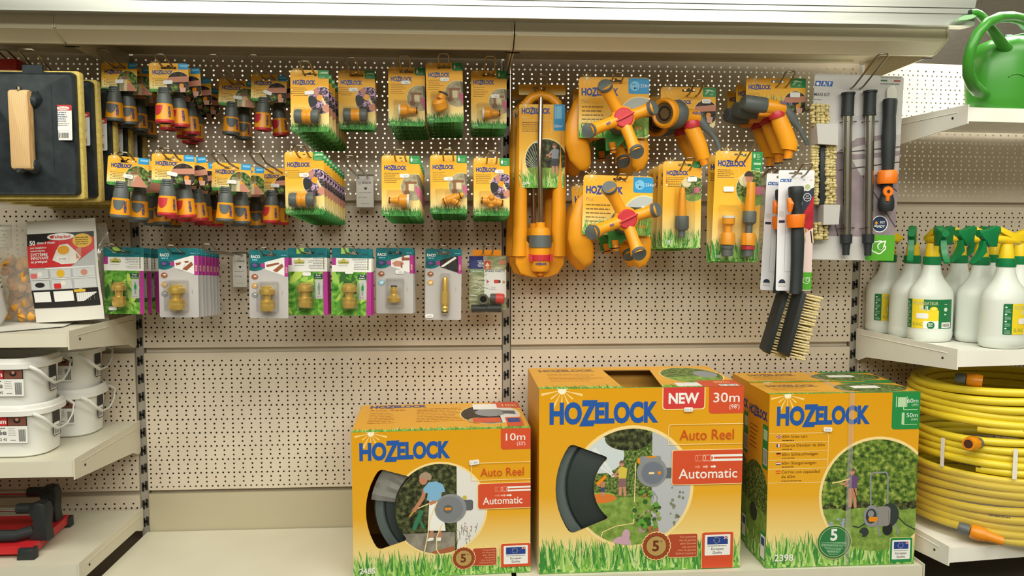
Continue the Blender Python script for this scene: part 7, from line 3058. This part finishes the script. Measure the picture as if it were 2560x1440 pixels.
# red tile cutter with two chrome rails
RED = M('cutter_red', 'c8252c', .38)
root = thing('tile_cutter', 'red tile cutter with black posts and chrome rails at the lower left', 'tile cutter', (-1.2, -.2, -.448))
fx, fz = at(88, 1398, -.31)
rx, rz_ = at(172, 1312, -.12)
mb = MB()
bx0, bx1 = -.45, fx+1.2
vs = [(bx0, -.115), (bx1, -.115), (rx+1.2, .085), (bx0, .085)]
mb.loft([[(x_, y_, z_) for x_, y_ in vs] for z_ in (.010, .030)], RED)
mb.build('base_plate', root, smooth=0)
for (x_, y_, s) in ((bx1, -.115, -1), (rx+1.2, .085, 1)):
    mb = MB()
    mb.pillow([(x_-.034, .0), (x_+.006, .0), (x_+.006, .026), (x_-.030, .026)], y_-.012, y_+.012, RUBB, .004)
    mb.build('rubber_foot', root, smooth=40)
for (px, py, y_) in ((108, 1352, -.27), (132, 1322, -.15)):
    x_ = at(px, py, y_)[0]+1.2
    mb = MB()
    yy = y_+.2
    mb.pillow([(x_-.026, .028), (x_+.020, .028), (x_+.016, .06), (x_+.020, .10), (x_+.014, .118), (x_-.002, .122), (x_-.02, .116), (x_-.024, .10), (x_-.014, .08), (x_-.016, .05)],
              yy-.016, yy+.016, RUBB, .005)
    mb.build('end_post', root, smooth=40)
    mb = MB()
    mb.tube([(x_-.055, yy, .104), (x_-.016, yy, .104)], .0125, RUBB, 16)
    mb.build('rail_clamp', root)
    mb = MB()
    mb.tube([(-.45, yy, .104), (x_-.05, yy, .104)], .0072, STEELT, 14)
    mb.build('chrome_rail', root)
xa, xb = at(108, 1352, -.27)[0]+1.2, at(132, 1322, -.15)[0]+1.2
mb = MB()
mb.tube([(xa-.002, -.07, .085), ((xa+xb)/2-.004, -.01, .075), (xb-.002, .05, .085)], .009, RUBB, 10)
mb.tube([(-.45, -.105, .055), (xa-.05, -.09, .045), (xa-.02, -.075, .05)], .014, RUBB, 10)
mb.build('cross_arm', root)

# ---------------------------------------------------------------- right bay: watering cans, spray bottles, hoses
GREENC = M('can_green', '3f8f2e', .28, 0, .5, 0, .05)
BLUEC = M('can_blue', '3f8fae', .35)


def watering_can(label, mat, ox, oy, Y, ztop, yaw=0.):
    P = Px(ox, oy, Y)
    root = thing('watering_can', label, 'watering can', P.loc, (0, 0, yaw), 'plastic watering cans on the right shelf')
    mb = MB()
    prof = [(0, .102), (4, .1045), (30, .106), (70, .107), (116, .1066), (142, .104), (160, .097), (174, .083), (184, .062), (190, .036)]
    rings = []
    for h, r in prof:
        c = P(2542, 264-h)
        sh = .012*max(0, (h-110)/80)
        rings.append([(c[0]+sh+r*1.12*math.copysign(abs(cos(a))**.8, cos(a)), r*.60*math.copysign(abs(sin(a))**.8, sin(a)), c[2]) for a in [2*pi*k/40 for k in range(40)]])
    mb.loft(rings, mat, True, True, False)
    mb.build('can_body', root, smooth=60)
    mb = MB()
    c = P(2548, 74)
    rim = [(c[0]+.038*cos(2*pi*k/28), .030*sin(2*pi*k/28), c[2]+.006*cos(2*pi*k/28)) for k in range(28)]
    mb.tube(rim, .0035, mat, 8, True)
    mb.build('filler_rim', root, smooth=60)
    mb = MB()
    pts = [(2568, 46), (2556, 29), (2530, 22), (2500, 23), (2470, 36), (2446, 62), (2430, 95), (2421, 130), (2422, 165), (2432, 192), (2446, 208), (2462, 216)]
    mb.tube([P(px, py, -.045-.115*sin(pi*i/11)**.7) for i, (px, py) in enumerate(pts)], [.0125, .0125, .0120, .0118, .0115, .0112, .0112, .0115, .0125, .0135, .014, .012], mat, 16)
    mb.build('handle', root, smooth=60)
    mb = MB()
    mb.tube([P(2427, 11, -.135), P(2438, 11, -.135), P(2448, 15, -.130), P(2460, 27, -.118), P(2476, 50, -.098), P(2500, 82, -.066), P(2530, 120, -.03)], [.0070, .0078, .0088, .0095, .0102, .0115, .015], mat, 16)
    mb.build('spout', root, smooth=60)
    mb = MB()
    mb.tube([P(2424, 11, -.135), P(2429, 11, -.135)], [.0058, .0060], BPL, 14)
    mb.build('spout_opening', root)
    mb = MB()
    lp = [P(px, py, -.135) for px, py in ((2392, 33), (2394, 27), (2408, 20), (2428, 18), (2438, 22), (2428, 28), (2408, 32))]
    mb.prism([(p[0], p[2]) for p in lp], -.142, -.128, M('lip_green', '9fcf9c', .35))
    mb.build('spout_lip', root, smooth=40)
    mb = MB()
    pts = [(2526, 172), (2534, 166), (2546, 164), (2558, 168), (2566, 176)]

    def surf(px, py):
        p = P(px, py, -.064)
        cx = P(2542, 200)[0]
        u = max(-.98, min(.98, (p[0]-cx)/(.1195)))
        return (p[0], -.0642*(1-abs(u)**2.5)**(1/2.5)-.0005, p[2])
    mb.tube([surf(*p) for p in pts], .0018, mat, 8)
    mb.build('embossed_leaf', root, smooth=60)
    return root


a = watering_can('green watering can standing on the upper right shelf', GREENC, 2542, 264, -.315, .603)
b = watering_can('blue watering can behind the green one, only its spout in view', BLUEC, 2542, 264, -.315, .603)
b.location = (at(2612, 264, -.10)[0], -.10, .6035)
a.location.z = .6035

# trigger spray bottles
MILK = M('milky_plastic', 'dfe4dc', .35, 0, .5, 0, .35)
SGRN = M('sprayer_green', '0f7a43', .35)
SYEL = M('sprayer_yellow', 'f0cc22', .35)
LGRN = M('label_green', '14703f', .42)
LYEL = M('label_lemon', 'f2d52c', .42)


def spray_bottle(label, la, hd):
    root = thing('spray_bottle', label, 'spray bottle', (0, 0, 0), (0, 0, 0), 'milky trigger spray bottles')
    RX, RY = .0575, .044
    mb = MB()
    prof = [(0, .001), (.046, 0), (.053, .003), (.0565, .012), (.0568, .022), (.0558, .026), (.0562, .030), (.0562, .108), (.0558, .114), (.0545, .118), (.0535, .122),
            (.0495, .130), (.040, .141), (.030, .153), (.0238, .166), (.0205, .18), (.0195, .192), (0, .192)]
    mb.lathe(prof, MILK, n=44)
    mb.v = [(x*(1+.023*k), y*(1-.218*k), z) for x, y, z in mb.v for k in (max(0, min(1, (.185-z)/.06)),)]
    mb.build('bottle', root, smooth=50)
    mb = MB()
    mb.lathe([(0, .186), (.0212, .186), (.0218, .189), (.0212, .204), (.019, .206), (0, .206)], SGRN, n=28)
    mb.build('screw_cap', root, smooth=40)
    mb = MB()
    mb.lathe([(.0, .206), (.0172, .206), (.0160, .222), (.0125, .238), (0, .238)], SYEL, n=22)
    mb.tube([(-.040, 0, .249), (-.02, 0, .249), (.01, 0, .247), (.032, 0, .243), (.040, 0, .241)], [.0075, .0095, .0095, .008, .004], SYEL, 14)
    mb.pillow([(-.030, .268), (-.034, .276), (-.026, .278), (.044, .252), (.042, .244), (.02, .246)][::-1][::-1], -.0085, .0085, SYEL, .0015)
    mb.build('pump_body', root, smooth=40)
    mb = MB()
    mb.pillow([(-.033, .232), (-.031, .256), (-.024, .268), (-.026, .278), (-.040, .280), (-.056, .272), (-.074, .268), (-.075, .256), (-.066, .247), (-.052, .232)], -.0095, .0095, SGRN, .003)
    mb.tube([(-.066, 0, .262), (-.074, 0, .262), (-.080, 0, .262)], [.0085, .0092, .0086], SGRN, 14)
    mb.build('nozzle', root, smooth=40)
    mb = MB()
    mb.pillow([(-.063, .246), (-.058, .220), (-.075, .204), (-.096, .192), (-.098, .196), (-.082, .212), (-.072, .232), (-.070, .246)][::-1], -.007, .007, SGRN, .002)
    mb.build('trigger', root, smooth=40)
    g = G()
    W, H = 128, 70
    g.rr(0, -H, W, 0, 3, LGRN)
    g.l = 2
    g.rect(20, -H, 88, 0, LYEL)
    g.rect(52, -26, 88, 0, LGRN)
    g.rect(52, -H, 88, -52, WHT)
    g.rr(96, -H+2, 124, -55, 1, WHT)
    g.l = 3
    for i in range(4):
        g.circ(6, -8-i*16, 2.6, WHT, 12, rz=1.8)
        g.bars(4, -14-i*16, 13, 3, 2.6, .9, M('label_pale', 'cfe2cf', .5), .2)
    g.text('PULVERISATEUR', 24, -13, 7.5, M('label_greytext', 'b9bb8a', .5), .02, w=62)
    g.text('PUL', 42, -26, 10, M('label_greytext2', 'd9dcc8', .5), .03)
    g.text('BLANC', 24, -64, 8, M('label_olive', 'a9a83c', .5), .02, w=26)
    g.circ(70, -62, 9, LGRN, 24)
    for i in range(3):
        g.circ(106, -12-i*12, 5, M('label_pale', 'cfe2cf') if i == 1 else LGRN, 20)
    for k in (0, 2):
        g.frame(circ(106, -12-k*12, 5, 20), circ(106, -12-k*12, 4.4, 20), M('label_pale', 'cfe2cf'))
    for i in range(8):
        g.rect(99+i*2.6, -66, 100.4+i*2.6, -58, BLK)
    g.l = 4
    g.circ(76, -23, 9, LYEL, 22, rz=6)
    g.circ(76, -22, 5, M('lemon_shine', 'f7e77a', .4), 18, rz=2.6)
    g.line([(102, -12), (110, -12)], .9, WHT)
    g.tris([[(103, -34), (109, -36), (103, -38)]], WHT)
    g.bars(64, -59, 12, 3, 3, 1.6, WHT, .2)
    q = G()
    for p, m, l in g.p:
        for k in range(16):
            r2 = clip_to(p, [(k*8, -H), (k*8+8, -H), (k*8+8, 0), (k*8, 0)])
            if len(r2) > 2:
                q.p.append((r2, m, l))

    def wrap(u, y, w):
        a_ = (u-.064)/.0545+radians(la)
        return ((RX+.0004-y)*sin(a_), -(RY+.0004-y)*cos(a_), w+.104)
    MB().g(q, curve=wrap, step=.00008).build('label', root, smooth=0)
    g = G()
    g.rr(0, -13, 30, 0, 4, STICK)
    q = G()
    for p, m, l in g.p:
        for k in range(4):
            r2 = clip_to(p, [(k*8, -13), (k*8+8, -13), (k*8+8, 0), (k*8, 0)])
            if len(r2) > 2:
                q.p.append((r2, m, l))
    MB().g(q, curve=lambda u, y, w: wrap(u+.034, y-.0006, w-.033)).build('price_sticker', root, smooth=0)
    for ch in KIDS[root.name]:           # heads are screwed on at their own angle
        if ch.name.split('.')[0] in ('pump_body', 'nozzle', 'trigger'):
            ch.rotation_euler = (0, 0, radians(hd))
    return root


for (px, py, Y, la, hd, lb) in ((2515, 660, -.335, 32, 0, 'large front spray bottle at the right, nozzle pointing left'),
                                (2330, 655, -.216, -34, 72, 'front left spray bottle with its green nozzle pointing at the viewer'),
                                (2452, 656, -.236, 62, 6, 'middle spray bottle showing only a narrow green label edge'),
                                (2281, 650, -.130, 180, 50, 'spray bottle behind the front left one, with no label in view'),
                                (2221, 649, -.042, 4, 10, 'rearmost left spray bottle, its head hidden by the brush kit'),
                                (2398, 650, -.120, 180, 6, 'rear spray bottle between the front left and middle ones'),
                                (2488, 649, -.085, 180, -8, 'rear spray bottle behind the middle one'),
                                (2548, 655, -.20, 180, 172, 'rear spray bottle at the right picture edge')):
    x, z = at(px, py, Y)
    o = spray_bottle(lb, la, hd)
    o.location = (x, Y, .0335)
    o.rotation_euler = (0, 0, TURN)
    o.scale = (1.0, 1.0, 1.06)

# coils of yellow hose
HOSE = M('hose_yellow', 'ecd436', .33)
CX_, CY_ = 1.280, -.215


def coil(label, z0, turns, R, group='coils of yellow garden hose', tr=.0098, tilt=(0, 0), inner=0):
    root = thing('hose_coil', label, 'garden hose', (CX_, CY_, z0), (radians(tilt[0]), radians(tilt[1]), 0), group)
    pts = []
    n = 48
    rr = random.Random(1)
    turns = turns+.4
    for k in range(int(turns*n)+1):
        a = -pi*.75+2*pi*k/n
        t = k/n
        w = .0035*sin(a*3+t*2.1)
        pts.append(((R+w+.004*sin(t*2.3))*cos(a), (R+w)*sin(a)*.96, tr+t*tr*1.93+.003*sin(a*2+t)))
    z_end = pts[-1][2]
    for k in range(inner*n):
        a = pts and (-pi*.75+2*pi*(int(turns*n)+k)/n)
        t = k/n
        r2 = R-.021-.002*t
        pts.append((r2*cos(a), r2*sin(a)*.96, z_end-t*tr*1.9))
    mb = MB()
    mb.tube(pts, tr, HOSE, 10)
    mb.build('hose', root, smooth=60)
    return root, z_end


def hose_text(root, R, z, a0, tr=.0098, n=3):
    mb = MB()
    for j in range(n):
        g = G()
        g.bars(0, -1.2, 44, 1, 3, 2.2, BLK, .1)
        aa = a0+j*.9
        mb.g(g, curve=lambda u, y, w: ((R+tr*.995-y)*cos(aa+u/R), (R+tr*.995-y)*sin(aa+u/R)*.965, z+j*tr*1.93+w))
    return mb.build('printed_text', root, smooth=0)


def snap_end(root, p, d, name='connector', red=True, long=False):
    """orange hose end with grey collar, pointing along d"""
    d = Vector(d).normalized()
    p = Vector(p)
    o = MB()
    o.tube([p-d*.030, p-d*.022, p-d*.006], [.0115, .0135, .014], GPL, 16)
    c = o.build('grey_collar', root, smooth=50)
    o = MB()
    o.tube([p-d*.004, p, p+d*.018, p+d*.030], [.0145, .0172, .0172, .0150], YPD, 20)
    if long:
        o.tube([p+d*.03, p+d*.05, p+d*.066], [.0135, .0115, .0105], YPD, 16)
    o.build('orange_end', root, smooth=50)
    q = p+d*(.0662 if long else .0302)
    o = MB()
    o.tube([q-d*.001, q+d*.0006], [.004 if long else .0105]*2, M('hole_brown', '4a2412', .6), 14)
    o.build('opening', root)
    if red:
        o = MB()
        o.tube([p-d*.007, p-d*.003], [.0150, .0150], RPL, 16)
        o.build('red_ring', root)


c3, ze = coil('lowest and thickest coil of yellow hose, wrapped in clear film', -.4455, 8, .205, tilt=(0, 0))
hose_text(c3, .205, .035, -2.5)
hose_text(c3, .205, .075, -2.2)
snap_end(c3, (-.165, -.165, .034), (.82, -.55, -.18), long=True, red=False)
c2, ze2 = coil('middle coil of yellow hose with white straps', -.4455+.168, 4, .200, tilt=(0, 0))
hose_text(c2, .200, .02, -2.5)
snap_end(c2, (-.165, -.158, .082), (-.80, -.50, .10))
c1, ze1 = coil('top coil of yellow hose, open loops with an orange connector on top', -.4455+.170+.098, 5, .203, inner=3, tilt=(0, 0))
hose_text(c1, .203, .02, -1.9)
snap_end(c1, (-.150, -.105, .128), (.80, -.60, -.06), red=False)
mb = MB()
rings = []
rng = random.Random(5)
for j in range(9):
    rings.append([((.2195+rng.uniform(-.002, .003))*cos(2*pi*k/48), (.2195+rng.uniform(-.002, .003))*sin(2*pi*k/48)*.965, .004+.168*j/8) for k in range(48)])
mb.loft(rings, clear_mat('hose_film', 'fbf8ea', .16, .1, .05), True, False, False)
mb.build('clear_film', c3, smooth=60)
for a_ in (-1.97, -2.72):
    mb = MB()
    n = 8
    rr = .2145
    vs = []
    for j in range(n+1):
        z_ = .002+.074*j/n
        for s in (-1, 1):
            for off in (0, .0015):
                vs.append(((rr+off)*cos(a_+s*.022), (rr+off)*sin(a_+s*.022)*.965, z_))
    fs = []
    for j in range(n):
        b = j*4
        fs += [(b+1, b+3, b+7, b+5), (b, b+4, b+6, b+2), (b, b+1, b+5, b+4), (b+2, b+6, b+7, b+3)]
    mb.add(vs, fs, M('strap_white', 'ece9e0', .45))
    mb.build('white_strap', c2, smooth=40)
